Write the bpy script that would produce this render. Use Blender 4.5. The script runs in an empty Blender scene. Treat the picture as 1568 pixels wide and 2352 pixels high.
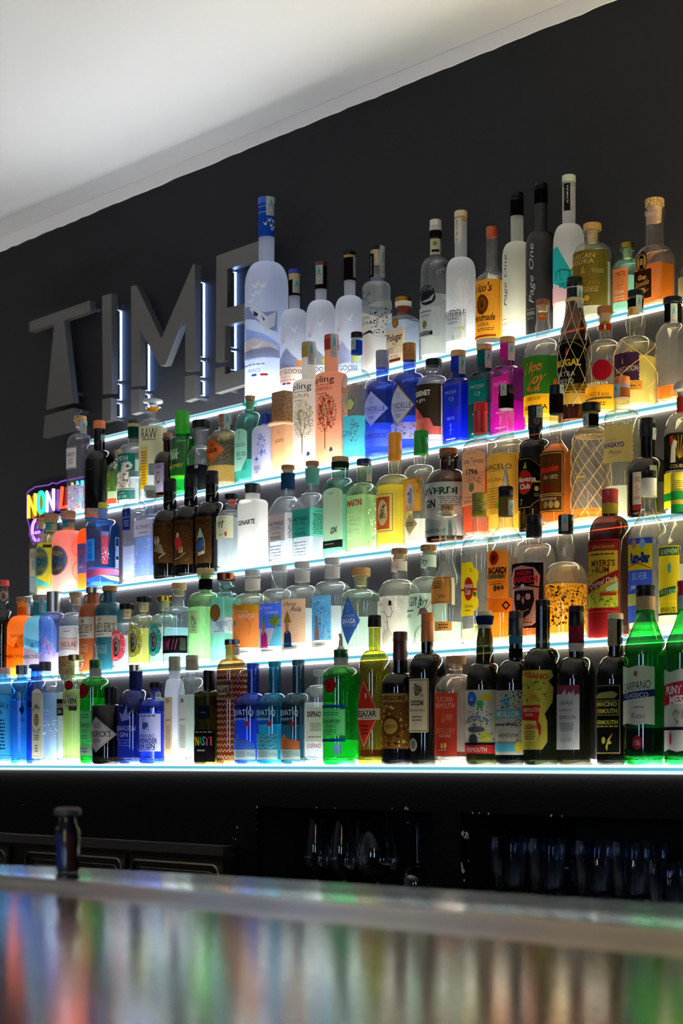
import bpy, bmesh, math, random
from mathutils import Vector, Matrix
PI = math.pi
sc = bpy.context.scene
COL = sc.collection
# ------------------------------------------------------------------ camera
F, CX, HY = 4100.0, 784.0, 1748.0          # focal length in pixels, centre column, horizon row
EYE = 1.222
SA, CA = 0.7456, 0.6663                    # wall turned 48.2 degrees from the view
cam_d = bpy.data.cameras.new('camera'); cam = bpy.data.objects.new('camera', cam_d); COL.objects.link(cam)
cam.location = (0, 0, EYE); cam.rotation_euler = (PI/2, 0, math.atan2(SA, CA))
cam_d.sensor_fit = 'HORIZONTAL'; cam_d.sensor_width = 36; cam_d.lens = F/1568*36
cam_d.shift_y = (HY-1176)/1568
cam_d.clip_start = 0.05
cam_d.dof.use_dof = True; cam_d.dof.focus_distance = 4.0; cam_d.dof.aperture_fstop = 11.0
sc.camera = cam
# ------------------------------------------------------------------ world, exposure, lamps
sc.view_settings.view_transform = 'Standard'; sc.view_settings.look = 'None'
sc.view_settings.exposure = 0.0; sc.view_settings.gamma = 1.0; sc.view_settings.use_curve_mapping = False
w = bpy.data.worlds.new('room_air'); sc.world = w; w.use_nodes = True
w.node_tree.nodes['Background'].inputs[0].default_value = (0.60, 0.62, 0.70, 1)
w.node_tree.nodes['Background'].inputs[1].default_value = 0.05
cy = sc.cycles
cy.use_denoising = True
cy.max_bounces = 14; cy.diffuse_bounces = 3; cy.glossy_bounces = 5; cy.transmission_bounces = 12; cy.transparent_max_bounces = 24
cy.sample_clamp_indirect = 8.0; cy.sample_clamp_direct = 0.0
cy.caustics_reflective = False; cy.caustics_refractive = True
cy.use_adaptive_sampling = True; cy.adaptive_threshold = 0.03
def area(name, loc, rot, sx, sy, power, col):
    l = bpy.data.lights.new(name, 'AREA'); l.shape = 'RECTANGLE'; l.size = sx; l.size_y = sy; l.energy = power; l.color = col
    o = bpy.data.objects.new(name, l); o.location = loc; o.rotation_euler = rot; COL.objects.link(o); return o
area('ceiling_fill', (-6.6, 2.3, 1.7), (PI, 0, 0), 1.6, 1.2, 5, (1.0, 0.965, 0.95))  # both ceiling lamps are added out of view to brighten the ceiling
area('ceiling_fill', (-3.2, 0.3, 1.6), (PI, 0, 0), 4.6, 1.2, 40, (1.0, 0.965, 0.93))
area('room_window', (0.9, -3.6, 1.7), (PI/2, 0, math.radians(14)), 0.55, 1.2, 34, (0.45, 0.62, 1.0))
area('room_window', (-1.6, -4.2, 1.7), (PI/2, 0, math.radians(0)), 0.4, 1.1, 20, (0.45, 0.62, 1.0))
area('glint_lamp', (-0.5, -1.6, 2.25), (math.radians(55), 0, math.radians(30)), 0.12, 0.5, 5, (1.0, 0.72, 0.32))  # unseen warm lamp added for gold glints on the glasses
# ------------------------------------------------------------------ placement
def depth(x, D):
    xr = (x-CX)/F
    return D/(SA*xr+CA)
def at(x, D):
    "world X of picture column x on the plane Y = D"
    xr = (x-CX)/F; d = D/(SA*xr+CA)
    return (CA*xr-SA)*d
def zat(x, y, D):
    return EYE+(HY-y)*depth(x, D)/F
def pt(x, y, D):
    return Vector((at(x, D), D, zat(x, y, D)))
# ------------------------------------------------------------------ materials
def lin(h):
    h = h.lstrip('#'); v = [int(h[i:i+2], 16)/255 for i in (0, 2, 4)]
    return tuple((c/12.92 if c <= 0.04045 else ((c+0.055)/1.055)**2.4) for c in v)+(1,)
MATS = {}
def newmat(key):
    m = bpy.data.materials.new(key); m.use_nodes = True
    nt = m.node_tree; nt.nodes.clear()
    out = nt.nodes.new('ShaderNodeOutputMaterial')
    MATS[key] = m
    return m, nt, out
def nd(nt, typ, **kw):
    n = nt.nodes.new(typ)
    for k, v in kw.items():
        if k.startswith('i_'):
            n.inputs[int(k[2:])].default_value = v
        else: setattr(n, k, v)
    return n
def pr(col, rough=0.5, metal=0.0, bump=0, bscale=200, spec=0.5, aniso=0, vary=0, vscale=8, coat=0):
    key = 'pr%s_%s_%s_%s_%s_%s_%s_%s' % (col, rough, metal, bump, bscale, spec, vary, coat)
    if key in MATS: return MATS[key]
    m, nt, out = newmat(key)
    p = nd(nt, 'ShaderNodeBsdfPrincipled')
    p.inputs['Base Color'].default_value = lin(col); p.inputs['Roughness'].default_value = rough
    p.inputs['Metallic'].default_value = metal; p.inputs['Specular IOR Level'].default_value = spec
    p.inputs['Coat Weight'].default_value = coat
    tc = nd(nt, 'ShaderNodeTexCoord')
    if bump:
        n = nd(nt, 'ShaderNodeTexNoise'); n.inputs['Scale'].default_value = bscale; n.inputs['Detail'].default_value = 4
        b = nd(nt, 'ShaderNodeBump'); b.inputs['Strength'].default_value = bump; b.inputs['Distance'].default_value = 0.002
        nt.links.new(tc.outputs['Object'], n.inputs['Vector']); nt.links.new(n.outputs['Fac'], b.inputs['Height'])
        nt.links.new(b.outputs[0], p.inputs['Normal'])
    if vary:
        n = nd(nt, 'ShaderNodeTexNoise'); n.inputs['Scale'].default_value = vscale; n.inputs['Detail'].default_value = 5
        r = nd(nt, 'ShaderNodeMapRange'); r.inputs['To Min'].default_value = 1-vary; r.inputs['To Max'].default_value = 1+vary
        mx = nd(nt, 'ShaderNodeVectorMath', operation='SCALE'); mx.inputs[0].default_value = lin(col)[:3]
        nt.links.new(tc.outputs['Object'], n.inputs['Vector']); nt.links.new(n.outputs['Fac'], r.inputs['Value'])
        nt.links.new(r.outputs[0], mx.inputs['Scale']); nt.links.new(mx.outputs[0], p.inputs['Base Color'])
    nt.links.new(p.outputs[0], out.inputs[0])
    return m
def emi(col, s):
    key = 'emi%s_%s' % (col, s)
    if key in MATS: return MATS[key]
    m, nt, out = newmat(key)
    e = nd(nt, 'ShaderNodeEmission'); e.inputs[0].default_value = lin(col); e.inputs[1].default_value = s
    nt.links.new(e.outputs[0], out.inputs[0]); return m
def paper(col):
    "printed paper: mostly opaque, lets a little light through"
    if col.endswith('m'): return pr(col[:-1], 0.32, 1.0)
    if col.endswith('g'): return pr(col[:-1], 0.3, 0.0)
    key = 'paper'+col
    if key in MATS: return MATS[key]
    m, nt, out = newmat(key)
    a = nd(nt, 'ShaderNodeBsdfDiffuse'); b = nd(nt, 'ShaderNodeBsdfTranslucent'); x = nd(nt, 'ShaderNodeMixShader'); x.inputs[0].default_value = 0.30
    a.inputs[0].default_value = lin(col); b.inputs[0].default_value = lin(col)
    nt.links.new(a.outputs[0], x.inputs[1]); nt.links.new(b.outputs[0], x.inputs[2]); nt.links.new(x.outputs[0], out.inputs[0])
    return m
def facing(nt, power, mul, add):
    l = nd(nt, 'ShaderNodeLayerWeight'); l.inputs[0].default_value = 0.5
    p = nd(nt, 'ShaderNodeMath', operation='POWER'); p.inputs[1].default_value = power
    q = nd(nt, 'ShaderNodeMath', operation='MULTIPLY_ADD'); q.inputs[1].default_value = mul; q.inputs[2].default_value = add
    nt.links.new(l.outputs['Facing'], p.inputs[0]); nt.links.new(p.outputs[0], q.inputs[0]); return q.outputs[0]
def glass(col, dens=1.0, bump=0, bscale=60, haze=0.06, gl=0.75, gp=4.0):
    "thin walled glass: clear or tinted in the mass, Fresnel gloss"
    key = 'glass%s_%s_%s_%s_%s' % (col, dens, bump, bscale, haze)+str(gl)
    if key in MATS: return MATS[key]
    m, nt, out = newmat(key)
    c = lin(col)
    t = nd(nt, 'ShaderNodeBsdfTransparent'); g = nd(nt, 'ShaderNodeBsdfGlossy'); x = nd(nt, 'ShaderNodeMixShader')
    mx = nd(nt, 'ShaderNodeMixRGB'); mx.inputs[1].default_value = tuple(v**dens for v in c[:3])+(1,)
    mx.inputs[2].default_value = tuple((v**(dens*2.2))*0.55 for v in c[:3])+(1,)
    nt.links.new(facing(nt, 2.6, 1.0, 0.0), mx.inputs[0]); nt.links.new(mx.outputs[0], t.inputs[0])
    g.inputs[0].default_value = (1, 1, 1, 1); g.inputs['Roughness'].default_value = 0.04
    if bump:
        tc = nd(nt, 'ShaderNodeTexCoord'); n = nd(nt, 'ShaderNodeTexNoise'); n.inputs['Scale'].default_value = bscale
        b = nd(nt, 'ShaderNodeBump'); b.inputs['Strength'].default_value = bump; b.inputs['Distance'].default_value = 0.004
        nt.links.new(tc.outputs['Object'], n.inputs['Vector']); nt.links.new(n.outputs['Fac'], b.inputs['Height']); nt.links.new(b.outputs[0], g.inputs['Normal'])
    nt.links.new(facing(nt, gp, gl, 0.045), x.inputs[0])
    h = nd(nt, 'ShaderNodeMixShader'); h.inputs[0].default_value = haze       # light scattered inside the glass
    tr = nd(nt, 'ShaderNodeBsdfTranslucent'); tr.inputs[0].default_value = tuple(v**min(1.0, dens) for v in c[:3])+(1,)
    nt.links.new(t.outputs[0], h.inputs[1]); nt.links.new(tr.outputs[0], h.inputs[2])
    nt.links.new(h.outputs[0], x.inputs[1]); nt.links.new(g.outputs[0], x.inputs[2]); nt.links.new(x.outputs[0], out.inputs[0])
    return m
def solidglass(col, ior=1.33, rough=0.0):
    key = 'solid%s_%s_%s' % (col, ior, rough)
    if key in MATS: return MATS[key]
    m, nt, out = newmat(key)
    g = nd(nt, 'ShaderNodeBsdfGlass'); g.inputs[0].default_value = lin(col); g.inputs['IOR'].default_value = ior; g.inputs['Roughness'].default_value = rough
    nt.links.new(g.outputs[0], out.inputs[0]); return m
def drink(col, haze=0.3, gain=1.0):
    "liquid: refracts like water and scatters a little of the light from below"
    key = 'drink%s_%s' % (col, haze)
    if key in MATS: return MATS[key]
    m, nt, out = newmat(key); c = lin(col)
    g = nd(nt, 'ShaderNodeBsdfGlass'); g.inputs[0].default_value = tuple(v**0.6 for v in c[:3])+(1,); g.inputs['IOR'].default_value = 1.33; g.inputs['Roughness'].default_value = 0.0
    t = nd(nt, 'ShaderNodeBsdfTranslucent'); t.inputs[0].default_value = tuple(v**0.8 for v in c[:3])+(1,)
    x = nd(nt, 'ShaderNodeMixShader'); x.inputs[0].default_value = haze
    nt.links.new(g.outputs[0], x.inputs[1]); nt.links.new(t.outputs[0], x.inputs[2]); nt.links.new(x.outputs[0], out.inputs[0]); return m
def frost(col, see=0.18, op=0.3):
    "acid-etched glass: scatters the light that comes up through the base"
    key = 'frost%s_%s_%s' % (col, see, op)
    if key in MATS: return MATS[key]
    m, nt, out = newmat(key)
    a = nd(nt, 'ShaderNodeBsdfTranslucent'); b = nd(nt, 'ShaderNodeBsdfDiffuse'); t = nd(nt, 'ShaderNodeBsdfTransparent'); g = nd(nt, 'ShaderNodeBsdfGlossy')
    a.inputs[0].default_value = lin(col); b.inputs[0].default_value = lin(col); t.inputs[0].default_value = lin(col)
    g.inputs['Roughness'].default_value = 0.45
    x1 = nd(nt, 'ShaderNodeMixShader'); x1.inputs[0].default_value = op
    x2 = nd(nt, 'ShaderNodeMixShader'); x2.inputs[0].default_value = see
    x3 = nd(nt, 'ShaderNodeMixShader'); nt.links.new(facing(nt, 4, 0.3, 0.03), x3.inputs[0])
    nt.links.new(a.outputs[0], x1.inputs[1]); nt.links.new(b.outputs[0], x1.inputs[2])
    nt.links.new(x1.outputs[0], x2.inputs[1]); nt.links.new(t.outputs[0], x2.inputs[2])
    nt.links.new(x2.outputs[0], x3.inputs[1]); nt.links.new(g.outputs[0], x3.inputs[2]); nt.links.new(x3.outputs[0], out.inputs[0])
    return m
def wood(col, kind='wood'):
    key = kind+col
    if key in MATS: return MATS[key]
    m, nt, out = newmat(key)
    p = nd(nt, 'ShaderNodeBsdfPrincipled'); p.inputs['Roughness'].default_value = 0.6
    tc = nd(nt, 'ShaderNodeTexCoord'); n = nd(nt, 'ShaderNodeTexNoise'); n.inputs['Scale'].default_value = 220 if kind == 'cork' else 90
    n.inputs['Detail'].default_value = 6
    mp = nd(nt, 'ShaderNodeMapping'); mp.inputs['Scale'].default_value = (1, 1, 1) if kind == 'cork' else (1, 1, 4)
    r = nd(nt, 'ShaderNodeValToRGB'); c = lin(col)
    r.color_ramp.elements[0].position = 0.34; r.color_ramp.elements[1].position = 0.6
    k = 0.25 if kind == 'cork' else 0.72
    r.color_ramp.elements[0].color = tuple(v*k for v in c[:3])+(1,); r.color_ramp.elements[1].color = c
    nt.links.new(tc.outputs['Object'], mp.inputs[0]); nt.links.new(mp.outputs[0], n.inputs['Vector']); nt.links.new(n.outputs['Fac'], r.inputs[0])
    nt.links.new(r.outputs[0], p.inputs['Base Color']); nt.links.new(p.outputs[0], out.inputs[0]); return m
# ------------------------------------------------------------------ mesh helpers
def mesh(name, verts, faces, mats, parent=None, idx=None, smooth=True, ang=38):
    me = bpy.data.meshes.new(name); me.from_pydata([tuple(v) for v in verts], [], faces)
    for m in (mats if isinstance(mats, (list, tuple)) else [mats]): me.materials.append(m)
    if idx: me.polygons.foreach_set('material_index', idx)
    if smooth:
        me.polygons.foreach_set('use_smooth', [True]*len(me.polygons))
        try: me.set_sharp_from_angle(angle=math.radians(ang))
        except Exception: pass
    me.update()
    o = bpy.data.objects.new(name, me); COL.objects.link(o)
    if parent: o.parent = parent
    return o
def thing(name, label, cat, loc=(0, 0, 0), group=None, rz=0):
    o = bpy.data.objects.new(name, None); COL.objects.link(o); o.location = loc; o.rotation_euler = (0, 0, rz)
    o.empty_display_size = 0.05
    o['label'] = label; o['category'] = cat
    if group: o['group'] = group
    return o
def tag(o, label=None, cat=None, group=None, kind=None):
    if label: o['label'] = label
    if cat: o['category'] = cat
    if group: o['group'] = group
    if kind: o['kind'] = kind
    return o
class G:
    "collects geometry for one mesh"
    def __init__(s): s.v = []; s.f = []; s.i = []
    def add(s, v, f, i=0):
        b = len(s.v); s.v += [Vector(p) for p in v]; s.f += [tuple(b+k for k in q) for q in f]; s.i += [i]*len(f)
    def box(s, x0, y0, z0, x1, y1, z1, i=0):
        v = [(x0, y0, z0), (x1, y0, z0), (x1, y1, z0), (x0, y1, z0), (x0, y0, z1), (x1, y0, z1), (x1, y1, z1), (x0, y1, z1)]
        s.add(v, [(0, 3, 2, 1), (4, 5, 6, 7), (0, 1, 5, 4), (1, 2, 6, 5), (2, 3, 7, 6), (3, 0, 4, 7)], i)
    def lathe(s, prof, n=32, c=(0, 0), i=0, sec=None, close=True):
        "prof: list of (r, z); sec(theta, r, z) -> radius"
        b = len(s.v)
        for r, z in prof:
            for k in range(n):
                t = 2*PI*k/n; q = sec(t, r, z) if sec else r
                s.v.append(Vector((c[0]+q*math.sin(t), c[1]-q*math.cos(t), z)))
        for j in range(len(prof)-1):
            for k in range(n):
                a = b+j*n+k; d = b+j*n+(k+1) % n
                s.f.append((a, d, d+n, a+n)); s.i.append(i)
        if close:
            if prof[0][0] > 1e-6: s.f.append(tuple(b+k for k in range(n))[::-1]); s.i.append(i)
            if prof[-1][0] > 1e-6: s.f.append(tuple(b+(len(prof)-1)*n+k for k in range(n))); s.i.append(i)
    def tube(s, pts, r, n=8, i=0, closed=False):
        pts = [Vector(p) for p in pts]; b = len(s.v); m = len(pts)
        up = None
        for j, p in enumerate(pts):
            if closed: t = pts[(j+1) % m]-pts[j-1]
            else: t = pts[min(j+1, m-1)]-pts[max(j-1, 0)]
            t.normalize()
            ref = Vector((0, 0, 1)) if abs(t.z) < 0.9 else Vector((0, 1, 0))
            if up is None: up = (ref-t*ref.dot(t)).normalized()
            else:
                up = up-t*up.dot(t)
                up = up.normalized() if up.length > 1e-5 else (ref-t*ref.dot(t)).normalized()
            sd = t.cross(up)
            for k in range(n):
                a = 2*PI*k/n; s.v.append(p+up*(r*math.cos(a))+sd*(r*math.sin(a)))
        for j in range(m if closed else m-1):
            for k in range(n):
                a = b+j*n+k; d = b+j*n+(k+1) % n; e = b+((j+1) % m)*n+(k+1) % n; f = b+((j+1) % m)*n+k
                s.f.append((a, d, e, f)); s.i.append(i)
        if not closed:
            s.f.append(tuple(b+k for k in range(n))[::-1]); s.i.append(i)
            s.f.append(tuple(b+(m-1)*n+k for k in range(n))); s.i.append(i)
    def prism(s, poly, fn, i=0):
        "poly: 2-D outline; fn(p, k) -> 3-D point, k=0 front, k=1 back"
        n = len(poly); bm = bmesh.new(); vs = [bm.verts.new((p[0], p[1], 0)) for p in poly]; fc = bm.faces.new(vs)
        r = bmesh.ops.triangulate(bm, faces=[fc]); bm.verts.index_update()
        tri = [tuple(v.index for v in f.verts) for f in bm.faces]; bm.free()
        b = len(s.v)
        s.v += [Vector(fn(p, 0)) for p in poly]+[Vector(fn(p, 1)) for p in poly]
        for t in tri: s.f.append(tuple(b+k for k in t)); s.f.append(tuple(b+n+k for k in t[::-1])); s.i += [i, i]
        for k in range(n): s.f.append((b+k, b+(k+1) % n, b+n+(k+1) % n, b+n+k)); s.i.append(i)
    def out(s, name, mats, parent=None, smooth=True, ang=38, fix=False):
        o = mesh(name, s.v, s.f, mats, parent, s.i, smooth, ang)
        if fix:
            bm = bmesh.new(); bm.from_mesh(o.data); bmesh.ops.recalc_face_normals(bm, faces=bm.faces); bm.to_mesh(o.data); bm.free()
        return o
# ------------------------------------------------------------------ lettering
_tc = {}
_fc = bpy.data.curves.new('lettering', 'FONT'); _fo = bpy.data.objects.new('lettering', _fc); _fc.resolution_u = 2
def glyphs(txt, shear=0.0, bold=0.0):
    "unit-height lettering: verts (x from 0, y 0..1), faces, width"
    k = (txt, shear, bold)
    if k in _tc: return _tc[k]
    _fc.body = txt; _fc.shear = shear; _fc.offset = bold
    me = _fo.to_mesh()
    vs = [(v.co.x, v.co.y) for v in me.vertices]; fs = [tuple(p.vertices) for p in me.polygons]
    _fo.to_mesh_clear()
    if not vs: _tc[k] = ([], [], 1); return _tc[k]
    x0 = min(v[0] for v in vs); x1 = max(v[0] for v in vs); H = 0.73
    vs = [((x-x0)/H, y/H) for x, y in vs]
    _tc[k] = (vs, fs, (x1-x0)/H); return _tc[k]
# ------------------------------------------------------------------ label drawing (a: -1..1 across, v: 0..1 upward)
def R(a0, v0, a1, v1, c): return ('p', [(a0, v0), (a1, v0), (a1, v1), (a0, v1)], c)
def P(pts, c): return ('p', pts, c)
def E(a, v, ra, rv, c, n=22): return ('p', [(a+ra*math.cos(2*PI*k/n), v+rv*math.sin(2*PI*k/n)) for k in range(n)], c)
def T(a, v, h, txt, c, w=None, sh=0.0, b=0.0, rot=0, arc=0, sl=0): return ('t', a, v, h, txt, c, w, sh, b, rot, arc, sl)
def S(a0, v0, a1, v1, n, c, seed=1):
    rnd = random.Random(seed); o = []
    for k in range(n):
        v = v1-(v1-v0)*(k+0.5)/n; hh = (v1-v0)/n*0.22; a = a0+rnd.random()*0.1*(a1-a0)
        while a < a1:
            l = (a1-a0)*(0.08+0.16*rnd.random()); e = min(a+l, a1)
            o.append(('q', [(a, v-hh), (e, v-hh), (e, v+hh), (a, v+hh)], c)); a = e+(a1-a0)*0.04
    return ('m', o)
def Z(a0, v0, a1, v1, n, c, sa=0.06, sv=0.03, seed=1):
    rnd = random.Random(seed); o = []
    for k in range(n):
        a = a0+(a1-a0)*rnd.random(); v = v0+(v1-v0)*rnd.random(); t = rnd.random()*PI; u = 0.3+0.7*rnd.random()
        cc = c if isinstance(c, str) else rnd.choice(c); m = rnd.choice((3, 4, 5))
        o.append(('q', [(a+u*sa*math.cos(t+2*PI*j/m)*(1, .45)[j % 2], v+u*sv*math.sin(t+2*PI*j/m)*(1, .6)[(j+1) % 2]) for j in range(m)], cc))
    return ('m', o)
def L(pts, wd, c):
    return ('l', pts, wd, c)
def FR(a0, v0, a1, v1, wd, c):
    return ('m', [('l', [(a0, v0), (a1, v0), (a1, v1), (a0, v1), (a0, v0)], wd, c)])
def TREE(a, v, h, wd, c, leaf, n=150, seed=3, fruit=None):
    rnd = random.Random(seed); o = []
    def br(x, y, an, l, d, t):
        x1 = x+math.cos(an)*l*wd; y1 = y+math.sin(an)*l*h; o.append(('l', [(x, y), (x1, y1)], t, c))
        if d:
            for q in (-0.5, 0.5, 0.08): br(x1, y1, an+q+rnd.uniform(-.25, .25), l*0.72, d-1, t*0.62)
    br(a, v, PI/2, 0.3, 4, 2.2)
    for k in range(n):
        t = rnd.random()*2*PI; r = math.sqrt(rnd.random()); x = a+wd*0.62*r*math.cos(t); y = v+h*(0.66+0.36*r*math.sin(t))
        s = 0.03
        o.append(('q', [(x-s*wd, y), (x+s*wd*.3, y-s*h*0.35), (x+s*wd, y), (x-s*wd*.3, y+s*h*0.35)], rnd.choice(leaf)))
    if fruit:
        for k in range(6):
            t = k*1.05; o.append(('p', [(a+wd*0.34*math.cos(t*1.7)+wd*0.09*math.cos(2*PI*j/8), v+h*(0.66+0.25*math.sin(t*1.7)+0.045*math.sin(2*PI*j/8))) for j in range(8)], fruit))
    return ('m', o)
class Lab:
    def __init__(s, xr, y0, y1, bg=None, ops=(), xl=None, shape='r', name=None, turn=0, zone=None):
        s.xr, s.y0, s.y1, s.bg, s.ops, s.xl, s.shape, s.name, s.turn, s.zone = xr, y0, y1, bg, list(ops), xl, shape, name, turn, zone
def SEAL(xl, xr, y0, y1):
    return Lab(xr, y0, y1, '#a9b8b0', [P([(-.5, .45), (0, .9), (.5, .45), (.25, .45), (0, .68), (-.25, .45)], '#3f8f99'), E(0, .26, .5, .14, '#c98f88'), E(0, .26, .28, .08, '#b9c4bb')], xl=xl, name='tax_seal', zone='n')
SHAPES = {
 'r': [(-1, 0), (1, 0), (1, 1), (-1, 1)],
 'e': [(math.cos(2*PI*k/30), .5+.5*math.sin(2*PI*k/30)) for k in range(30)],
 'd': [(-1, .5), (0, 0), (1, .5), (0, 1)],
 'a': [(-1, 0), (1, 0), (1, .9)]+[(math.cos(PI*k/10), .9+.1*math.sin(PI*k/10)) for k in range(1, 10)]+[(-1, .9)],
 'o': [(-1, .03), (-.94, 0), (.94, 0), (1, .03), (1, .97), (.94, 1), (-.94, 1), (-1, .97)],
 's': [((1 if k % 2 else .94)*math.cos(2*PI*k/56), .5+.5*(1 if k % 2 else .94)*math.sin(2*PI*k/56)) for k in range(56)],
 'w': [(-1, 0), (-.4, .03), (.1, 0), (.5, .02), (1, 0), (1, .97), (.3, 1), (-.3, .96), (-1, 1)],
 'z': [(-1, 0)]+[(-1+k/12, (0.0 if k % 2 else .02)) for k in range(1, 24)]+[(1, 0)]+[((.95 if k % 2 else 1), k/16) for k in range(1, 16)]+[(1, 1)]+[(1-k/12, (1.0 if k % 2 else .98)) for k in range(1, 24)]+[(-1, 1)],
 'h': [(-1, 0), (.45, 0), (.62, .08), (1, .16), (1, .3), (.86, .36), (.86, .6), (1, .68), (1, .82), (.6, .9), (.4, 1), (-1, 1)],
 'c': [(-1, 0), (.5, 0), (.72, .1), (.72, .35), (.6, .45), (.95, .6), (1, .78), (.75, .86), (1, .92), (.9, 1), (0, 1), (-1, 1)],
}
# ------------------------------------------------------------------ the bottle builder
D1, STEP = 2.55, 0.118
ZS = [0, 1.212, 1.458, 1.703, 1.948, 2.192]
def DK(k): return D1+STEP*(k-1)
SHELFN = {1: 'bottom', 2: 'second', 3: 'middle', 4: 'fourth', 5: 'top'}
NB = [0]
def _bottle(row, xc, w, ys, wn, gl, cap, label, labs=(), liq=None, box=0, rot=0, sh='r', back=0.0, name='spirit_bottle',
           wc=None, neck=None, bands=(), rib=None, pour=False, lip=None, net=None, base=True, n=None, plug=None, sn=7, group=None, ring=None, handle=False, ws=1.0):
    NB[0] += 1
    w = w*ws
    D = DK(row)+0.056+back
    d = depth(xc, D); s = d/F; X = at(xc, D); Z0 = ZS[row]+0.0006
    zz = lambda y: EYE+(HY-y)*s-Z0
    phi = math.atan2(-X, D)                       # direction of the camera, from the wall normal
    rr = math.radians(rot)
    if box:
        c, q = abs(math.cos(phi-rr)), abs(math.sin(phi-rr)); ha = w/2*s/(c+box*q)*1.03; hb = ha*box
    else: ha = hb = w/2*s
    RR = ha; rn = wn/2*s
    yt, yc, yn, yh = ys
    ztop, zc, zn, zh = zz(yt), zz(yc), zz(yn), zz(yh)
    def rho(t):
        if not box: return 1.0
        return (abs(math.sin(t)/1.0)**sn+abs(math.cos(t)*ha/hb)**sn)**(-1/sn)
    prof = [(RR*0.80, 0.0), (RR*0.95, 0.0012), (RR*0.995, 0.005), (RR, 0.010)]
    nz = 1 if not rib else 40
    for k in range(1, nz+1): prof.append((RR, 0.010+(zh-0.010)*k/nz))
    if sh == 'r':
        for k in range(1, 10):
            t = k/9*PI/2; prof.append((rn+(RR-rn)*math.cos(t)**0.85, zh+(zn-zh)*math.sin(t)))
    elif sh == 'f':
        for k in range(1, 9):
            t = k/8*PI/2; prof.append((rn+(RR-rn)*(math.cos(t)**0.45), zh+(zn-zh)*math.sin(t)**1.6))
    elif sh == 'l':
        for k in range(1, 7): prof.append((rn+(RR-rn)*(1-k/6), zh+(zn-zh)*k/6))
    else:
        for k in range(1, 13):
            t = k/12; prof.append((rn+(RR-rn)*(0.5+0.5*math.cos(PI*t)), zh+(zn-zh)*t))
    if neck:
        for (y, ww) in neck: prof.append((ww/2*s, zz(y)))
    zl = zc
    if lip:
        prof += [(rn, zl-0.010), (rn+lip*s, zl-0.0085), (rn+lip*s, zl-0.001), (rn+lip*s*0.7, zl)]
    else: prof += [(rn, zl-0.0005)]
    prof.sort(key=lambda p: 0) # order kept
    wcm = (wc or wn+2)/2*s
    def rz(z):
        if z > zc-0.0005: return max(wcm, 0)
        for (r0, z0), (r1, z1) in zip(prof, prof[1:]):
            if z0 <= z <= z1 and z1 > z0: return r0+(r1-r0)*(z-z0)/(z1-z0)
        return prof[-1][0]
    def sec(t, r, z, z_only=False):
        q = 0.0 if z <= zh else min(1.0, (z-zh)/max(1e-4, (zn-zh)))
        q = q*q*(3-2*q)
        v = r*(rho(t)*(1-q)+q) if box else r
        if rib and 0.012 < z < zh+0.3*(zn-zh):
            kind, N, amp = rib[:3]
            if kind == 'v': v -= amp*(0.5+0.5*math.cos(N*t))
            elif kind == 's': v -= amp*(0.5+0.5*math.cos(N*t+z*rib[3]))
            elif kind == 'd': v -= amp*(abs(math.sin(N*t/2+z*rib[3]))+abs(math.sin(N*t/2-z*rib[3])))*0.5
            elif kind == 'h': v -= amp*(0.5+0.5*math.cos(z*rib[3]))
        return v
    nseg = n or (96 if rib else (48 if box else 40))
    lab_ = label
    root = thing(name, lab_, 'bottle', (X, D, Z0), group or ('liquor bottles on the %s shelf' % SHELFN[row]), rr)
    kind, col = gl[0], gl[1]
    if kind == 'c': m = glass(col if col else '#f4f8f6', (gl[2] if len(gl) > 2 else 1.0)*0.6, haze=0.05)
    elif kind == 'f': m = frost(col, *(gl[2:] or ()))
    elif kind == 'o': m = pr(col, gl[2] if len(gl) > 2 else 0.35, 0)
    mats = [m, glass('#eef6f4', 0.8, haze=0.12, gl=1.0, gp=2.0)]
    g = G()
    if rot: secr = lambda t, r, z: sec(t, r, z)
    g.lathe(prof, nseg, sec=sec, close=False)
    if kind != 'c':
        g.f.append(tuple(range(nseg))[::-1]); g.i.append(0)
    elif base:      # the thick glass foot
        kk = RR*0.97
        g.lathe([(kk*0.3, 0.0012), (kk*0.90, 0.0016), (kk*0.98, 0.006), (kk*0.98, 0.011), (kk*0.7, 0.0085), (kk*0.3, 0.013), (kk*0.05, 0.015)], 32, i=1, sec=(lambda t, r, z: r*rho(t)) if box else None)
    g.out('body', mats, root, ang=50 if not rib else 180)
    if liq:
        zq = zz(liq[0]); li = 0.93
        lp = [(RR*li*0.86, 0.014), (RR*li, 0.019)]
        for (r, z) in prof:
            if 0.02 < z < zq-0.0006: lp.append((max(r-RR*(1-li), r*0.8), z))
        lp.append((max(rz(zq)-RR*(1-li), rz(zq)*0.8), zq-0.0003)); lp.append((max(rz(zq)-RR*(1-li), rz(zq)*0.8)*0.98, zq))
        gg = G(); gg.lathe(lp, nseg, sec=(lambda t, r, z: sec(t, r, z)) if box else None)
        for q_, f_ in enumerate(gg.f):
            if all(gg.v[i_].z < 0.0195 for i_ in f_): gg.i[q_] = 1
        gg.out('liquid', [drink(liq[1], 0.36), glass('#ffffff', 1.0, haze=0.0)], root, ang=50)
    # closure
    ck, cc = cap
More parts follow.
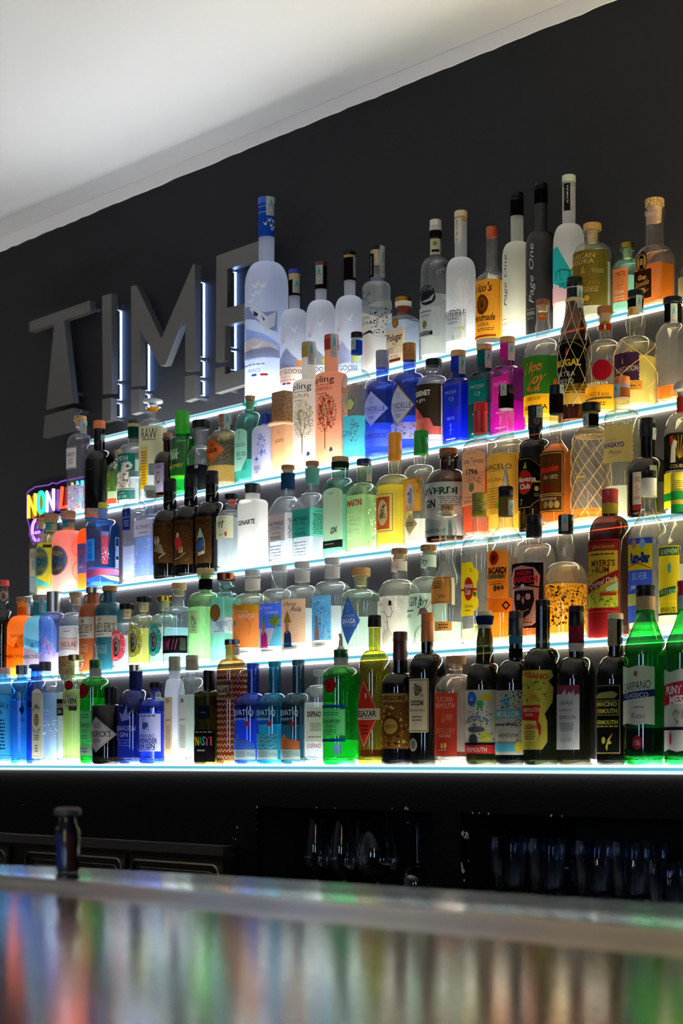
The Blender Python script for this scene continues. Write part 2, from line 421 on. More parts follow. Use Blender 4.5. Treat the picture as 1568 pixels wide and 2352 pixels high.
    if ck != 'none':
        g = G(); h = ztop-zc; bz = min(0.0015, h*0.2)
        if ck == 'flare': pp = [(rn*0.9, zc-0.001), (rn*0.95, zc+h*0.3), (wcm*0.98, zc+h*0.45), (wcm, zc+h*0.75), (wcm*0.8, ztop)]
        elif ck == 'screw':
            pp = [(wcm*0.99, zc)]
            k = 0
            nn = 5
            for k in range(nn): a = zc+h*(0.12+0.5*k/nn); pp += [(wcm, a), (wcm*0.955, a+h*0.03), (wcm, a+h*0.06)]
            pp += [(wcm, ztop-bz), (wcm-bz, ztop)]
        elif ck == 'foil': pp = [(wcm*1.03, zc), (wcm*1.0, zc+h*0.1), (wcm*0.97, zc+h*0.66), (wcm*1.0, zc+h*0.68), (wcm*1.0, zc+h*0.73), (wcm*0.97, zc+h*0.75), (wcm*0.96, ztop-bz), (wcm*0.96-bz, ztop)]
        elif ck == 'taper': pp = [(wcm*0.8, zc), (wcm*0.98, ztop-bz), (wcm*0.96-bz, ztop)]
        else: pp = [(wcm-bz*0.5, zc), (wcm, zc+bz*0.6), (wcm, ztop-bz), (wcm-bz, ztop)]
        if ck == 'block': g.lathe([(RR, zc), (RR*1.02, zc+0.001), (RR*1.02, ztop-0.001), (RR, ztop)], 48, sec=lambda t, r, z: r*rho(t)); ck = 'cork'
        else: g.lathe(pp, 32)
        cm = wood(cc, 'cork') if ck in ('cork', 'taper') else wood(cc) if ck == 'wood' else pr(cc[:-1], 0.28, 1.0) if cc.endswith('m') else plastic(cc)
        g.out({'cork': 'cork', 'wood': 'stopper', 'taper': 'cork'}.get(ck, 'cap'), cm, root)
    if kind == 'c' and (plug or (ck in ('cork', 'wood') and plug is None)):
        g = G(); g.lathe([(rn*0.72, zc-(plug or 13)*s), (rn*0.8, zc)], 20); g.out('stopper_plug', wood(plug and '#d8b98a' or '#dcc090', 'wood'), root)
    if pour:
        g = G(); zt = ztop; k = pour*s
        g.lathe([(wcm*0.55, zt), (wcm*0.5, zt+0.004), (0.0052, zt+0.007), (0.0042, zt+k*0.6)], 14, close=False)
        g.tube([(0, 0, zt+k*0.5), (0.0005, 0, zt+k*0.75), (-0.003, 0, zt+k)], 0.0036, 10)
        g.out('pourer', pr('#b9b4a8', 0.3, 1.0), root)
    for bi, bd in enumerate(bands):
        y0, y1, c = bd[:3]; g = G(); za, zb = zz(y1), zz(y0); kx = 0.0006+0.0001*bi
        zsn = [za+(zb-za)*k/6 for k in range(7)]
        g.lathe([(rz(min(z, zc-0.001) if z < zc else z)+kx, z) for z in zsn], 36, close=False)
        nm = bd[3] if len(bd) > 3 else 'neck_band'
        g.out(nm, glass(c[1:], 1.0) if c.startswith('!') else paper(c), root)
    if handle:
        g = G(); zm = zz(yn)-0.0; r0 = 0.010
        g.tube([(-rn-0.006+r0*math.cos(t*PI/8), -rn*0.4, zz((yc+yn)/2)+r0*math.sin(t*PI/8)) for t in range(16)], 0.0022, 8, closed=True); g.out('handle', m, root)
    # perimeter table for label placing, local frame (bottle may be turned)
    NT = 720; tab = [0.0]; ths = [-PI+2*PI*k/NT for k in range(NT+1)]
    for k in range(NT):
        a, b = ths[k], ths[k+1]; ra, rb = RR*rho(a), RR*rho(b)
        tab.append(tab[-1]+math.hypot(ra*math.sin(a)-rb*math.sin(b), ra*math.cos(a)-rb*math.cos(b)))
    mid = tab[NT//2]; tab = [t-mid for t in tab]
    def theta(sv):
        if sv <= tab[0]: return -PI
        if sv >= tab[-1]: return PI
        lo, hi = 0, NT
        while hi-lo > 1:
            mm = (lo+hi)//2
            if tab[mm] <= sv: lo = mm
            else: hi = mm
        return ths[lo]+(ths[hi]-ths[lo])*(sv-tab[lo])/max(1e-9, tab[hi]-tab[lo])
    ph = phi-rr; tcn = math.atan2(ha, hb)
    for lb in labs:
        za, zb = zz(lb.y1), zz(lb.y0); zmid = (za+zb)/2
        isn = lb.zone == 'n' or (lb.zone is None and zmid > (zh+zn)/2)
        rad = rz(zmid)
        tn = math.radians(lb.turn if lb.turn else (7 if (not box and not isn and lb.xl is None) else 0))
        def sofx(px):
            dlt = (px-xc)*s*(1.0 if isn else ws)
            if isn or not box:
                q = max(-1.0, min(1.0, dlt/rad)); return (math.asin(q)+ph-tn)*rad
            best, bs = 1e9, 0
            for k in range(NT+1):
                th = ths[k]
                if -tcn < th < PI-tcn:
                    rx = RR*rho(th)*math.sin(th-ph); e = abs(rx-dlt)
                    if e < best-1e-7: best, bs = e, tab[k]
            return bs
        s1 = sofx(lb.xr)
        if lb.xl is not None: s0 = sofx(lb.xl)
        else: s0 = -s1
        hw = (s1-s0)/2; cm_ = (s0+s1)/2; hh = zb-za
        if hw <= 0.0005: hw = 0.0005
        V, FA, IX, cols = [], [], [], []
        lay = [0]
        def place(sv, zv, e):
            if isn or not box:
                t = sv/rad+tn; r = rz(zv)+e
            else:
                t = theta(sv); r = RR*rho(t)*min(1.0, rz(zv)/RR)+e
            return (r*math.sin(t), -r*math.cos(t), zv)
        def ci(c):
            if c not in cols: cols.append(c)
            return cols.index(c)
        def addpoly(pts, c, e, cut=True):
            # pts in metres (s, z)
            xs = [p[0] for p in pts]; zs_ = [p[1] for p in pts]
            wd = max(xs)-min(xs); ht = max(zs_)-min(zs_)
            stp = 0.0045 if not box else 0.006
            if isn: stp = 0.0025
            b = len(V)
            slope = isn or zb > zh
            if len(pts) <= 5 and wd < stp and (ht < 0.008 or not slope):
                V.extend(place(p[0], p[1], e) for p in pts); FA.append(tuple(range(b, b+len(pts)))); IX.append(ci(c)); return
            bm = bmesh.new(); vs = [bm.verts.new((p[0], p[1], 0)) for p in pts]
            try: bm.faces.new(vs)
            except Exception: bm.free(); return
            if len(pts) > 4: bmesh.ops.triangulate(bm, faces=bm.faces[:])
            k = math.floor(min(xs)/stp)+1
            while k*stp < max(xs):
                bmesh.ops.bisect_plane(bm, geom=bm.verts[:]+bm.edges[:]+bm.faces[:], plane_co=(k*stp, 0, 0), plane_no=(1, 0, 0)); k += 1
            if slope and ht > 0.008:
                k = math.floor(min(zs_)/0.006)+1
                while k*0.006 < max(zs_):
                    bmesh.ops.bisect_plane(bm, geom=bm.verts[:]+bm.edges[:]+bm.faces[:], plane_co=(0, k*0.006, 0), plane_no=(0, 1, 0)); k += 1
            bm.verts.index_update()
            V.extend(place(v.co.x, v.co.y, e) for v in bm.verts)
            for f in bm.faces: FA.append(tuple(b+v.index for v in f.verts)); IX.append(ci(c))
            bm.free()
        def M(p): return (cm_+p[0]*hw, za+p[1]*hh)
        def run(op, e):
            k = op[0]
            if k in ('p', 'q'): addpoly([M(p) for p in op[1]], op[2], e)
            elif k == 'm':
                for o2 in op[1]: run(o2, e)
            elif k == 'l':
                pts = [M(p) for p in op[1]]; wd = op[2]*0.001/2
                for p, q in zip(pts, pts[1:]):
                    dx, dz = q[0]-p[0], q[1]-p[1]; ln = math.hypot(dx, dz) or 1e-6; nx, nz_ = -dz/ln*wd, dx/ln*wd
                    addpoly([(p[0]-nx, p[1]-nz_), (q[0]-nx, q[1]-nz_), (q[0]+nx, q[1]+nz_), (p[0]+nx, p[1]+nz_)], op[3], e)
            elif k == 't':
                _, a, v, h, txt, c, wdt, shr, bold, rota, arc, sl = op
                gv, gf, gw = glyphs(txt, shr, bold)
                if not gv: return
                H = h*hh; W = gw*H
                if rota: W = gw*h*hw*1.0; H = h*hw
                kx = (wdt*(hh if rota else hw)/W) if wdt else 0.85
                cxp, czp = M((a, v)); b = len(V)
                for (gx, gy) in gv:
                    x_ = (gx-gw/2)*H*kx; y_ = (gy-0.5)*H
                    if arc: y_ += arc*hh*(1-(2*x_/(W*kx))**2)-arc*hh*0.5
                    y_ += sl*x_
                    if rota > 0: x_, y_ = -y_, x_
                    elif rota < 0: x_, y_ = y_, -x_
                    V.append(place(cxp+x_, czp+y_, e))
                ix = ci(c)
                for f in gf: FA.append(tuple(b+q for q in f)); IX.append(ix)
        e = 0.0007
        if lb.name == 'tax_seal': e = 0.0017
        if lb.bg: run(('p', SHAPES[lb.shape], lb.bg), e)
        for op in lb.ops:
            e += 0.00012; run(op, e)
        nm = lb.name or ('neck_label' if isn else ('label' if lb.bg else 'printed_design'))
        mesh(nm, V, FA, [paper(c) for c in cols], root, IX, smooth=False)
    if net:
        y0, y1, cnt, c = net; g = G(); z0n, z1n = zz(y1), zz(y0)
        for sg in (-1, 1):
            for k in range(cnt):
                pts = []
                for j in range(31):
                    z = z1n+(z0n-z1n)*j/30; t = 2*PI*k/cnt+sg*j/30*PI*0.95; r = sec(t, rz(z), z)+0.0012
                    pts.append((r*math.sin(t), -r*math.cos(t), z))
                g.tube(pts, 0.00055, 5)
        g.out('net', pr(c, 0.6), root)
    if ring:
        for (y, hgt, c) in ring:
            g = G(); z = zz(y); r = rz(z)
            for k in range(int(hgt)): g.tube([((r+0.0012)*math.sin(t*PI/12), -(r+0.0012)*math.cos(t*PI/12), z-0.0016*k+0.0005*math.sin(t)) for t in range(24)], 0.0009, 6, closed=True)
            g.out('cord_wrap', pr(c, 0.7), root)
    return root, zz, s, rz

def plastic(cc):
    v = sum(lin(cc.rstrip('g'))[:3])/3
    if v < 0.02: return pr('#070708', 0.4, 0, spec=0.25)
    return pr(cc.rstrip('g'), 0.35, spec=0.4)
QUEUE = []
def bottle(*a, **k): QUEUE.append((list(a), k))
def build_all():
    "nudge neighbours apart inside the depth of their step, slim them a little where they still touch, then build"
    for row in range(1, 6):
        q = sorted([b for b in QUEUE if b[0][0] == row], key=lambda b: b[0][1])
        st = [[b[1].get('back', 0.0), 1.0] for b in q]
        def geo(i):
            a, k = q[i]; xc, w = a[1], a[2]*st[i][1]; D = DK(row)+0.056+st[i][0]; s = depth(xc, D)/F; X = at(xc, D)
            bx = k.get('box', 0)
            if bx:
                phi = math.atan2(-X, D); ha = w/2*s/(math.cos(phi)+bx*math.sin(phi))*1.03; return X, D, ha, ha*bx
            return X, D, w/2*s, w/2*s
        for it in range(60):
            for i in range(len(q)):
                for j in range(i+1, min(i+3, len(q))):
                    X0, D0, a0, b0 = geo(i); X1, D1_, a1, b1 = geo(j)
                    bxs = q[i][1].get('box', 0) or q[j][1].get('box', 0)
                    need = a0+a1+0.0015; dx = X1-X0
                    dist = dx if bxs else math.hypot(dx, D1_-D0)
                    if dist < need:
                        if not bxs and it < 30: st[i][0] += 0.0015; st[j][0] -= 0.0015
                        if it >= 6:
                            f = max(0.985, dist/need); st[i][1] *= f; st[j][1] *= f
            for i in range(len(q)):
                X, D, a_, b_ = geo(i); lo, hi = b_-0.055, 0.066-b_
                if row == 5: hi += 0.0
                if lo > hi: st[i][1] *= 0.99; lo = hi = (lo+hi)/2
                st[i][0] = min(max(st[i][0], lo), hi)
        for b, (bk, w_) in zip(q, st):
            b[1]['back'] = bk; b[1]['ws'] = w_
        print('row', row, ['%d:%.2f' % (b[0][1], x[1]) for b, x in zip(q, st) if x[1] < 0.97])
    for a, k in QUEUE: _bottle(*a, **k)
# ------------------------------------------------------------------ the room
WALL = 3.155
XL, XR = -9.0, 3.0
XE = -4.52                                     # left end of the shelves
XF = -1.45                                      # right end, past the frame
CEIL = 2.985
g = G(); g.box(XL, WALL, 0, XR, WALL+0.1, CEIL+0.02)
tag(g.out('wall_back', pr('#19191c', 0.75, 0, 0.25, 90, 0.3, vary=0.10, vscale=3), smooth=False), kind='structure')
# painters' ragged white edge under the ceiling
random.seed(5)
g = G(); pts = []; x = XL; k = 0
while x < XR:
    pts.append((x, CEIL-0.043+0.004*math.sin(x*1.3)+random.uniform(-0.002, 0.002))); x += 0.035
for (x0, z0), (x1, z1) in zip(pts, pts[1:]):
    g.add([(x0, WALL-0.003, z0), (x1, WALL-0.003, z1), (x1, WALL-0.004, CEIL), (x0, WALL-0.004, CEIL), (x0, WALL, z0), (x1, WALL, z1)], [(0, 1, 2, 3), (4, 5, 1, 0)])
tag(g.out('trim_1', pr('#e6e2df', 0.7), smooth=False), kind='structure')
# ceiling: gently wavy plaster
g = G(); nx, ny = 120, 120
def cz(x, y):
    u = WALL-y
    z = CEIL+0.012*math.exp(-((u-0.10)/0.06)**2)*0.6
    z -= 0.016*math.exp(-((u-0.125-0.02*math.sin(x*0.8))/0.035)**2)*max(0.0, min(1.0, (-3.05-x)*1.2))*max(0, min(1, (x+6.5)))
    z += 0.006*math.sin(x*1.7+1)*math.sin(u*2.2)
    return z
vs = []; ysl = [WALL-(k/ny)**2.3*7.0 for k in range(ny+1)]
for j in range(ny+1):
    for i in range(nx+1):
        xx = XL+(XR-XL)*i/nx; vs.append((xx, ysl[j], cz(xx, ysl[j])))
fs = [(j*(nx+1)+i, (j+1)*(nx+1)+i, (j+1)*(nx+1)+i+1, j*(nx+1)+i+1) for j in range(ny) for i in range(nx)]
tag(mesh('ceiling', vs, fs, pr('#b5b2b0', 0.85, 0, 0.15, 40), ang=180), kind='structure')
g = G(); g.box(XL, -4, -0.02, XR, WALL+0.1, 0); tag(g.out('floor', pr('#2c2a28', 0.5, vary=0.2), smooth=False), kind='structure')
# ------------------------------------------------------------------ stepped back bar
PAINT = pr('#050507', 0.65, 0, 0.3, 120, 0.12, vary=0.15, vscale=5)
bar = thing('back_bar', 'black painted stepped back bar carrying five glowing glass shelves', 'back bar', (XE, D1, 0))
def rel(gg, nm, m, par, org, **k):
    for v in gg.v: v -= Vector(org)
    return gg.out(nm, m, par, **k)
OR = (XE, D1, 0)
for k in range(2, 6):
    g = G(); y = DK(k); g.box(XE, y+0.008, ZS[k-1]-0.02, XF, y+0.030, ZS[k]-0.014)
    rel(g, 'riser', pr('#2c2b30', 0.7, 0, 0.3, 120, 0.3, vary=0.12, vscale=4), bar, OR, smooth=False)
# front with its two niches
n1x0, n1x1 = at(590, D1+.01), at(995, D1+.01); n2x0 = at(1058, D1+.01); n2x1 = XF-0.03
nz1, nz0 = EYE-0.104, EYE-0.36
zt = ZS[1]-0.014
g = G(); y0, y1 = D1+0.008, D1+0.03
XB0 = XL
g.box(XB0, y0, nz1, XF, y1, zt); g.box(XB0, y0, nz0, n1x0, y1, nz1); g.box(n1x1, y0, nz0, n2x0, y1, nz1); g.box(XB0, y0, 0.0, XF, y1, nz0)
rel(g, 'front_panel', PAINT, bar, OR, smooth=False)
g = G()
for a, b in ((n1x0, n1x1), (n2x0, n2x1)):
    t = 0.012; yb = D1+0.36
    g.box(a-t, y1, nz0-t, b+t, yb, nz0); g.box(a-t, y1, nz1, b+t, yb, nz1+t); g.box(a-t, y1, nz0, a, yb, nz1); g.box(b, y1, nz0, b+t, yb, nz1); g.box(a-t, yb, nz0-t, b+t, yb+t, nz1+t)
rel(g, 'niche_lining', pr('#0c0c0e', 0.6), bar, OR, smooth=False)
# chipped paint on the niche edges
g = G(); rnd = random.Random(9)
def chip(px, py, r, D=D1+0.0075):
    c = pt(px, py, D); m = rnd.choice((5, 6, 7)); q = [(c.x+r*(0.5+rnd.random())*math.cos(2*PI*k/m), D, c.z+r*(0.5+rnd.random())*math.sin(2*PI*k/m)) for k in range(m)]
    gg_ = G(); gg_.add(q, [tuple(range(m))]); rel(gg_, 'paint_chip', pr('#a9a39a', 0.8), bar, OR, smooth=False)
for px, py, r in ((1070, 1918, .007), (1064, 1914, .005), (1073, 1921, .004), (1060, 1985, .004), (1062, 2000, .005), (1061, 1992, .003), (1066, 2022, .0025), (931, 1857, .004), (936, 1858, .003), (727, 1855, .002), (770, 1856, .002), (1085, 1868, .0025), (1100, 1868, .002), (1122, 1869, .0025), (1265, 1873, .003), (1290, 1874, .002), (590, 1853, .003), (545, 1900, .0035), (535, 1925, .0015), (541, 1927, .0018), (1075, 1977, .002), (54, 1849, .0015), (900, 1857, .0015), (589, 1866, .001), (589, 1890, .001), (589, 1905, .001)):
    chip(px, py, r)
# ------------------------------------------------------------------ glass shelves lit from below
PANEL = [0, 16, 30, 31, 26, 15]
for k in range(1, 6):
    y0 = DK(k); y1 = DK(k+1)+0.006 if k < 5 else WALL-0.004
    xe = XE if k > 1 else XL+1
    sh = thing('glass_shelf', ['', 'glowing glass shelf on the lowest step, just above the black front', 'second lowest glowing glass shelf', 'glowing glass shelf in the middle of the five', 'fourth glowing glass shelf, one below the topmost', 'topmost glowing glass shelf under the metal letters'][k], 'shelf', (xe, y0, ZS[k]), 'lit glass shelves of the back bar')
    L0 = XF-xe
    g = G(); g.box(0, 0, -0.0068, L0, y1-y0, 0)
    e = G()
    sx = [0, L0*0.37, L0*0.63, L0]
    m = glass('#fafdfd', 1.0, haze=0.0)
    g.out('glass_plate', m, sh, smooth=False)
    for a, b in zip(sx, sx[1:]):
        e.box(a+0.0006, -0.0012, -0.0024, b-0.0006, -0.0001, -0.0004, 1)
        e.box(a+0.0006, -0.0012, -0.0078, b-0.0006, -0.0001, -0.0024, 0)
        e.box(a+0.0006, -0.0012, -0.0135, b-0.0006, -0.0001, -0.0078, 2)
    e.out('glow_edge', [emi('#6ccfe6', 0.85), emi('#e8ffff', 0.95), emi('#dffaff', 1.1)], sh, smooth=False)  # edge-lit glow put into the glass edge as emission
    e = G(); yb = (STEP+0.001) if k < 5 else (y1-y0-0.003)
    e.box(0.01, yb, 0.0002, L0, yb+(0.006 if k < 5 else 0.0025), 0.012); e.out('led_line', emi('#fff4f2', [0, 40, 40, 40, 36, 12][k]), sh, smooth=False)
    e = G(); nseg_ = 12; pm = []
    for q_ in range(nseg_):        # light panels in lengths, the lamps grow warmer to the right
        f_ = max(0.0, min(1.0, ((XE+(XF-XE)*(q_+.5)/nseg_)+3.3)/1.5)) if k > 1 else 0.15
        cc_ = '#%02x%02x%02x' % (int(244+11*min(1, f_*2)), int(248-14*f_), int(255-92*f_))
        a_, b_ = L0*q_/nseg_, L0*(q_+1)/nseg_
        e.box(a_, 0.001, -0.0135, b_, y1-y0-0.001, -0.0070, q_); pm.append(emi(cc_, PANEL[k]))
    e.out('light_panel', pm, sh, smooth=False)
# ------------------------------------------------------------------ metal letters
DL, TH = WALL-0.048, 0.022
MET = pr('#6c6a66', 0.42, 0.75, 0.12, 400, vary=0.08, vscale=20)
def px2(p): return (at(p[0], DL), zat(p[0], p[1], DL))
LET = {
 'T': ([[(67.6,739.3),(205.5,690),(207,714.6),(146.7,736),(167.6,924.2),(105.4,941),(124.4,743.7),(67.6,763)], [(103,955),(168.3,937),(174.5,985),(98.4,1005.6)]], [(150, 880, 950)], 'flared stem and one crossbar, darkest and leftmost of the sign'),
 'I': ([[(234.5,680),(256,674),(257,902),(236,905.7)], [(235,917),(254.8,913.4),(254.8,964.3),(235,970)]], [(251, 700, 957)], 'single upright bar between the crossbar letter and the zigzag letter'),
 'M': ([[(300.8,657.6),(312.7,655.4),(370.4,776.8),(443.3,606.6),(447,606.6),(447,850),(425.5,852.6),(424.8,722),(379.6,837.8),(367.4,840.4),(320.4,754.6),(321.2,884),(301.6,888.5)], [(300,895.5),(320,893.6),(320.4,946),(301.3,952)], [(424.5,864.6),(446.4,861),(446.8,914.6),(424.5,922.3)]], [(441, 640, 905), (315, 780, 935)], 'wide zigzag letter with two uprights and backlight'),
 'E': ([[(496.7,588),(612,546.8),(612,591),(521.7,617.8),(521,707),(592,689.5),(592,729),(517,748),(516,827),(495.3,831.2)], [(494,846.6),(515,841.4),(515.7,860),(592,838),(592,873),(493.6,903.5)]], [(513, 600, 870)], 'three-armed rightmost one, half hidden by the tallest bottle'),
}
def ledx(xpx): return at(xpx, DL)
for nm, (polys, leds, txt) in LET.items():
    base = pt(polys[0][0][0], polys[-1][-1][1], DL)
    t = thing('sign_letter', 'brushed grey metal wall letter: '+txt, 'sign letter', (base.x, DL, base.z), 'metal letters on the dark wall')
    for pi_, pl in enumerate(polys):
        g = G(); q = [px2(p) for p in pl]
        g.prism(q, lambda p, k: (p[0], DL+k*TH, p[1])); rel(g, 'letter_piece', MET, t, base, smooth=False, fix=True)
        g = G(); xs = [p[0] for p in q]; zs_ = [p[1] for p in q]
        for (u, v) in ((0.9, 0.12), (0.9, 0.86)):
            xx = max(xs)-0.006; zz_ = min(zs_)+(max(zs_)-min(zs_))*v
            if nm == 'E': xx = at(514, DL)-0.006
            if nm == 'T' and pi_ == 0: xx = at(205 if v > .5 else 163, DL)-0.008; zz_ = zat(205, 706, DL) if v > .5 else zat(165, 900, DL)
            g = G(); g.tube([(xx, DL+TH, zz_), (xx, WALL, zz_)], 0.007, 12)
            rel(g, 'standoff', pr('#d8d8dc', 0.25, 1.0), t, base)
    for (lx, ya, yb) in leds:
        if nm == 'T': continue
        g = G(); X0 = at(lx, DL); za, zb = zat(lx, yb, DL), zat(lx, ya, DL)
        g.box(X0-0.0015, WALL-0.007, za, X0+0.0015, WALL-0.003, zb); rel(g, 'led_strip', emi('#7fa8ff', 24.0), t, base, smooth=False)
# ------------------------------------------------------------------ neon sign
DN = WALL-0.02
nb = pt(63, 1240, DN)
neon = thing('neon_sign', 'small multicoloured neon word sign low on the dark wall left of the shelves', 'neon sign', (nb.x, DN, nb.z))
def neo(nm, paths, c, s, r=0.0048):
    g = G()
    for p in paths:
        g.tube([pt(x, y, DN) for x, y in p], r, 10)
    rel(g, nm, emi(c, s), neon, nb)
def arcp(cx, cy_, rx, ry, a0, a1, n=18): return [(cx+rx*math.cos(math.radians(a0+(a1-a0)*k/n)), cy_-ry*math.sin(math.radians(a0+(a1-a0)*k/n))) for k in range(n+1)]
neo('letter_tube', [[(66, 1190), (66, 1140), (81, 1182), (81, 1134)]], '#ffab1e', 5)
neo('letter_tube', [arcp(94.5, 1154, 7.5, 24, 0, 360)], '#18d888', 4)
neo('letter_tube', [[(108, 1176), (108, 1130), (123, 1170), (123, 1123)]], '#c78bff', 5)
neo('letter_tube', [[(143, 1118), (139, 1167), (154, 1163)]], '#ff3a18', 5)
neo('letter_tube', [[(160, 1162), (166, 1112), (171, 1160)], [(163, 1145), (170, 1143)]], '#ffc420', 5)
neo('letter_tube', [[(178, 1158), (178, 1108), (189, 1152), (189, 1104)]], '#38d8ff', 4)
neo('letter_tube', [arcp(84, 1218, 10, 24, 60, 300), [(82, 1224), (90, 1222)]], '#9a5cff', 6)
g = G()
outl = [(62, 1134), (66, 1128), (76, 1122), (82, 1118), (92, 1117), (104, 1115), (112, 1114), (120, 1109), (130, 1111), (140, 1106), (152, 1103), (170, 1100), (196, 1094), (200, 1120), (198, 1160), (140, 1180), (120, 1195), (100, 1210), (96, 1246), (76, 1250), (68, 1230), (68, 1210), (62, 1190)]
q = [(at(x, DN+.008), zat(x, y, DN+.008)) for x, y in outl]
g.prism(q, lambda p, k: (p[0], DN+0.008+k*0.004, p[1]))
rel(g, 'acrylic_backing', glass('#e9dcf2', 1.2), neon, nb, smooth=False)
g = G(); g.tube([pt(x, y, DN+.008) for x, y in outl], 0.0016, 6, closed=True); rel(g, 'backing_edge', emi('#b06cf0', 0.8), neon, nb)  # neon glow caught by the acrylic rim, put in as emission
# ------------------------------------------------------------------ bar counter
CT = 1.10
cpts = [(-260, 1973), (0, 1985), (260, 1996), (520, 2010), (1000, 2040), (1568, 2075), (1900, 2096)]
far = []
for x, y in cpts:
    d = F*(EYE-CT)/(y-HY); xr = (x-CX)/F; far.append(((CA*xr-SA)*d, (SA*xr+CA)*d))
fr_ = []
for (p, q) in zip(far, far[1:]):
    for k in range(4): fr_.append((p[0]+(q[0]-p[0])*k/4, p[1]+(q[1]-p[1])*k/4))
far = fr_+[far[-1]]
far = [(far[0][0]-1.0, far[0][1]-0.0)]+far+[(far[-1][0]+0.8, far[-1][1]+0.02)]
g = G()
# cross profile: distance toward the viewer from the far edge, height
prof = [(0.0, -0.045), (0.0, -0.004), (0.003, -0.0008), (0.008, 0), (0.085, 0), (0.105, 0.0004), (0.118, 0.0028), (0.130, 0.0062), (0.142, 0.0082), (0.155, 0.0082), (0.167, 0.0060), (0.178, 0.0024), (0.192, 0.0002), (0.21, 0.0), (0.5, 0), (1.3, 0), (1.3, -0.045)]
b = 0
rows = []
def ridge(x):          # the raised ridge runs parallel to the wall, the far edge does not
    t = min(1.0, max(0.0, (x+1.7)/1.4)); return 0.93+0.05*t, 0.030+0.022*t
for (x, y) in far:
    rc, rw = ridge(x); L_ = [(0.0, -0.045), (0.0, -0.004), (0.003, -0.0008), (0.008, 0)]
    u0 = y-rc
    L_ += [(u0-rw*1.5, 0)]+[(u0+rw*(k/6-1)*1.4, 0.0085*(0.5+0.5*math.cos(PI*(k/6-1)))) for k in range(13)]+[(u0+rw*1.5, 0), (u0+0.4, 0), (u0+1.1, 0), (u0+1.1, -0.045)]
    rows.append([(x, y-u, CT+h) for u, h in L_])
    prof = L_
vs = [p for r in rows for p in r]; m_ = len(prof)
fs = [(i*m_+j, i*m_+j+1, (i+1)*m_+j+1, (i+1)*m_+j) for i in range(len(rows)-1) for j in range(m_-1)]
ctop = thing('bar_counter', 'glossy dark bar counter with a raised rounded ridge reflecting the bottles', 'bar counter', (-1.4, 0.6, 0))
def counter_mat():
    m, nt, out = newmat('counter_lacquer')
    p = nd(nt, 'ShaderNodeBsdfPrincipled'); p.inputs['Base Color'].default_value = (0.035, 0.033, 0.03, 1)
    p.inputs['Roughness'].default_value = 0.12; p.inputs['IOR'].default_value = 1.75; p.inputs['Metallic'].default_value = 0.0
    tc = nd(nt, 'ShaderNodeTexCoord'); mp = nd(nt, 'ShaderNodeMapping'); mp.inputs['Scale'].default_value = (6, 40, 1)
    n = nd(nt, 'ShaderNodeTexNoise'); n.inputs['Scale'].default_value = 3; bp = nd(nt, 'ShaderNodeBump'); bp.inputs['Strength'].default_value = 0.05; bp.inputs['Distance'].default_value = 0.001
    nt.links.new(tc.outputs['Object'], mp.inputs[0]); nt.links.new(mp.outputs[0], n.inputs['Vector']); nt.links.new(n.outputs['Fac'], bp.inputs['Height']); nt.links.new(bp.outputs[0], p.inputs['Normal'])
    nt.links.new(p.outputs[0], out.inputs[0]); return m
CM = counter_mat()
lv = [Vector(v)-ctop.location for v in vs]
isr = lambda f: 4 <= (f[0] % m_) <= 17
def sub(fl):
    us = sorted({i for f in fl for i in f}); mp = {u: k for k, u in enumerate(us)}
    return [lv[u] for u in us], [tuple(mp[i] for i in f[::-1]) for f in fl]
v_, f_ = sub([f for f in fs if not isr(f)]); mesh('counter_top', v_, f_, CM, ctop, ang=60)
v_, f_ = sub([f for f in fs if isr(f)]); mesh('steel_ridge', v_, f_, pr('#8f8a86', 0.3, 1.0, 0.05, 300), ctop, ang=60)
g = G(); xa, xb = far[0][0], far[-1][0]
g.box(xa+0.1, -0.15, 0, xb-0.1, 0.85, CT-0.046); rel(g, 'counter_base', pr('#141416', 0.5), ctop, ctop.location, smooth=False)
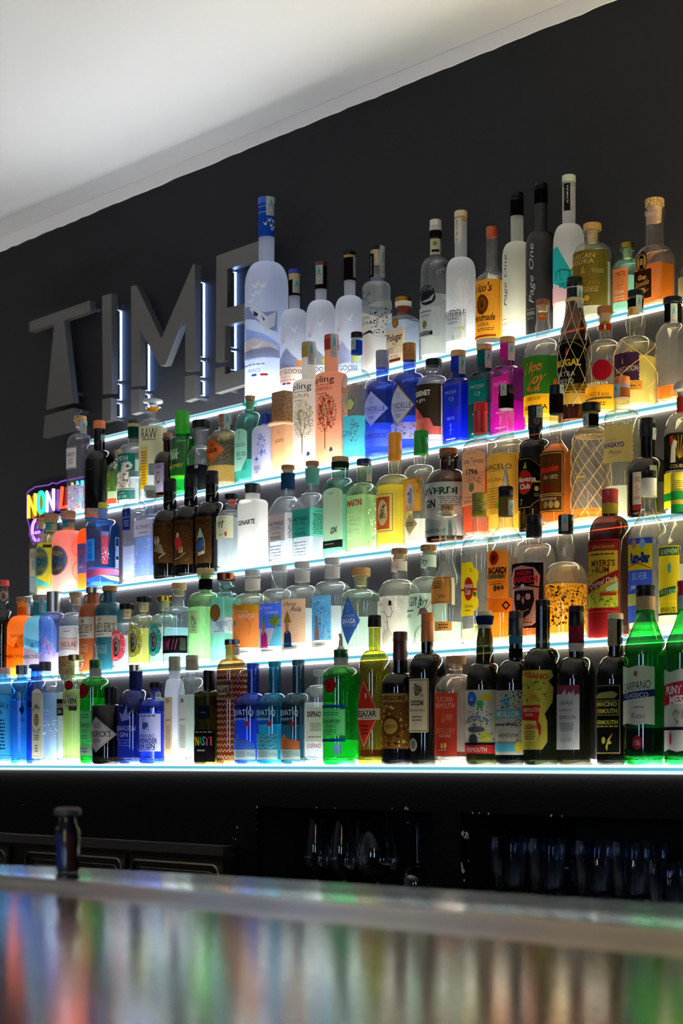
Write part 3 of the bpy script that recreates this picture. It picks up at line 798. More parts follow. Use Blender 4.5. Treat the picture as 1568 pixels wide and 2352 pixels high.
# ------------------------------------------------------------------ under-counter refrigerator on the left
FY = D1-0.028
fx1 = at(517, FY); ftop = EYE-0.198*0.985; fx0 = XL+2
fr = thing('bar_refrigerator', 'stainless steel bar refrigerator with gasketed doors below the lowest shelf', 'refrigerator', (fx1, FY, 0))
STEEL = pr('#8e887c', 0.28, 1.0, 0.06, 300, vary=0.12, vscale=6); DARKS = pr('#4a463e', 0.35, 1.0)
org = (fx1, FY, 0)
g = G(); g.box(fx0, FY-0.006, ftop-0.022, fx1, D1+0.004, ftop); rel(g, 'worktop', STEEL, fr, org, smooth=False)
g = G(); g.box(fx0, FY+0.008, 0.1, fx1+0.006, D1+0.004, ftop-0.022); rel(g, 'cabinet', DARKS, fr, org, smooth=False)
def door(xa, xb):
    X0, X1 = at(xa, FY), at(xb, FY); zt_ = ftop-0.034; zb_ = ftop-0.60
    g = G(); g.box(X0, FY, zb_, X1, FY+0.009, zt_); o = rel(g, 'door', pr('#5d574c', 0.3, 1.0, vary=0.2, vscale=12), fr, org, smooth=False)
    g = G(); r = 0.022; m = 0.012
    def rr_(x0, x1, z0, z1, r): return [(cx_+r*math.cos(math.radians(a)), FY-0.003, cz_+r*math.sin(math.radians(a))) for cx_, cz_, a0 in ((x1-r, z1-r, 0), (x0+r, z1-r, 90), (x0+r, z0+r, 180), (x1-r, z0+r, 270)) for a in range(a0, a0+91, 15)]
    for kk, (mm, rad) in enumerate(((m, 0.0045), (m+0.016, 0.0015), (m+0.030, 0.003))): g.tube([Vector(p)-Vector((0, 0, 0)) for p in rr_(X0+mm, X1-mm, zb_+mm, zt_-mm, r)], rad, 6, closed=True)
    q = rel(g, 'gasket_rim', pr('#8f8878', 0.25, 1.0), fr, org)
    g = G(); g.box(X0+0.05, FY-0.0012, zb_+0.05, X1-0.05, FY-0.0002, zt_-0.045); rel(g, 'door_glass', pr('#0b0b0b', 0.12), fr, org, smooth=False)
    g = G(); g.tube([(X0+0.06, FY-0.012, zt_-0.062), (X0+0.17, FY-0.012, zt_-0.062)], 0.0035, 8); g.tube([(X0+0.07, FY-0.012, zt_-0.062), (X0+0.07, FY, zt_-0.062)], 0.003, 6); g.tube([(X0+0.16, FY-0.012, zt_-0.062), (X0+0.16, FY, zt_-0.062)], 0.003, 6)
    rel(g, 'door_handle', pr('#b8b2a4', 0.2, 1.0), fr, org)
door(298, 512); door(56, 288); door(-210, 20); door(-520, -230)
# ------------------------------------------------------------------ glasses in the niches
CG = glass('#dfe6ea', 1.05, haze=0.03, gl=1.0, gp=1.1)
def wineglass(px, ytop, wpx, D, label, flip=False, h=0.19):
    d = depth(px, D); s = d/F; X = at(px, D); zt_ = EYE+(HY-ytop)*s
    t = thing('wine_glass', label, 'glass', (X, D, nz0+0.0005), 'stemmed glasses in the left niche')
    H = zt_-nz0-0.0005; Rm = wpx/2*s
    bowl = [(0.004, H*0.40), (Rm*0.35, H*0.42), (Rm*0.78, H*0.48), (Rm*0.98, H*0.56), (Rm, H*0.63), (Rm*0.93, H*0.74), (Rm*0.78, H*0.87), (Rm*0.62, H)]
    foot = [(Rm*0.85, 0.0), (Rm*0.85, 0.002), (Rm*0.4, 0.005), (0.006, 0.012), (0.0035, 0.02), (0.0032, H*0.36), (0.004, H*0.40)]
    if flip:
        bowl = [(r, H-z) for r, z in bowl]; foot = [(r, H-z) for r, z in foot]
    g = G(); g.lathe(bowl, 36, close=False); g.out('bowl', CG, t, ang=180)
    g = G(); g.lathe(foot, 36, close=True); g.out('stem', solidglass('#eef4f6', 1.45), t, ang=60)
for px, yt_, ww, DD, lb in ((668, 1878, 56, 2.70, 'tulip wine glass nearest the left edge of the left niche'), (728, 1879, 60, 2.70, 'tulip wine glass, second from the left edge of the niche'), (788, 1881, 62, 2.70, 'tulip wine glass just left of the widest glass in the niche'), (866, 1883, 98, 2.72, 'widest stemmed glass in the left niche, with a broad bowl'), ):
    wineglass(px, yt_, ww, DD, lb)
wineglass(700, 1876, 58, 2.82, 'wine glass in the back row between the two leftmost tulip glasses')
wineglass(835, 1880, 58, 2.84, 'wine glass in the back row behind the widest glass')
wineglass(960, 1888, 76, 2.74, 'upside-down stemmed glass standing on its rim, rightmost in the left niche', flip=True)
def tumbler(px, w, ytop, h, D, z, label):
    d = depth(px, D); s = d/F; X = at(px, D); Rm = w/2*s
    g = G(); g.lathe([(Rm*0.2, 0.006), (Rm*0.78, 0.008), (Rm*0.80, 0.0), (Rm*0.86, 0.002), (Rm, h*0.85), (Rm, h)], 96, sec=lambda t, r, zz_: r*(1-0.025*(0.5+0.5*math.cos(24*t))*(0.15 if zz_ > h*0.84 else 1)), close=False)
    o = g.out('tumbler', glass('#c4d2e2', 1.1, haze=0.04, gl=1.0, gp=1.3), None, ang=180); o.location = (X, D, z); tag(o, label, 'glass', 'ribbed tumblers stacked in the right niche')
    return o
TH_ = 0.088
zb = nz0+0.0005
spots = [(1168, 88, 'first stack from the niche edge'), (1256, 86, 'second stack from the niche edge'), (1362, 86, 'third stack, right of a narrow gap'), (1448, 90, 'fourth stack from the niche edge'), (1530, 88, 'stack cut by the right edge of the picture')]
for px, ww, lb in spots:
    DD = 2.615
    top = EYE-0.150 if px < 1500 else EYE-0.185
    hh = (top-zb)/2-0.0004
    tumbler(px, ww, 0, hh, DD, zb, 'ribbed clear tumbler, lower glass of the '+lb)
    tumbler(px, ww, 0, hh, DD, zb+hh+0.0006, 'ribbed clear tumbler, upper glass of the '+lb)
for px, ww, lb in ((1212, 84, 'between the first and second stacks'), (1310, 84, 'between the second and third stacks'), (1405, 84, 'between the third and fourth stacks'), (1490, 84, 'between the fourth and last stacks')):
    DD = 2.70; hh = (EYE-0.155-zb)/2-0.0004
    tumbler(px, ww, 0, hh, DD, zb, 'ribbed tumbler in the back row at the bottom, '+lb)
    tumbler(px, ww, 0, hh, DD, zb+hh+0.0006, 'ribbed tumbler in the back row on top, '+lb)
# ------------------------------------------------------------------ small bottle on the counter
bx = 156; bd = F*(EYE-CT)/(2003-HY); bD = bd*(SA*(bx-CX)/F+CA)
P0 = Vector((at(bx, bD), bD, CT+0.0003)); s = bd/F
t = thing('dropper_bottle', 'small dark bottle with a pale cap on the counter, out of focus', 'bottle', P0)
g = G(); hw_ = 27*s; g.lathe([(hw_*0.85, 0), (hw_, 0.002), (hw_, 95*s), (hw_*0.7, 110*s), (hw_*0.62, 128*s)], 28, close=True); g.out('body', pr('#15101c', 0.12), t)
g = G(); g.lathe([(hw_*1.0, 128*s), (hw_*1.15, 131*s), (hw_*1.15, 142*s), (hw_*0.9, 148*s)], 28); g.out('cap', pr('#4c4a48', 0.5), t)
g = G(); 
for a0, a1, ii in ((-0.4, 0.5, 0), (0.9, 1.7, 1)):
    n_ = 8; v = [(1.01*hw_*math.sin(a0+(a1-a0)*k/n_), -1.01*hw_*math.cos(a0+(a1-a0)*k/n_), z) for z in (4*s, 88*s) for k in range(n_+1)]
    g.add(v, [(k, k+1, n_+2+k, n_+1+k) for k in range(n_)], ii)
g.out('label', [pr('#182766', 0.5), pr('#3a160c', 0.5)], t)
# ================================================================== BOTTOM SHELF
K, W_, CRM = '#1b1a1a', '#ece8e0', '#e6dcc2'
GRN = '#0e7a2a'
bottle(1, 10, 62, (1534, 1548, 1566, 1600), 30, ('c', '#5cb8ec', .9), ('cap', '#d8a99c'), 'blue square-shouldered gin bottle cut by the left edge, pale pink cap', [
  Lab(27, 1593, 1738, '#3f9cc4', [FR(-.92, .02, .92, .98, 1.2, '#16324a'), T(0, .80, .10, 'BOMBAY', '#16324a', 1.5, arc=.05), S(-.5, .1, .5, .6, 9, '#16324a', 3), E(0, .70, .3, .05, '#2c6f98')], xl=-26, shape='a')], liq=(1606, '#a5dcf6'), wc=28, name='gin_bottle', sh='s')
bottle(1, 50, 50, (1528, 1549, 1560, 1594), 22, ('c', '#3f9eea', .9), ('cap', '#16345c'), 'slim blue gin bottle with dark blue cap, left of the flared stopper', [SEAL(44, 54, 1529, 1549), Lab(70, 1600, 1735, None, [P([(0, .86), (.25, .78), (.1, .70), (-.1, .70), (-.25, .78)], '#0d2540'), T(0, .6, .06, 'GIN', '#12305a', .5)], xl=30)], liq=(1610, '#8ecbf8'), name='gin_bottle', wc=27, back=.01)
bottle(1, 84, 46, (1526, 1541, 1562, 1590), 26, ('c', '#2f62c8', .9), ('flare', '#29357e'), 'deep blue gin bottle with flared blue stopper', [Lab(99, 1612, 1625, '#16305a', xl=62)], liq=(1600, '#7fa8f0'), name='gin_bottle', wc=36, back=.012)
bottle(1, 104, 64, (1520, 1541, 1552, 1588), 27, ('c', '#e6f4fb', 1), ('cap', '#4a4b4d'), 'clear square gin bottle with tall cream arched label and grey cap', [
  Lab(98, 1583, 1741, '#d9cfae', [FR(-.86, .025, .86, .93, .8, '#222222'), T(0, .72, .07, 'BOMBAY', '#222222', 1.35, arc=.06, b=.01), E(0, .55, .42, .085, '#222222'), E(0, .55, .34, .07, '#b99a4d'), T(0, .40, .06, 'DRY GIN', '#222222', 1.4, arc=-.05), S(-.5, .25, .5, .34, 3, '#444444', 5), S(-.3, .08, .3, .2, 3, '#444444', 6)], xl=73, shape='a'),
  SEAL(118, 130, 1521, 1553),
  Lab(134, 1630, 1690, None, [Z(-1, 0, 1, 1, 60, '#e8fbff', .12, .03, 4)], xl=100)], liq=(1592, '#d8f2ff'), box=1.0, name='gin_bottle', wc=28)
bottle(1, 153, 44, (1507, 1549, 1556, 1572), 36, ('c', '#e9f2ee', 1), ('cork', '#b89058'), 'narrow clear bottle with a tall cork, mostly hidden by the pale green bottle', [Lab(150, 1606, 1644, '#2a1c17', [T(0, .6, .3, 'CALIFORNIA', '#d8cfc0', 1.5), T(0, .25, .25, 'GIN', '#d8cfc0', .8)], xl=131)], liq=(1590, '#f0faf8'), name='gin_bottle', wc=37, back=.02)
bottle(1, 175, 62, (1504, 1518, 1549, 1580), 27, ('c', '#dff0c4', 1), ('cap', '#b39664m'), 'pale green fluted gin bottle with gold cap and dark red wax seal', [
  Lab(177, 1594, 1627, '#a9a88c', [T(.1, .5, .36, 'No TEN', '#222222', 1.6, b=.02), S(-.2, .75, .4, .95, 2, '#555555')], xl=144),
  Lab(168, 1564, 1586, '#7a1220', [E(0, .5, .6, .32, '#9c2030')], xl=149, shape='e', name='wax_seal', zone='b'),
  Lab(176, 1622, 1633, '#3a3a2c', [], xl=158)], liq=(1584, '#d9f0b0'), rib=('v', 14, .0016), name='gin_bottle', wc=37, sh='r', lip=3)
def tanq(xc, w, yt, label, ext, xs, txt2):
    return bottle(1, xc, w, (yt, yt+19, yt+40, yt+64), w*.36, ('c', '#17b83a', 1.0), ('screw', '#0c5a20g'), label, [
      Lab(xs[0], xs[1], xs[2], '#6fbf84', [FR(-.96, .03, .96, .97, .8, '#2e7a50'), T(0, .58, .20, 'Tanqueray', '#1c5138', 1.5, sh=.35), T(0, .36, .13, txt2, '#2a6a44', 1.0), S(-.5, .1, .5, .25, 2, '#2e7a50'), S(-.6, .75, .6, .92, 2, '#2e7a50')]),
      Lab(xs[3]+13, xs[4]-17, xs[4]+17, '#8d1420', [E(0, .5, .72, .38, '#a82230'), E(0, .5, .3, .2, '#7a0f1a')], xl=xs[3]-13, shape='e', name='wax_seal', zone='b')]+ext, liq=(1700 if xc > 500 else 1604, '#5de07a'), bands=[(yt+19, yt+41, '#b9b6b6')], pour=36, name='gin_bottle', wc=w*.36+2, ring=None)
tanq(219, 72, 1516, 'green shaker-shaped gin bottle with pourer beside the pale green bottle', [Lab(211, 1711, 1735, '#7a8a88', [S(-.5, .2, .5, .8, 2, '#4a5a58')])], (211, 1633, 1706, 190, 1588), 'LONDON DRY GIN')
bottle(1, 254, 88, (1578, 1616, 1618, 1623), 27, ('c', '#14100f', 1), ('cap', '#121214'), 'squat black apothecary gin bottle with white diamond label', [
  Lab(268, 1647, 1728, '#c9c3bb', [P([(-.93, .5), (0, .04), (.93, .5), (0, .96)], '#8f8a84'), P([(-.9, .5), (0, .055), (.9, .5), (0, .945)], '#c9c3bb'), T(.02, .52, .17, "HENDRICK'S", K, 1.42, b=.01), T(0, .33, .12, 'GIN', K, .42), S(-.3, .68, .3, .85, 4, '#6a6560')], shape='d')], liq=(1640, '#2a2220'), name='gin_bottle', wc=28, sh='f')
bottle(1, 312, 86, (1527, 1542, 1584, 1644), 29, ('c', '#3548a0', .9), ('cap', '#c0b8a8m'), 'dark blue round gin bottle with printed white stag and silver cap', [
  Lab(322, 1618, 1740, None, [T(0, .55, .10, 'MARAHORN', '#c8d0ee', 1.5), T(.1, .43, .09, 'GIN', '#c8d0ee', .5), P([(-.2, .85), (.1, .8), (.3, 1), (.35, .8), (.6, .9), (.4, .7), (0, .68)], '#8e9cc8'), S(-.3, .2, .5, .35, 3, '#5a68a8')])], liq=(1648, '#2a3f9c'), bands=[(1543, 1583, '#2a3158')], name='gin_bottle', wc=31)
bottle(1, 358, 92, (1567, 1580, 1604, 1630), 24, ('c', '#2b53d8', .9), ('cap', '#15151a'), 'ribbed cobalt blue gin bottle with pale label showing a blue beast', [
  Lab(371, 1640, 1726, '#d9dcf0', [T(0, .41, .10, 'DRUMSHANBO', '#24345e', 1.3), T(0, .28, .14, 'GUNPOWDER', '#1c2a55', 1.62, b=.02), T(0, .14, .13, 'IRISH GIN', '#1c2a55', 1.35, b=.02), E(.05, .68, .16, .1, '#3a6a9c'), E(.2, .7, .12, .07, '#3a6a9c'), L([(.0, .75), (-.1, .85), (.05, .9)], 1.4, '#3a6a9c'), L([(.2, .6), (.35, .55), (.3, .7)], 1.2, '#3a6a9c'), S(-.7, .9, .7, .98, 1, '#3a6a9c'), S(-.7, .02, .7, .07, 1, '#3a6a9c')]),
  SEAL(357, 368, 1590, 1612)], liq=(1636, '#7f9cf8'), rib=('v', 40, .0016), name='gin_bottle', wc=29)
bottle(1, 401, 62, (1508, 1541, 1560, 1600), 26, ('f', '#f2f6ff', .06, .3), ('foil', '#9a9a84'), 'frosted white gin bottle with tall tan tag label and foil top', [
  Lab(394, 1601, 1737, '#d9c09a', [T(.1, .62, .05, "jensen's", '#2a2018', 1.2), S(-.5, .12, .6, .52, 16, '#8a7558', 4), E(0, .93, .3, .035, '#a8813f'), E(0, .93, .14, .016, '#e0cfa8')], xl=371, shape='o')], name='gin_bottle', wc=28, box=.55)
bottle(1, 441, 68, (1505, 1539, 1556, 1596), 28, ('c', '#eaf4f0', 1), ('foil', '#a09a84'), 'clear gin bottle with tall white tag label and torn foil top', [
  Lab(430, 1600, 1735, '#e3e4dc', [T(.1, .62, .05, "jensen's", '#2a2a28', 1.2), S(-.5, .12, .6, .52, 16, '#8a8a80', 5), E(0, .93, .3, .035, '#444440'), E(0, .93, .14, .016, '#e3e4dc')], xl=408, shape='o')], liq=(1596, '#eefaf6'), name='gin_bottle', wc=30, box=.55)
bottle(1, 480, 74, (1540, 1583, 1586, 1592), 26, ('c', '#57540c', 1), ('cap', '#14130f'), 'dark olive square bottle with rainbow lettering on a black label', [
  Lab(493, 1677, 1750, '#100e10', [T(-.75, .66, .28, 'D', '#b0303a', .25, b=.02), T(-.5, .66, .28, 'Y', '#d07a20', .25, b=.02), T(-.22, .66, .28, 'N', '#d8b020', .26, b=.02), T(.05, .66, .28, 'A', '#3a8a4a', .26, b=.02), T(.30, .66, .28, 'S', '#2a9ab0', .24, b=.02), T(.54, .66, .28, 'T', '#c8503a', .25, b=.02), T(.76, .66, .28, 'I', '#c83a5a', .08, b=.02), S(-.2, .3, .4, .42, 1, '#8a8a80'), S(-.8, .9, .8, .97, 1, '#8a8a80')]),
  Lab(481, 1622, 1652, '#101820', [S(-.5, .4, .5, .6, 1, '#4a5a6a')], xl=455)], liq=(1600, '#8a8420'), name='gin_bottle', wc=27, sh='f', box=.9)
def zig(c):
    o = []
    for j in range(15):
        v = .02+.065*j; o.append(('l', [(-1+k*2/24, v+(.03 if k % 2 else 0)) for k in range(25)], .9, c))
    return ('m', o)
bottle(1, 533, 72, (1469, 1482, 1514, 1542), 30, ('c', '#a8743f', 1), ('metal', '#6a6a78m'), 'tall amber glass bottle patterned with white zigzag lines', [
  Lab(569, 1540, 1745, None, [zig('#c8bca8')], xl=498), Lab(533, 1562, 1608, '#5d3f26', [FR(-.98, .02, .98, .98, .9, '#c8bca8'), T(.1, .6, .26, "RIGBY'S", '#d8cdb8', 1.2), S(-.3, .2, .5, .35, 1, '#c8bca8')]), SEAL(538, 549, 1487, 1505)], liq=(1556, '#9a6430'), name='gin_bottle', wc=35, lip=1)
def selv(xc, w, yt, col, liqc, label, word, scene, xr, lev):
    return bottle(1, xc, w, (yt, yt+12, 1592, 1626), 28, ('c', col, .9), ('cap', col), label, [
      Lab(xr, 1626, 1655, None, [T(.05, .62, .46, 'SELVATIQ', '#d8e4e4', 1.75), T(0, .1, .2, word, '#b8d4d8', 1.1)], turn=1),
      Lab(xr-14, 1658, 1668, '#b0282c', [], xl=xr-26, name='red_seal'),
      Lab(xr, 1683, 1722, None, scene), Lab(xr+2, 1721, 1745, '#9fb4ac', [S(-.5, .2, .4, .8, 4, '#5a7070'), T(.72, .5, .4, '43,1% Vol', '#34484a', .42), L([(.46, .1), (.46, .9)], .5, '#5a7070')], name='lower_label')], liq=(lev, liqc), name='gin_bottle', wc=29)
hill = lambda c: P([(-1, 0), (1, 0), (1, .35), (.6, .5), (.3, .4), (0, .7), (-.3, .95), (-.6, .6), (-1, .8)], c)
wave = lambda c: ('m', [('l', [(-1+k/10, .15+.22*j+.07*math.sin(k*1.1+j*1.7)) for k in range(21)], 1.3, c) for j in range(4)])
selv(581, 96, 1524, '#2350c8', '#6a94f0', 'royal blue gin bottle with printed mountain and torn tax seal', 'ALPINE', [hill('#4468b0')], 585, 1652)
selv(631, 98, 1520, '#1893b4', '#7ad0e0', 'turquoise gin bottle with printed waves, between the royal blue and grey-blue ones', 'MEDITERRANEAN', [P([(-1, 0), (1, 0), (1, .9), (-1, .95)], '#3a8c9c'), wave('#8cc8d0')], 636, 1665)
selv(685, 98, 1516, '#3a6878', '#5a9cb0', 'grey-blue gin bottle with printed orange desert cliff', 'DESERT', [hill('#c87850'), P([(-1, 0), (1, 0), (1, .5), (.3, .62), (-1, .55)], '#b8683f')], 688, 1666)
bottle(1, 736, 92, (1539, 1553, 1574, 1606), 29, ('c', '#eef4f4', 1), ('cap', '#b8c0b8'), 'clear gin bottle with large plain white label and red writing below', [
  Lab(742, 1625, 1704, '#e6dfce', turn=24, ops=[T(0, .80, .16, 'GINEPRAIO', '#201c1a', 1.6, b=.03), S(-.4, .3, .8, .55, 6, '#6a645c', 7), S(-.6, .1, .8, .18, 1, '#8a7a6a')]),
  Lab(742, 1706, 1720, None, [T(0, .5, .8, 'GINEPRAIO', '#b8404a', 1.6, b=.01)], turn=24), ], liq=(1614, '#f2fafa'), name='gin_bottle', wc=34)
tanq(783, 88, 1492, 'green shaker-shaped gin bottle with pourer and blue bands, centre of the bottom shelf', [
  Lab(793, 1620, 1627, '#17409a', [], name='blue_band'), Lab(793, 1697, 1704, '#17409a', [], name='blue_band'), Lab(783, 1708, 1732, '#6f9aa0m', [], xl=765, name='foil_label')], (793, 1630, 1690, 757, 1575), 'ALCOHOL FREE 0.0')
VG = '#2a2c10'
bottle(1, 860, 76, (1413, 1441, 1494, 1552), 27, ('c', '#8f8a1c', .85), ('foil', '#201c14'), 'olive glass vermouth bottle with red triangular label pointing right', [
  Lab(872, 1560, 1722, '#b8331f', [P([(-.94, .5), (0, .04), (.94, .5), (0, .96)], '#d8c8a4'), P([(-.9, .5), (0, .055), (.9, .5), (0, .945)], '#bb3420'), P([(-1, .42), (.99, .42), (.99, .58), (-1, .58)], '#dccda8'), T(.02, .51, .09, 'BELSAZAR', K, 1.5, b=.02), S(-.4, .43, .5, .455, 1, '#6a5a40'), S(-.2, .2, .3, .36, 3, '#7a1c10'), E(.15, .76, .05, .04, '#e0d0b0')], shape='d')], liq=(1722, '#5a2410'), name='vermouth_bottle', wc=31)
bottle(1, 919, 88, (1451, 1516, 1546, 1580), 33, ('c', '#0e0c10', 1), ('foil', '#4a2628'), 'black vermouth bottle with maroon capsule and ornate brown and gold label', [
  Lab(940, 1593, 1720, '#6e4820', [P([(-1, .84), (.85, .84), (.95, .9), (.85, .99), (-1, .99)], '#a8834a'), T(0, .91, .09, 'PROFESSORE', '#2c1a0c', 1.6, b=.02), Z(-.9, .03, .95, .8, 150, ['#b08a48', '#3c220c', '#8f5a1c', '#caa258'], .12, .05, 8), E(.1, .4, .5, .2, '#54330f'), E(.1, .4, .36, .14, '#a8813a'), T(.1, .4, .07, 'VERMOUTH', '#2c1a0c', .6)])], name='vermouth_bottle', wc=34)
bottle(1, 981, 84, (1407, 1474, 1500, 1548), 27, ('c', '#181810', 1), ('foil', '#b06a34'), 'dark wine-shaped vermouth bottle with orange capsule and cream label', [
  Lab(984, 1560, 1683, '#d8cba0', [FR(-.93, .03, .93, .97, 1.6, '#7a5c2c'), T(0, .55, .09, 'COCCHI', '#231c14', 1.2, b=.04), T(0, .41, .05, 'VERMOUTH DI TORINO', '#5a4c34', 1.5), E(.15, .78, .3, .1, '#8a7a52'), Z(-.2, .68, .55, .9, 26, '#4a3f28', .09, .03, 2), S(-.4, .2, .5, .32, 2, '#6a5c40')], shape='o'),
  Lab(958, 1696, 1726, '#8a8478', [E(0, .5, .6, .34, '#5a564c')], xl=942, shape='e', name='round_seal')], name='vermouth_bottle', wc=29, bands=[(1475, 1499, '!#8f9c1a')] )
bottle(1, 1047, 100, (1507, 1526, 1549, 1592), 33, ('c', '#efe6d4', 1), ('wood', '#a98552'), 'clear bottle with wooden stopper, brick red label and dark liquid left at the bottom', [
  Lab(1049, 1593, 1736, '#9c3424', [T(.05, .90, .085, 'TUSCAN', '#d8b89a', 1.25), T(.05, .80, .085, 'VERMOUTH', '#d8b89a', 1.6), T(.1, .40, .085, 'DISTILLERY', '#c88a5a', 1.55), E(.2, .16, .1, .05, '#d8b04a'), E(-.05, .16, .1, .05, '#d8b04a'), P([(-.1, .52), (.05, .74), (.18, .52)], '#b8783a'), S(.2, .56, .7, .66, 4, '#d0a080'), S(-.3, .29, .6, .34, 2, '#d8b89a'), S(-.3, .08, .3, .1, 1, '#d8b89a')])], liq=(1727, '#5a1208'), name='vermouth_bottle', wc=46, lip=5)
bottle(1, 1113, 88, (1403, 1415, 1524, 1580), 42, ('c', '#2a2c12', 1), ('cap', '#d0c49a'), 'dark vermouth bottle with cream cap and white label drawn with fruit and blue circle', [
  Lab(1137, 1586, 1731, '#c8c6a8', [E(-.1, .86, .26, .12, '#3468b8'), T(-.1, .86, .07, 'Ar', '#d0d8e8', .2), T(.1, .52, .09, 'VERMUT', '#3468b8', 1.2, arc=.08, b=.04), T(.1, .5, .08, 'VERMUT', '#d0b830', 1.1, arc=.08), E(.1, .38, .42, .05, '#54585c'), E(.32, .78, .16, .06, '#4a9a58'), E(.55, .26, .2, .09, '#c0b83c'), E(.6, .88, .25, .05, '#d0b830'), Z(-.9, .22, .95, .8, 150, ['#5a5c54', '#3a3c38', '#8a8c70'], .06, .02, 5), E(0, .22, .22, .09, '#3a4444'), R(-1, 0, 1, .135, '#b02a28'), T(.1, .065, .07, 'VERMOUTH', '#e0d8c8', 1.0), R(-1, .135, 1, .17, '#18181a')])], name='vermouth_bottle', wc=34, neck=[(1470, 38), (1444, 30)], bands=[(1436, 1444, '#c8c8c0'), (1416, 1434, '#1a2a50')])
bottle(1, 1184, 92, (1404, 1460, 1516, 1574), 30, ('c', '#10120e', 1), ('foil', '#23282a'), 'dark vermouth bottle with blue neck band and grey floral label with teal banner', [
  Lab(1202, 1587, 1734, '#a9a590', [E(.1, .83, .22, .09, '#54a8b0'), Z(-.2, .7, .95, .98, 50, ['#5a5a50', '#3c4440'], .08, .03, 3), R(-1, .57, 1, .70, '#4a98a4'), T(.15, .635, .09, 'MIDILLOR', '#d8cc98', 1.3, b=.01), T(.15, .30, .06, 'VERMOUTH', '#3a3832', 1.1), Z(-.9, .42, .95, .56, 60, '#4a4a42', .06, .02, 4), Z(.6, .1, .98, .6, 40, '#6a6858', .06, .02, 9), R(-1, .05, .6, .18, '#4a98a4'), E(.75, .12, .2, .09, '#c0a83c'), S(-.7, .44, .5, .5, 1, '#3a3832')])], bands=[(1461, 1479, '#3a7a90'), (1490, 1512, '#14161a')], name='vermouth_bottle', wc=34)
bottle(1, 1246, 92, (1378, 1393, 1488, 1545), 33, ('c', '#1e2412', 1), ('cap', '#1c2016'), 'tall dark vermouth bottle with yellow shaped label and red lettering', [
  Lab(1270, 1541, 1722, '#b0a43c', [T(.05, .945, .07, 'CASSANO', '#a02818', 1.4, b=.03, arc=-.02, sl=-.18), Z(-.9, .6, .7, .86, 70, ['#6a8030', '#4a6420', '#8a9a3c'], .1, .03, 3), P([(-1, .12), (.3, .12), (.45, .2), (.45, .3), (.34, .36), (.42, .56), (-1, .56)], '#a82a20'), T(-.05, .5, .055, 'VERMOUTH', '#dccc8a', .95), T(-.1, .44, .035, 'ROSSO', '#dccc8a', .4), P([(-1, .1), (.25, .1), (.38, .18), (.25, .36), (-1, .38)], '#c0b050'), T(.0, .29, .06, 'CASSANO', '#a02818', .9, b=.02), S(-.5, .12, .2, .24, 4, '#6a5c28'), T(.1, .66, .08, 'VM', '#c84030', .3)], shape='c')], name='vermouth_bottle', wc=34)
bottle(1, 1323, 90, (1392, 1437, 1510, 1564), 34, ('c', '#232010', 1), ('foil', '#1c1a1a'), 'dark bottle with wine red and white neck band and white skyline label', [
  Lab(1330, 1575, 1722, '#a9a8a4', [P([(-1, 1), (1, 1), (1, .86), (.8, .86), (.7, .83), (.6, .93), (.5, .86), (.3, .9), (.1, .84), (0, .94), (-.3, .86), (-1, .86)], '#7a3440'), T(.05, .73, .06, 'LEGALE', '#2c2c2c', 1.0), T(.1, .5, .06, 'VERMOUTH', '#2c2c2c', 1.3), T(0, .62, .05, 'e poetico', '#54544f', 1.0, sh=.3), S(-.5, .28, .6, .42, 4, '#66645f'), S(-.4, .12, .5, .18, 2, '#8a8884')])], bands=[(1438, 1478, '#7a2632'), (1478, 1497, '#c0bcb4')], name='vermouth_bottle', wc=36)
bottle(1, 1413, 86, (1409, 1422, 1508, 1566), 34, ('c', '#14130c', 1), ('cap', '#c4b486'), 'dark vermouth bottle with cream cap and gold-framed black label', [
  Lab(1425, 1573, 1733, '#14150f', [FR(-.93, .02, .93, .98, .9, '#b8a848'), T(.0, .72, .07, 'MANCINO', '#c8b850', 1.5, b=.02), T(0, .62, .07, 'VERMOUTH', '#c8b850', 1.5, b=.02), FR(-.85, .56, .85, .77, .9, '#b8a848'), T(0, .46, .06, 'VERMOUTH', '#c8b850', 1.6, b=.02), P([(-.9, .8), (.6, .8), (.8, .86), (.5, .9), (-.4, .88), (-.9, .84)], '#8f8a4a'), P([(.05, .1), (.2, .22), (.5, .3), (.3, .2), (.45, .16), (.2, .14), (.15, .05)], '#b8a848'), E(-.1, .2, .14, .05, '#b8a848'), S(-.8, .38, .8, .42, 1, '#b8a848')]), Lab(1416, 1424, 1484, '#a99878', [S(-.5, .1, .5, .6, 4, '#8a7858')], xl=1396)], name='vermouth_bottle', wc=36)
bottle(1, 1482, 100, (1344, 1370, 1400, 1506), 42, ('c', '#159a36', .95), ('screw', '#20202a'), 'green bottle with white label and navy diagonal stripe', [
  Lab(1502, 1530, 1666, '#b4b0a4', [T(.05, .66, .15, 'CARPANO', '#22242c', 1.5, sl=.12), P([(-1, .40), (1, .48), (1, .60), (-1, .52)], '#232c5a'), T(.05, .50, .08, 'CLASSICO', '#c8c8d0', 1.3, sl=.05), E(.1, .86, .1, .05, '#8a5448'), T(.2, .16, .10, 'Rosso', '#7a4444', .7, sh=.3), S(0, .28, .5, .32, 1, '#55524c')], shape='w'),
  Lab(1475, 1690, 1722, '#7a1c2c', [T(0, .5, .4, '1786', '#c09a8a', 1.0)], xl=1452, shape='e', name='round_seal')], liq=(1672, '#100c18'), bands=[(1371, 1402, '#b08a6c')], name='vermouth_bottle', wc=44, sh='s')
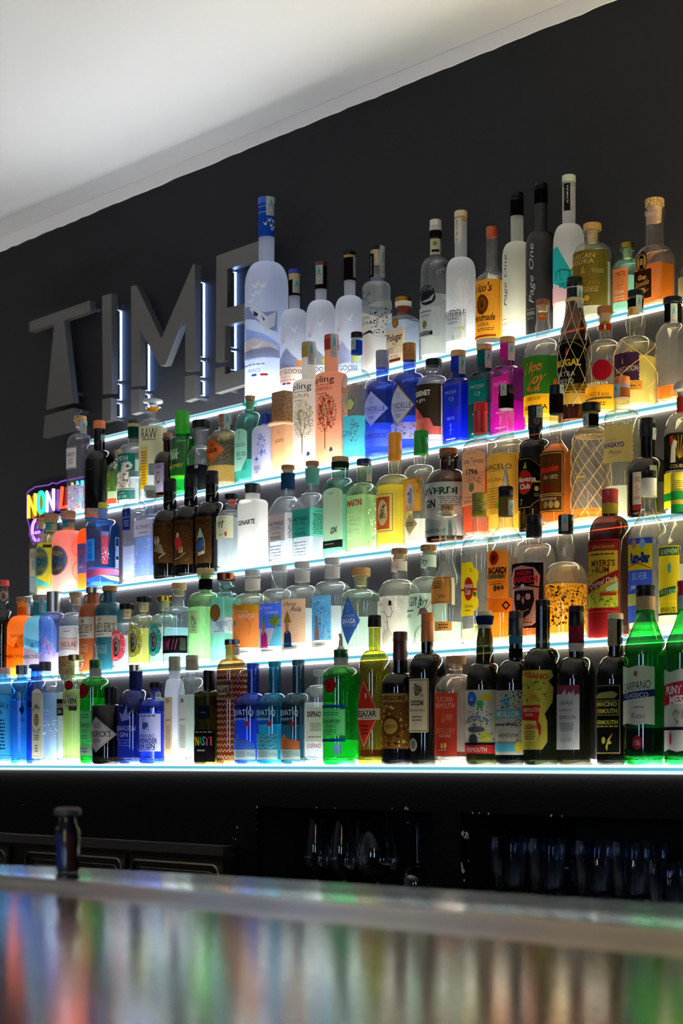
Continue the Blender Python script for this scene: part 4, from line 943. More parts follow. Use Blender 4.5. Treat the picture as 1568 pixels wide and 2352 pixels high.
bottle(1, 1576, 100, (1334, 1368, 1400, 1502), 42, ('c', '#149234', .95), ('screw', '#a01c34'), 'green bottle with red cap and red banner label at the right edge', [
  Lab(1592, 1538, 1727, '#b0aca4', [P([(-1, .55), (1, .62), (1, .88), (-1, .80)], '#b02438'), T(.0, .75, .10, 'PUNT E', '#d8d0c8', 1.3, b=.04, sl=.06), T(.05, .63, .10, 'MES', '#d8d0c8', .8, b=.04, sl=.06), R(-1, .26, 1, .30, '#181a24'), E(-.3, .16, .08, .08, '#a82030'), Z(-.1, .34, .6, .5, 30, '#8a7a5c', .1, .03, 2)], shape='w')], liq=(1690, '#1a1018'), bands=[(1369, 1400, '#a8a8b0')], name='vermouth_bottle', wc=43, sh='s')
# ================================================================== SECOND SHELF
def face(a, v, k, skin, hat, coat):   # a simple painted head and shoulders
    return ('m', [('p', [(a-.30*k, v-.52*k), (a-.26*k, v-.2*k), (a-.1*k, v-.12*k), (a+.12*k, v-.12*k), (a+.3*k, v-.2*k), (a+.36*k, v-.52*k)], coat), E(a, v, .16*k, .14*k, skin), ('p', [(a-.07*k, v-.2*k), (a+.07*k, v-.2*k), (a+.07*k, v-.08*k), (a-.07*k, v-.08*k)], skin), hat, ('q', [(a-.01*k, v-.02*k), (a+.04*k, v-.05*k), (a, v-.05*k)], '#8a5a4a'), ('q', [(a-.04*k, v-.085*k), (a+.04*k, v-.085*k), (a, v-.1*k)], '#8a3a3a')])
bottle(2, 8, 52, (1333, 1346, 1400, 1440), 24, ('c', '#8fa39a', 1), ('cap', '#b84438'), 'dark-filled clear bottle with red cap at the left edge of the second shelf', [Lab(16, 1358, 1382, '#9aa49a', [E(0, .5, .5, .3, '#8a4a4a')], xl=0, name='round_label', shape='e', zone='n')], liq=(1418, '#2a2412'))
bottle(2, 54, 76, (1372, 1384, 1415, 1448), 28, ('f', '#f5a84c', .12, .35), ('cork', '#c89a62'), 'orange frosted gin bottle with winged letter design', [
  Lab(68, 1440, 1535, None, [P([(-1, 0), (1, 0), (1, .85), (.5, .75), (.2, .5), (-.3, .6), (-1, .4)], '#f08018'), T(.35, .52, .13, 'A', K, .22), T(.1, .27, .09, 'AMBROSIA', K, 1.5), L([(.48, .56), (.7, .6), (.95, .72)], .9, K), L([(.48, .50), (.8, .55), (.95, .66)], .7, K), L([(.22, .56), (0, .6), (-.2, .72)], .9, K), S(.0, .72, .8, .8, 2, '#8a5a20')]), SEAL(60, 71, 1374, 1412)], bands=[(1395, 1413, '#e07818')], name='gin_bottle', wc=34)
bottle(2, 92, 80, (1367, 1380, 1416, 1452), 31, ('f', '#9fd0dc', .12, .35), ('cork', '#c09468'), 'pale blue frosted gin bottle with pink base and winged letter design', [
  Lab(108, 1440, 1540, None, [P([(-1, 0), (1, 0), (1, .3), (.2, .48), (-1, .52)], '#f0c0c4'), P([(-1, .85), (1, .6), (1, .45), (-1, .65)], '#7cc8dc'), T(.3, .55, .13, 'A', K, .2), T(.1, .3, .09, 'AMBROSIA', K, 1.5), L([(.42, .58), (.6, .62), (.85, .76)], .9, K), L([(.42, .52), (.7, .56), (.85, .7)], .7, K)]), SEAL(90, 100, 1370, 1408)], bands=[(1385, 1414, '#3a9c98')], name='gin_bottle', wc=34)
bottle(2, 125, 78, (1359, 1407, 1409, 1430), 34, ('c', '#a8b0ee', 1), ('metal', '#b9b9b4m'), 'violet glass bottle under an oversized brushed silver cap', [
  Lab(134, 1440, 1540, None, [P([(-1, 0), (1, 0), (1, .38), (-1, .36)], '#ecdcf6'), Z(-.3, .35, .7, .68, 60, ['#d8b8ec', '#c8a0e0', '#e8d8f4'], .16, .09, 5), L([(.1, .95), (-.2, .6), (-.25, .4)], .9, '#4a3a6a'), T(-.5, .3, .07, 'LE', '#4a3a6a', .2)], xl=84)], liq=(1500, '#e8dcf8'), name='gin_bottle', wc=36)
bottle(2, 174, 82, (1361, 1371, 1408, 1437), 29, ('c', '#eef3f4', 1), ('cork', '#c9a06c'), 'clear gin bottle with torn-edge white and pink paper label', [
  Lab(179, 1442, 1508, '#e9e4e0', [P([(-1, .22), (1, .24), (1, .60), (-1, .58)], '#ecc8c0'), T(.1, .40, .18, 'INSULAE', '#4a3c3c', 1.5), L([(-1, .60), (-.3, .62), (.2, .59), (.9, .61)], 1.2, '#7a706c'), L([(-1, .2), (0, .23), (.9, .2)], 1.2, '#7a706c'), S(-.3, .8, .3, .88, 1, '#9a8a84')], shape='w', turn=24)], liq=(1440, '#f4f8fa'), name='gin_bottle', wc=30, lip=1, plug=18)
bottle(2, 214, 72, (1349, 1363, 1386, 1408), 27, ('o', '#a2501c', .45), ('metal', '#b5aca0m'), 'rust orange ceramic-look gin bottle with beige label and small ring handle', [
  Lab(216, 1419, 1468, '#cfc4b4', [T(.05, .5, .3, "CRAFTER'S", '#8a5a3c', 1.6, b=.02), S(-.6, .22, .6, .34, 1, '#5a4a40'), S(-.4, .06, .5, .16, 1, '#5a4a40'), E(.05, .8, .1, .08, '#7a5a44')]),
  Lab(216, 1478, 1502, None, [T(0, .8, .3, 'Adie Honey', '#d8a888', 1.0, sh=.3), S(-.5, .1, .5, .55, 3, '#d8a888')])], name='gin_bottle', wc=33, handle=True)
bottle(2, 252, 76, (1346, 1359, 1384, 1405), 29, ('o', '#12525c', .4), ('wood', '#b07838'), 'teal ceramic-look gin bottle with gold cap, beige label and ring handle', [
  Lab(271, 1416, 1465, '#d2ccbc', [T(.1, .5, .34, "CRAFTER'S", '#7a6a4c', 1.6, b=.02), S(-.6, .2, .7, .34, 1, '#5a5248'), S(-.3, .08, .3, .16, 1, '#5a5248'), E(.05, .82, .1, .08, '#b8a85a')]),
  Lab(262, 1480, 1506, None, [S(-.5, .1, .6, .9, 5, '#7aa0a4')])], name='gin_bottle', wc=34, handle=True, bands=[(1351, 1359, '#c8a040m')][:0])
def maite(xc, w, yt, capc, col, label, xr, y0, y1, lq, gc, back_=0):
    return bottle(2, xc, w, (yt, yt+13, yt+42, yt+66), 28, ('c', gc, 1), ('cap', capc), label, [
      Lab(xr, y0, y1, col, [('m', [E(.05, .46, .42, .3, '#2f3a3a'), E(.05, .47, .35, .25, '#c8b49c'), E(.05, .47, .2, .16, '#33302e'), E(.1, .5, .07, .06, '#e8dcd0')]), T(0, .78, .15, 'MAITE', '#e8e4d8', .95, arc=.05, b=.02), Z(.5, .1, .98, .9, 40, ['#d8c8c0', '#7a6a8a', '#c07848'], .08, .05, 4), S(-.3, .06, .3, .14, 2, '#e8d8c8')], shape='s')], liq=(yt+74, lq), name='gin_bottle', wc=34, lip=4, plug=20)
maite(291, 86, 1387, '#1a1a1e', '#d8404c', 'squat clear bottle with scalloped red round label and black cap', 288, 1448, 1521, '#f4f4f6', '#eef2f2')
maite(330, 86, 1371, '#1a1a1e', '#9a9a2c', 'squat clear bottle with scalloped olive green round label and black cap', 327, 1437, 1512, '#e0de70', '#eef2e8')
maite(378, 88, 1369, '#b89a3cm', '#1c8f8a', 'squat clear bottle with scalloped teal round label and gold cap', 371, 1435, 1510, '#e8f6f2', '#d8f0e4')
bottle(2, 411, 82, (1339, 1355, 1394, 1412), 31, ('c', '#eaf3f6', 1), ('wood', '#c8a468'), 'ribbed clear gin bottle with black label and scribbled pink letters', [
  Lab(432, 1462, 1502, '#1c191d', [T(-.35, .5, .62, 'O', '#b84a6a', .34, sh=.2, b=.04), T(.02, .5, .62, 'M', '#b84a6a', .3, sh=.3, b=.04), L([(.24, .2), (.36, .8)], 2.0, '#b84a6a'), L([(.4, .2), (.52, .8)], 2.0, '#b84a6a'), S(.62, .15, .92, .85, 8, '#8a8478')])], liq=(1444, '#c8f0f8'), rib=('v', 44, .0016), name='gin_bottle', wc=35, lip=1, plug=14)
bottle(2, 472, 82, (1306, 1320, 1361, 1388), 30, ('c', '#c4f0b4', 1), ('wood', '#cfa676'), 'pale green gin bottle with diagonal swirl ribs and small pale label', [
  Lab(455, 1405, 1458, '#cfdcb0', [T(.2, .62, .42, 'Mu', K, .9), T(.2, .32, .18, 'GIN', K, .7), S(-.2, .1, .6, .18, 1, '#6a7a5a')], shape='z'), SEAL(440, 448, 1330, 1352)], liq=(1396, '#d4f4c8'), rib=('s', 30, .0018, 190), bands=[(1331, 1354, '#16181a')], name='gin_bottle', wc=40, lip=3)
bottle(2, 519, 78, (1317, 1333, 1363, 1370), 32, ('c', '#c2f0e8', 1), ('metal', '#8a4a2cm'), 'square ribbed aqua glass bottle with brown oval medallion and copper cap', [
  Lab(548, 1420, 1457, '#dfe6ee', [T(-.1, .6, .3, 'TRIBUTE', '#3a5a9a', .8), T(-.1, .35, .22, 'GIN', '#3a5a9a', .3), S(.3, .15, .9, .85, 8, '#9aa4b4'), S(-.6, .1, .1, .2, 1, '#5a6a9a')], xl=482),
  Lab(506, 1389, 1429, '#8a5a2c', [E(0, .5, .82, .42, '#a06c38')], xl=483, shape='e', name='medallion')], liq=(1374, '#d4f6f0'), rib=('v', 44, .0014), box=1.0, sh='f', name='gin_bottle', wc=42, neck=[(1352, 30), (1350, 42), (1346, 42), (1344, 28)])
WC = '#c9c4c4'
def wmap(xc, w, yt, cap, label, xr, y0, y1, bg, ops, lq, nb=True, gc='#f0f5f3', word='x'):
    bd = [(yt+20, yt+46, '#d8cfca')] if nb else []
    return bottle(2, xc, w, (yt, yt+13, yt+54, yt+86), 34, ('c', gc, 1), ('cap', cap), label, [
      Lab(xr, y0, y1, bg, ops), Lab(xr, y1+4, y1+15, '#ddd8ce', [S(-.3, .3, .5, .7, 1, '#6a665c')], name='lower_label')], liq=(lq, '#f2f6f6'), bands=bd, name='gin_bottle', wc=36, lip=1.5)
wmap(580, 92, 1310, WC, 'clear bottle with orange picture label of a desert and a bare tree', 594, 1393, 1490, '#e88040', [P([(-1, .8), (1, .8), (1, 1), (-1, 1)], '#e0a028'), face(-.3, .42, .9, '#e8b088', ('p', [(-.44, .52), (-.16, .52), (-.18, .64), (-.42, .64)], '#5ab0b0'), '#f0a868'), L([(.55, .3), (.6, .55), (.35, .7)], .8, '#a05020'), L([(.6, .55), (.8, .72)], .7, '#a05020'), T(.4, .74, .11, 'AFRICA', '#f4e8d8', .8, b=.01), T(-.05, .86, .10, 'Gin Penone', '#f4e8d8', 1.1, sh=.2)], 1420, gc='#ecf2d8')
wmap(641, 92, 1300, WC, 'clear bottle with blue picture label of a beach and a person in pink', 646, 1389, 1487, '#4a6ae0', [P([(-1, 0), (1, 0), (1, .4), (.3, .42), (-1, .42)], '#e4dcd4'), P([(.3, 0), (1, .0), (1, .45), (.6, .42)], '#70c8e0'), face(-.15, .46, .95, '#e8a088', ('p', [(-.3, .56), (0, .56), (-.05, .72), (-.25, .72)], '#60b0a8'), '#e83c8c'), E(.62, .58, .3, .12, '#8aa84a'), Z(.35, .45, .9, .72, 30, ['#6a8a34', '#a8b85c'], .1, .04, 4), L([(.6, .4), (.62, .58)], 1, '#5a4a34'), T(.4, .80, .10, 'Oceania', '#f0f0f8', .8, sh=.3), T(-.05, .91, .09, 'Gin Penone', '#f0f0f8', 1.0, sh=.2)], 1412, nb=False)
wmap(694, 94, 1291, WC, 'clear bottle with peach picture label of a person in a straw hat', 701, 1379, 1479, '#f4c09a', [Z(-.9, .03, .98, .8, 90, ['#d88a6a', '#c8a070'], .03, .02, 6), face(-.1, .40, .95, '#e0a080', ('p', [(-.42, .46), (.22, .46), (-.08, .74)], '#c09a3c'), '#33527e'), T(.45, .78, .14, 'Asia', '#3a2c2c', .6, sh=.3), T(0, .89, .10, 'Gin Penone', '#3a2c2c', 1.0, sh=.2)], 1400)
wmap(763, 94, 1282, WC, 'clear bottle with sky blue picture label of leafy stems', 760, 1371, 1473, '#6ab4ea', [Z(-.8, .05, .95, .85, 130, ['#2a6aa8', '#1c5894', '#a8dcf0'], .16, .012, 5), L([(.3, .05), (.28, .4), (.35, .6)], 1.6, '#e0e8dc'), L([(.5, .02), (.6, .3), (.7, .05)], 1.4, '#e0e8dc'), face(-.2, .42, .8, '#e8a898', E(-.2, .5, .15, .05, '#c08878'), '#e8a898'), T(0, .9, .09, 'Gin Penone', '#e8f4fa', 1.0, sh=.2)], 1395)
bottle(2, 829, 92, (1305, 1324, 1354, 1376), 32, ('c', '#d8ecdc', 1), ('wood', '#c8965c'), 'pale green tinted bottle with navy blue diamond label', [
  Lab(827, 1373, 1484, '#33519a', [T(0, .5, .11, 'BARASA', '#dfe2ea', 1.3, b=.02), T(.05, .60, .06, 'DI PONENTE', '#aab8dc', 1.0), T(.05, .41, .05, 'LONDON DRY GIN', '#aab8dc', 1.2), FR(-.1, .68, .1, .84, 1, '#aab8dc'), L([(-.1, .84), (0, .88), (.1, .84)], 1, '#aab8dc')], shape='d')], liq=(1420, '#e6f2ea'), name='gin_bottle', wc=43, lip=3, plug=22)
bottle(2, 917, 100, (1260, 1273, 1332, 1372), 36, ('c', '#f4f2ea', 1), ('cork', '#b98a58'), 'clear round gin bottle with frosty white print of a flamingo in a top hat', [
  Lab(928, 1372, 1496, None, [P([(-1, 0), (.9, 0), (.85, .5), (.5, .8), (.1, .95), (-1, .9)], '#ece8dc'), Z(-.2, .7, .98, 1, 60, '#f0ece4', .04, .02, 4), P([(.18, .83), (.34, .82), (.34, .9), (.2, .92)], '#1c1a1c'), L([(.14, .83), (.4, .81)], 1.2, '#d85040'), L([(.3, .8), (.4, .7), (.3, .6), (.1, .62), (-.1, .72), (-.3, .7)], 1.1, '#4a3c40'), L([(.1, .62), (.15, .5), (-.05, .52)], .9, '#4a3c40'), L([(.12, .5), (.2, .32), (.25, .3)], 1.1, '#33282c'), E(.12, .2, .3, .17, '#dcd8cc'), L([(.12+.3*math.cos(k*PI/10), .2+.17*math.sin(k*PI/10)) for k in range(21)], .7, '#8a8078'), T(-.4, .86, .07, 'Gin', '#b8706a', .4, sh=.3)]),
  Lab(934, 1290, 1313, '#e8dccc', [T(0, .5, .5, 'Pink', '#d08a80', .8, sh=.3)], name='neck_label')], liq=(1372, '#f6f4ec'), name='gin_bottle', wc=37, lip=1)
bottle(2, 984, 104, (1252, 1266, 1326, 1366), 35, ('c', '#e8f4e8', 1), ('cork', '#b98a58'), 'clear round gin bottle with mint print of a bird riding a penny-farthing', [
  Lab(1008, 1366, 1492, None, [P([(-1, 0), (.8, 0), (.85, .5), (.6, .85), (.3, .97), (-1, .97)], '#cfe6d4'), T(-.1, .86, .17, 'GIN', '#1c1c1e', .7), T(.34, .84, .15, 'Dry', '#1c1c1e', .5, sh=.4, sl=.4), P([(.1, .58), (.2, .72), (.42, .74), (.55, .66), (.4, .6), (.2, .62)], '#7a5a68'), L([(.45, .7), (.62, .8), (.66, .86)], 1.4, '#d86a70'), L([(.3, .6), (.36, .5), (.3, .42)], 1.2, K), L([(.3+.34*math.cos(k*PI/12), .22+.2*math.sin(k*PI/12)) for k in range(25)], .8, K)]+[L([(.3, .22), (.3+.34*math.cos(k*PI/6), .22+.2*math.sin(k*PI/6))], .3, '#5a5a5a') for k in range(12)]+[L([(-.1+.08*math.cos(k*PI/6), .07+.05*math.sin(k*PI/6)) for k in range(13)], .6, K), L([(.3, .42), (.05, .3), (-.1, .07)], .8, K), S(-.6, .66, -.1, .72, 1, K), T(-.4, .6, .06, 'HERBS', K, .4)]),
  Lab(1001, 1276, 1304, '#d4e8d8', [T(0, .5, .5, 'Dry', K, .8, sh=.3)], name='neck_label')], liq=(1366, '#eef6ee'), name='gin_bottle', wc=37, lip=1)
bottle(2, 1028, 84, (1159, 1174, 1290, 1352), 38, ('c', '#e9efe9', 1), ('cork', '#b88458'), 'tall clear bottle with waisted neck and hanging square tan tag', [
  Lab(1037, 1327, 1389, '#a8743a', [FR(-.9, .06, .9, .94, 1.4, '#7a4e20'), S(-.7, .55, .3, .86, 4, '#4a2e14'), S(.1, .2, .6, .32, 2, '#5a3a1c'), L([(.3, .98), (.45, .8)], 1.4, '#e0d4b0')], xl=985, name='paper_tag'), Lab(1038, 1430, 1451, '#b07a3c', [S(-.5, .2, .6, .8, 2, '#4a2e14')], xl=995, name='lower_label'), Lab(1046, 1330, 1392, '#e4e4cc', [], xl=1038, name='back_label'), SEAL(1028, 1038, 1196, 1232)], liq=(1430, '#eef2ee'), sh='b', neck=[(1262, 38), (1245, 37), (1220, 42), (1200, 32), (1186, 28)], name='rum_bottle', wc=32, lip=4)
bottle(2, 1100, 92, (1133, 1180, 1232, 1278), 32, ('c', '#eef2ee', 1), ('screw', '#7c7420'), 'clear rum bottle with olive cap and yellow label with a red circle', [
  Lab(1098, 1295, 1417, '#e4c81c', [E(.05, .5, .52, .22, '#b8341c'), P([(-1, .47), (.9, .47), (.9, .51), (-1, .51)], '#b8341c'), T(0, .57, .10, 'Havana', '#ecdcc8', 1.0, b=.03), T(0, .45, .10, 'Club', '#ecdcc8', .6, b=.03), E(.68, .4, .13, .05, '#3a7a3c'), T(.1, .18, .06, 'ORIGINAL', '#3a3010', .9), T(.3, .85, .08, '3', '#3a3010', .14), S(-.3, .08, .3, .12, 1, '#3a3010')], shape='h'),
  Lab(1108, 1436, 1456, '#c8cc8c', [S(-.6, .2, .6, .8, 3, '#5a6a3c')], xl=1086, name='lower_label')], liq=(1446, '#e8e6c8'), name='rum_bottle', wc=34, bands=[(1180, 1186, '#8a8228')])
bottle(2, 1161, 98, (1118, 1142, 1200, 1250), 33, ('c', '#ecefe6', 1), ('screw', '#1c1814g'), 'rum bottle with metal pourer, orange label and amber liquid', [
  Lab(1168, 1268, 1376, '#e0892e', [E(-.1, .84, .42, .15, '#b02c1c'), P([(-.3, .84), (-.1, .92), (.1, .86), (0, .78), (-.2, .76)], '#5a1410'), T(.1, .58, .13, 'BACARDI', '#2c1810', 1.5, b=.05), R(-.9, .40, .8, .50, '#8a7448'), T(.1, .45, .07, 'CARTA ORO', '#3a2810', 1.1), L([(-.7, .34), (.8, .34)], .8, '#6a3a14'), E(.05, .2, .14, .07, '#5a4a34'), E(.32, .2, .12, .05, '#5a4a34'), E(.58, .21, .1, .05, '#5a4a34'), S(-.5, .27, .5, .31, 1, '#5a3410')]),
  Lab(1178, 1378, 1410, '#d8791e', [P([(.4, .5), (.65, .85), (.9, .5), (.65, .15)], '#2c1810'), P([(.5, .5), (.65, .7), (.8, .5), (.65, .3)], '#d88a3c')], name='lower_label'), SEAL(1166, 1178, 1150, 1186)], liq=(1376, '#e08a10'), sh='b', bands=[(1143, 1186, '#6a5a30')], pour=46, name='rum_bottle', wc=34)
bottle(2, 1226, 110, (1183, 1234, 1250, 1284), 36, ('c', '#e6e4de', 1), ('screw', '#17171ag'), 'clear rum bottle with big black label of a skull-like face in a top hat', [
  Lab(1249, 1297, 1446, '#17131a', [P([(-.8, .12), (-.5, .04), (.0, .02), (.5, .04), (.85, .14), (.78, .5), (.85, .8), (.6, .92), (.0, .96), (-.5, .93), (-.8, .8), (-.72, .5)], '#d89488'), P([(-.45, .66), (.6, .66), (.55, .9), (-.4, .9)], '#17131a'), T(.08, .85, .07, 'BARON', '#c8283c', .75, b=.05), T(.08, .75, .10, 'SAMEDI', '#c8283c', 1.3, b=.05), L([(-.6, .62), (.1, .66), (.8, .62)], 3.0, '#17131a'), P([(-.42, .58), (.55, .58), (.6, .42), (.4, .22), (.1, .14), (-.25, .22), (-.45, .42)], '#2c2024'), E(-.15, .48, .12, .05, '#d89488'), E(.32, .48, .12, .05, '#d89488'), P([(.02, .42), (.12, .36), (.16, .42), (.1, .5)], '#d89488'), L([(-.15, .28), (.1, .25), (.36, .29)], 1.5, '#d89488'), E(.08, .64, .1, .035, '#d8d0c8'), T(.1, .12, .05, 'SPICED', '#c8283c', .5), S(-.3, .07, .5, .1, 1, '#2c2024'), L([(-.5, .18), (-.3, .3)], 1, '#2c2024')]),
  Lab(1252, 1448, 1462, None, [T(.3, .5, .7, '80', '#c8806a', .3)])], liq=(1446, '#e05a1c'), sh='f', name='rum_bottle', wc=37)
bottle(2, 1299, 104, (1183, 1226, 1292, 1344), 34, ('c', '#ebe9df', 1), ('screw', '#15151ag'), 'round clear bottle of amber liquid packed with dried herbs', [
  SEAL(1290, 1304, 1184, 1222), Lab(1345, 1346, 1442, None, [Z(-1, .02, 1, .98, 520, ['#4a3010', '#241808', '#8a6020', '#6a4814', '#c89838'], .075, .045, 7)], xl=1252)], liq=(1344, '#f0b028'), sh='r', neck=[(1262, 42), (1245, 40), (1232, 33)], name='rum_bottle', wc=35)
bottle(2, 1400, 98, (1124, 1158, 1186, 1246), 36, ('c', '#5a1c10', 1), ('screw', '#a02420'), 'dark brown rum bottle with tall red and yellow picture label', [
  Lab(1422, 1243, 1466, '#7c1c20', [R(-.9, .30, .9, .96, '#c8a434'), R(-.9, .88, .9, .96, '#8a2a24'), T(.1, .92, .035, 'JAMAICAN RUM', '#c8a434', 1.2), S(-.7, .83, .7, .86, 1, '#2a1c10'), T(.1, .755, .065, "MYERS'S", '#5a2010', 1.3, b=.02), T(.1, .685, .065, 'RUM', '#5a2010', .7, b=.02), P([(-.9, .44), (.9, .60), (.9, .68), (-.9, .52)], '#7c1c20'), T(.1, .565, .055, 'Original Dark', '#e0d4b8', 1.5, sh=.25, sl=.28), R(-.9, .30, .9, .44, '#a8a838'), P([(.3, .5), (.9, .56), (.9, .48), (.3, .46)], '#9cc0a8'), Z(-.8, .3, .85, .5, 60, ['#3a6a1c', '#6a8a20', '#c8c048'], .12, .02, 5), Z(-.8, .56, -.3, .7, 10, '#4a7a20', .12, .02, 3), R(.0, .42, .8, .45, '#a02c18'), FR(-.96, .26, .96, .985, 1, '#c04438')], xl=1352)], liq=None, bands=[(1158, 1182, '#c0a83c')], name='rum_bottle', wc=38)
bottle(2, 1489, 94, (1082, 1100, 1166, 1236), 34, ('c', '#eef0e8', 1), ('screw', '#2a2422g'), 'clear rum bottle with blue and yellow label, behind the striped green bottle', [
  Lab(1497, 1240, 1432, '#2840a0', [R(-1, .62, 1, .93, '#d4c020'), L([(-1, .66), (0, .70), (1, .63)], 1.8, '#b83028'), T(.1, .77, .12, 'Rum-Bar', '#1c2a80', 1.5, b=.06), E(-.3, .93, .22, .06, '#c07868'), E(.35, .93, .2, .06, '#78a8d8'), T(.1, .55, .09, 'SILVER', '#a8b4e0', 1.1), T(.1, .42, .05, 'JAMAICA RUM', '#d0d4e8', 1.4, b=.02), R(-1, .2, 1, .34, '#a8b060'), P([(.1, .27), (.25, .33), (.4, .27), (.25, .21)], '#2c3418')])], liq=(1432, '#f0f2ea'), sh='s', name='rum_bottle', wc=35, bands=[(1100, 1140, '#d0ccc4')])
bottle(2, 1558, 98, (1086, 1130, 1180, 1250), 34, ('c', '#eef0e6', 1), ('screw', '#c8b42c'), 'clear rum bottle with green and yellow label at the right edge', [
  Lab(1560, 1258, 1416, '#c8b424', [R(-1, .86, 1, .98, '#1c6a40'), T(.1, .92, .08, '& NEPHEW', '#d8dca8', 1.5, b=.02), FR(-.96, .2, .92, .99, 1, '#dccc3c'), P([(.0, .7), (.2, .76), (.35, .7), (.3, .62), (.1, .6)], '#5a9890'), P([(-.9, .26), (.7, .32), (.7, .42), (-.9, .36)], '#1c6a40'), T(.0, .34, .07, 'WHITE RUM', '#d8dca8', 1.4, sl=.05), T(.0, .08, .07, 'NEPHEW LTD', '#2a3a20', 1.4, b=.02), R(-1, 0, 1, .03, '#1c3a28')])], liq=(1300, '#f2f2ea'), sh='s', name='rum_bottle', wc=36, bands=[(1130, 1178, '#2c9a4c'), (1150, 1160, '#d8c83c')])
# ================================================================== MIDDLE SHELF
def malfy(xc, w, yt, gl, lq, label, xr, cc, oc, extra=(), shape='e', y0=1259, y1=1327):
    return bottle(3, xc, w, (yt, yt+15, yt+46, yt+68), 27, gl, ('cork', '#c89870'), label, [
      Lab(xr, y0, y1, cc, ([] if shape == 'o' else [('m', [E(0, .5, .97, .48, oc), E(0, .5, .90, .45, cc)])])+[T(.1, .74, .15, 'MALFY', '#d8a84c' if shape == 'e' else '#b8402c', 1.1, b=.03, sl=-.2 if shape == 'e' else 0), T(.5, .52, .09, 'GIN', '#22344c', .3), E(0.05, .48, .2, .12, '#22506c'), E(0.05, .48, .1, .07, cc), T(.15, .22, .08, 'ARANCIA', '#d8b86a', .9, sl=.2)], shape=shape)]+list(extra)+[
      Lab(xc+13, yt+20, yt+42, '#3a9ab0', [E(.3, .5, .35, .4, '#c09080'), R(-1, 0, 1, .15, '#c8c040')], xl=xc-13, name='neck_label')], liq=lq, name='gin_bottle', wc=34, lip=3, sh='f')
bottle(3, 96, 60, (1189, 1200, 1228, 1252), 24, ('c', '#e8ecec', 1), ('cork', '#c09070'), 'clear gin bottle peeking out left of the yellow one, beige label', [Lab(79, 1265, 1330, '#b8a888', [T(.3, .8, .2, 'MALFY', '#3a2c28', 1.4), E(.6, .45, .3, .2, '#6a8aa0'), R(-1, 0, 1, .05, '#3a9ab0')])], liq=(1262, '#eef2f4'), name='gin_bottle', wc=26, back=.012, sh='f')
malfy(118, 74, 1181, ('c', '#f6f2d0', 1), (1250, '#f4dc30'), 'clear bottle filled with yellow gin and round turquoise label', 113, '#2f9cae', '#c8b428', [Lab(118, 1325, 1350, None, [P([(-1, 0), (1, .0), (1, .1), (.3, .3), (-.3, .9), (-1, 1)], '#58c0d8')]), Lab(120, 1255, 1262, '#3a4a20', xl=98, name='printed_leaf')])
ringp = lambda cx, cy_, r, c: ('m', [('l', [(cx+r*math.cos(k*PI/12), cy_+.30*r*math.sin(k*PI/12)) for k in range(25)], 2.6, c)])
malfy(157, 78, 1174, ('f', '#f2b0a4', .08, .35), None, 'pink frosted gin bottle with orange rings and round blue label', 156, '#3290b0', '#c8643c', [Lab(190, 1240, 1345, None, [ringp(.2, .78, .5, '#f08838'), ringp(.35, .3, .6, '#f08838')], xl=148)], y0=1256, y1=1325)
malfy(211, 76, 1169, ('f', '#ff9030', .12, .35), None, 'orange gin bottle with rounded violet-blue label, behind the sapphire-blue bottle', 196, '#5464a0', '#b05c30', [], shape='o', y0=1252, y1=1320)
bottle(3, 236, 86, (1155, 1168, 1194, 1212), 22, ('c', '#2a78dc', .85), ('cap', '#c8b030'), 'large sapphire-blue glass bottle with a red cocktail pictured inside', [
  Lab(258, 1224, 1300, None, [P([(-.1, .0), (.55, .0), (.62, .98), (-.2, .98)], '#c04858'), P([(-.2, .98), (.62, .98), (.62, .86), (-.18, .86)], '#8c80c0'), Z(-.15, .05, .65, .5, 60, ['#e8a0a8', '#e8dce8', '#d03040', '#9cd0f0'], .07, .05, 5)], xl=214, name='printed_glass'),
  Lab(215, 1242, 1292, '#3aa0d8', [T(.1, .78, .2, 'DOLCE', '#1c3a6a', 1.2), T(.1, .52, .2, 'VITA', '#1c3a6a', .9), S(-.6, .1, .6, .36, 3, '#1c4a80')], xl=196), Lab(276, 1236, 1316, None, [FR(-.9, .02, .9, .98, .8, '#9cc0e8'), S(-.7, .45, .7, .75, 8, '#9cc0e8'), S(-.7, .1, .5, .36, 5, '#c8dcf4')], xl=267, name='back_label'),
  Lab(276, 1308, 1344, None, [P([(-1, .3), (0, .55), (1, .6), (1, .95), (-1, .95)], '#c85468'), P([(-.2, .55), (.4, .25), (1, .2), (1, .45), (.3, .5)], '#a8c860')], xl=196)], liq=(1306, '#a8b0f0'), sh='f', bands=[(1169, 1192, '#8fa4bc')], name='gin_bottle', wc=22)
bottle(3, 309, 62, (1083, 1097, 1152, 1172), 26, ('c', '#eaf0f6', 1), ('cap', '#8a928e'), 'cut crystal style square bottle with narrow navy label', [
  Lab(300, 1170, 1222, '#1c2c70', [T(0, .62, .1, 'JODHPUR', '#a8b4d8', 1.4), T(0, .8, .16, 'A', '#c89a8a', .4), S(-.6, .2, .6, .5, 3, '#a8b4d8'), FR(-.94, .03, .94, .97, .8, '#d8dce8')], xl=281)], liq=(1256, '#d4daf4'), box=1.0, sh='f', rib=('h', 0, .0010, 900), name='gin_bottle', wc=27)
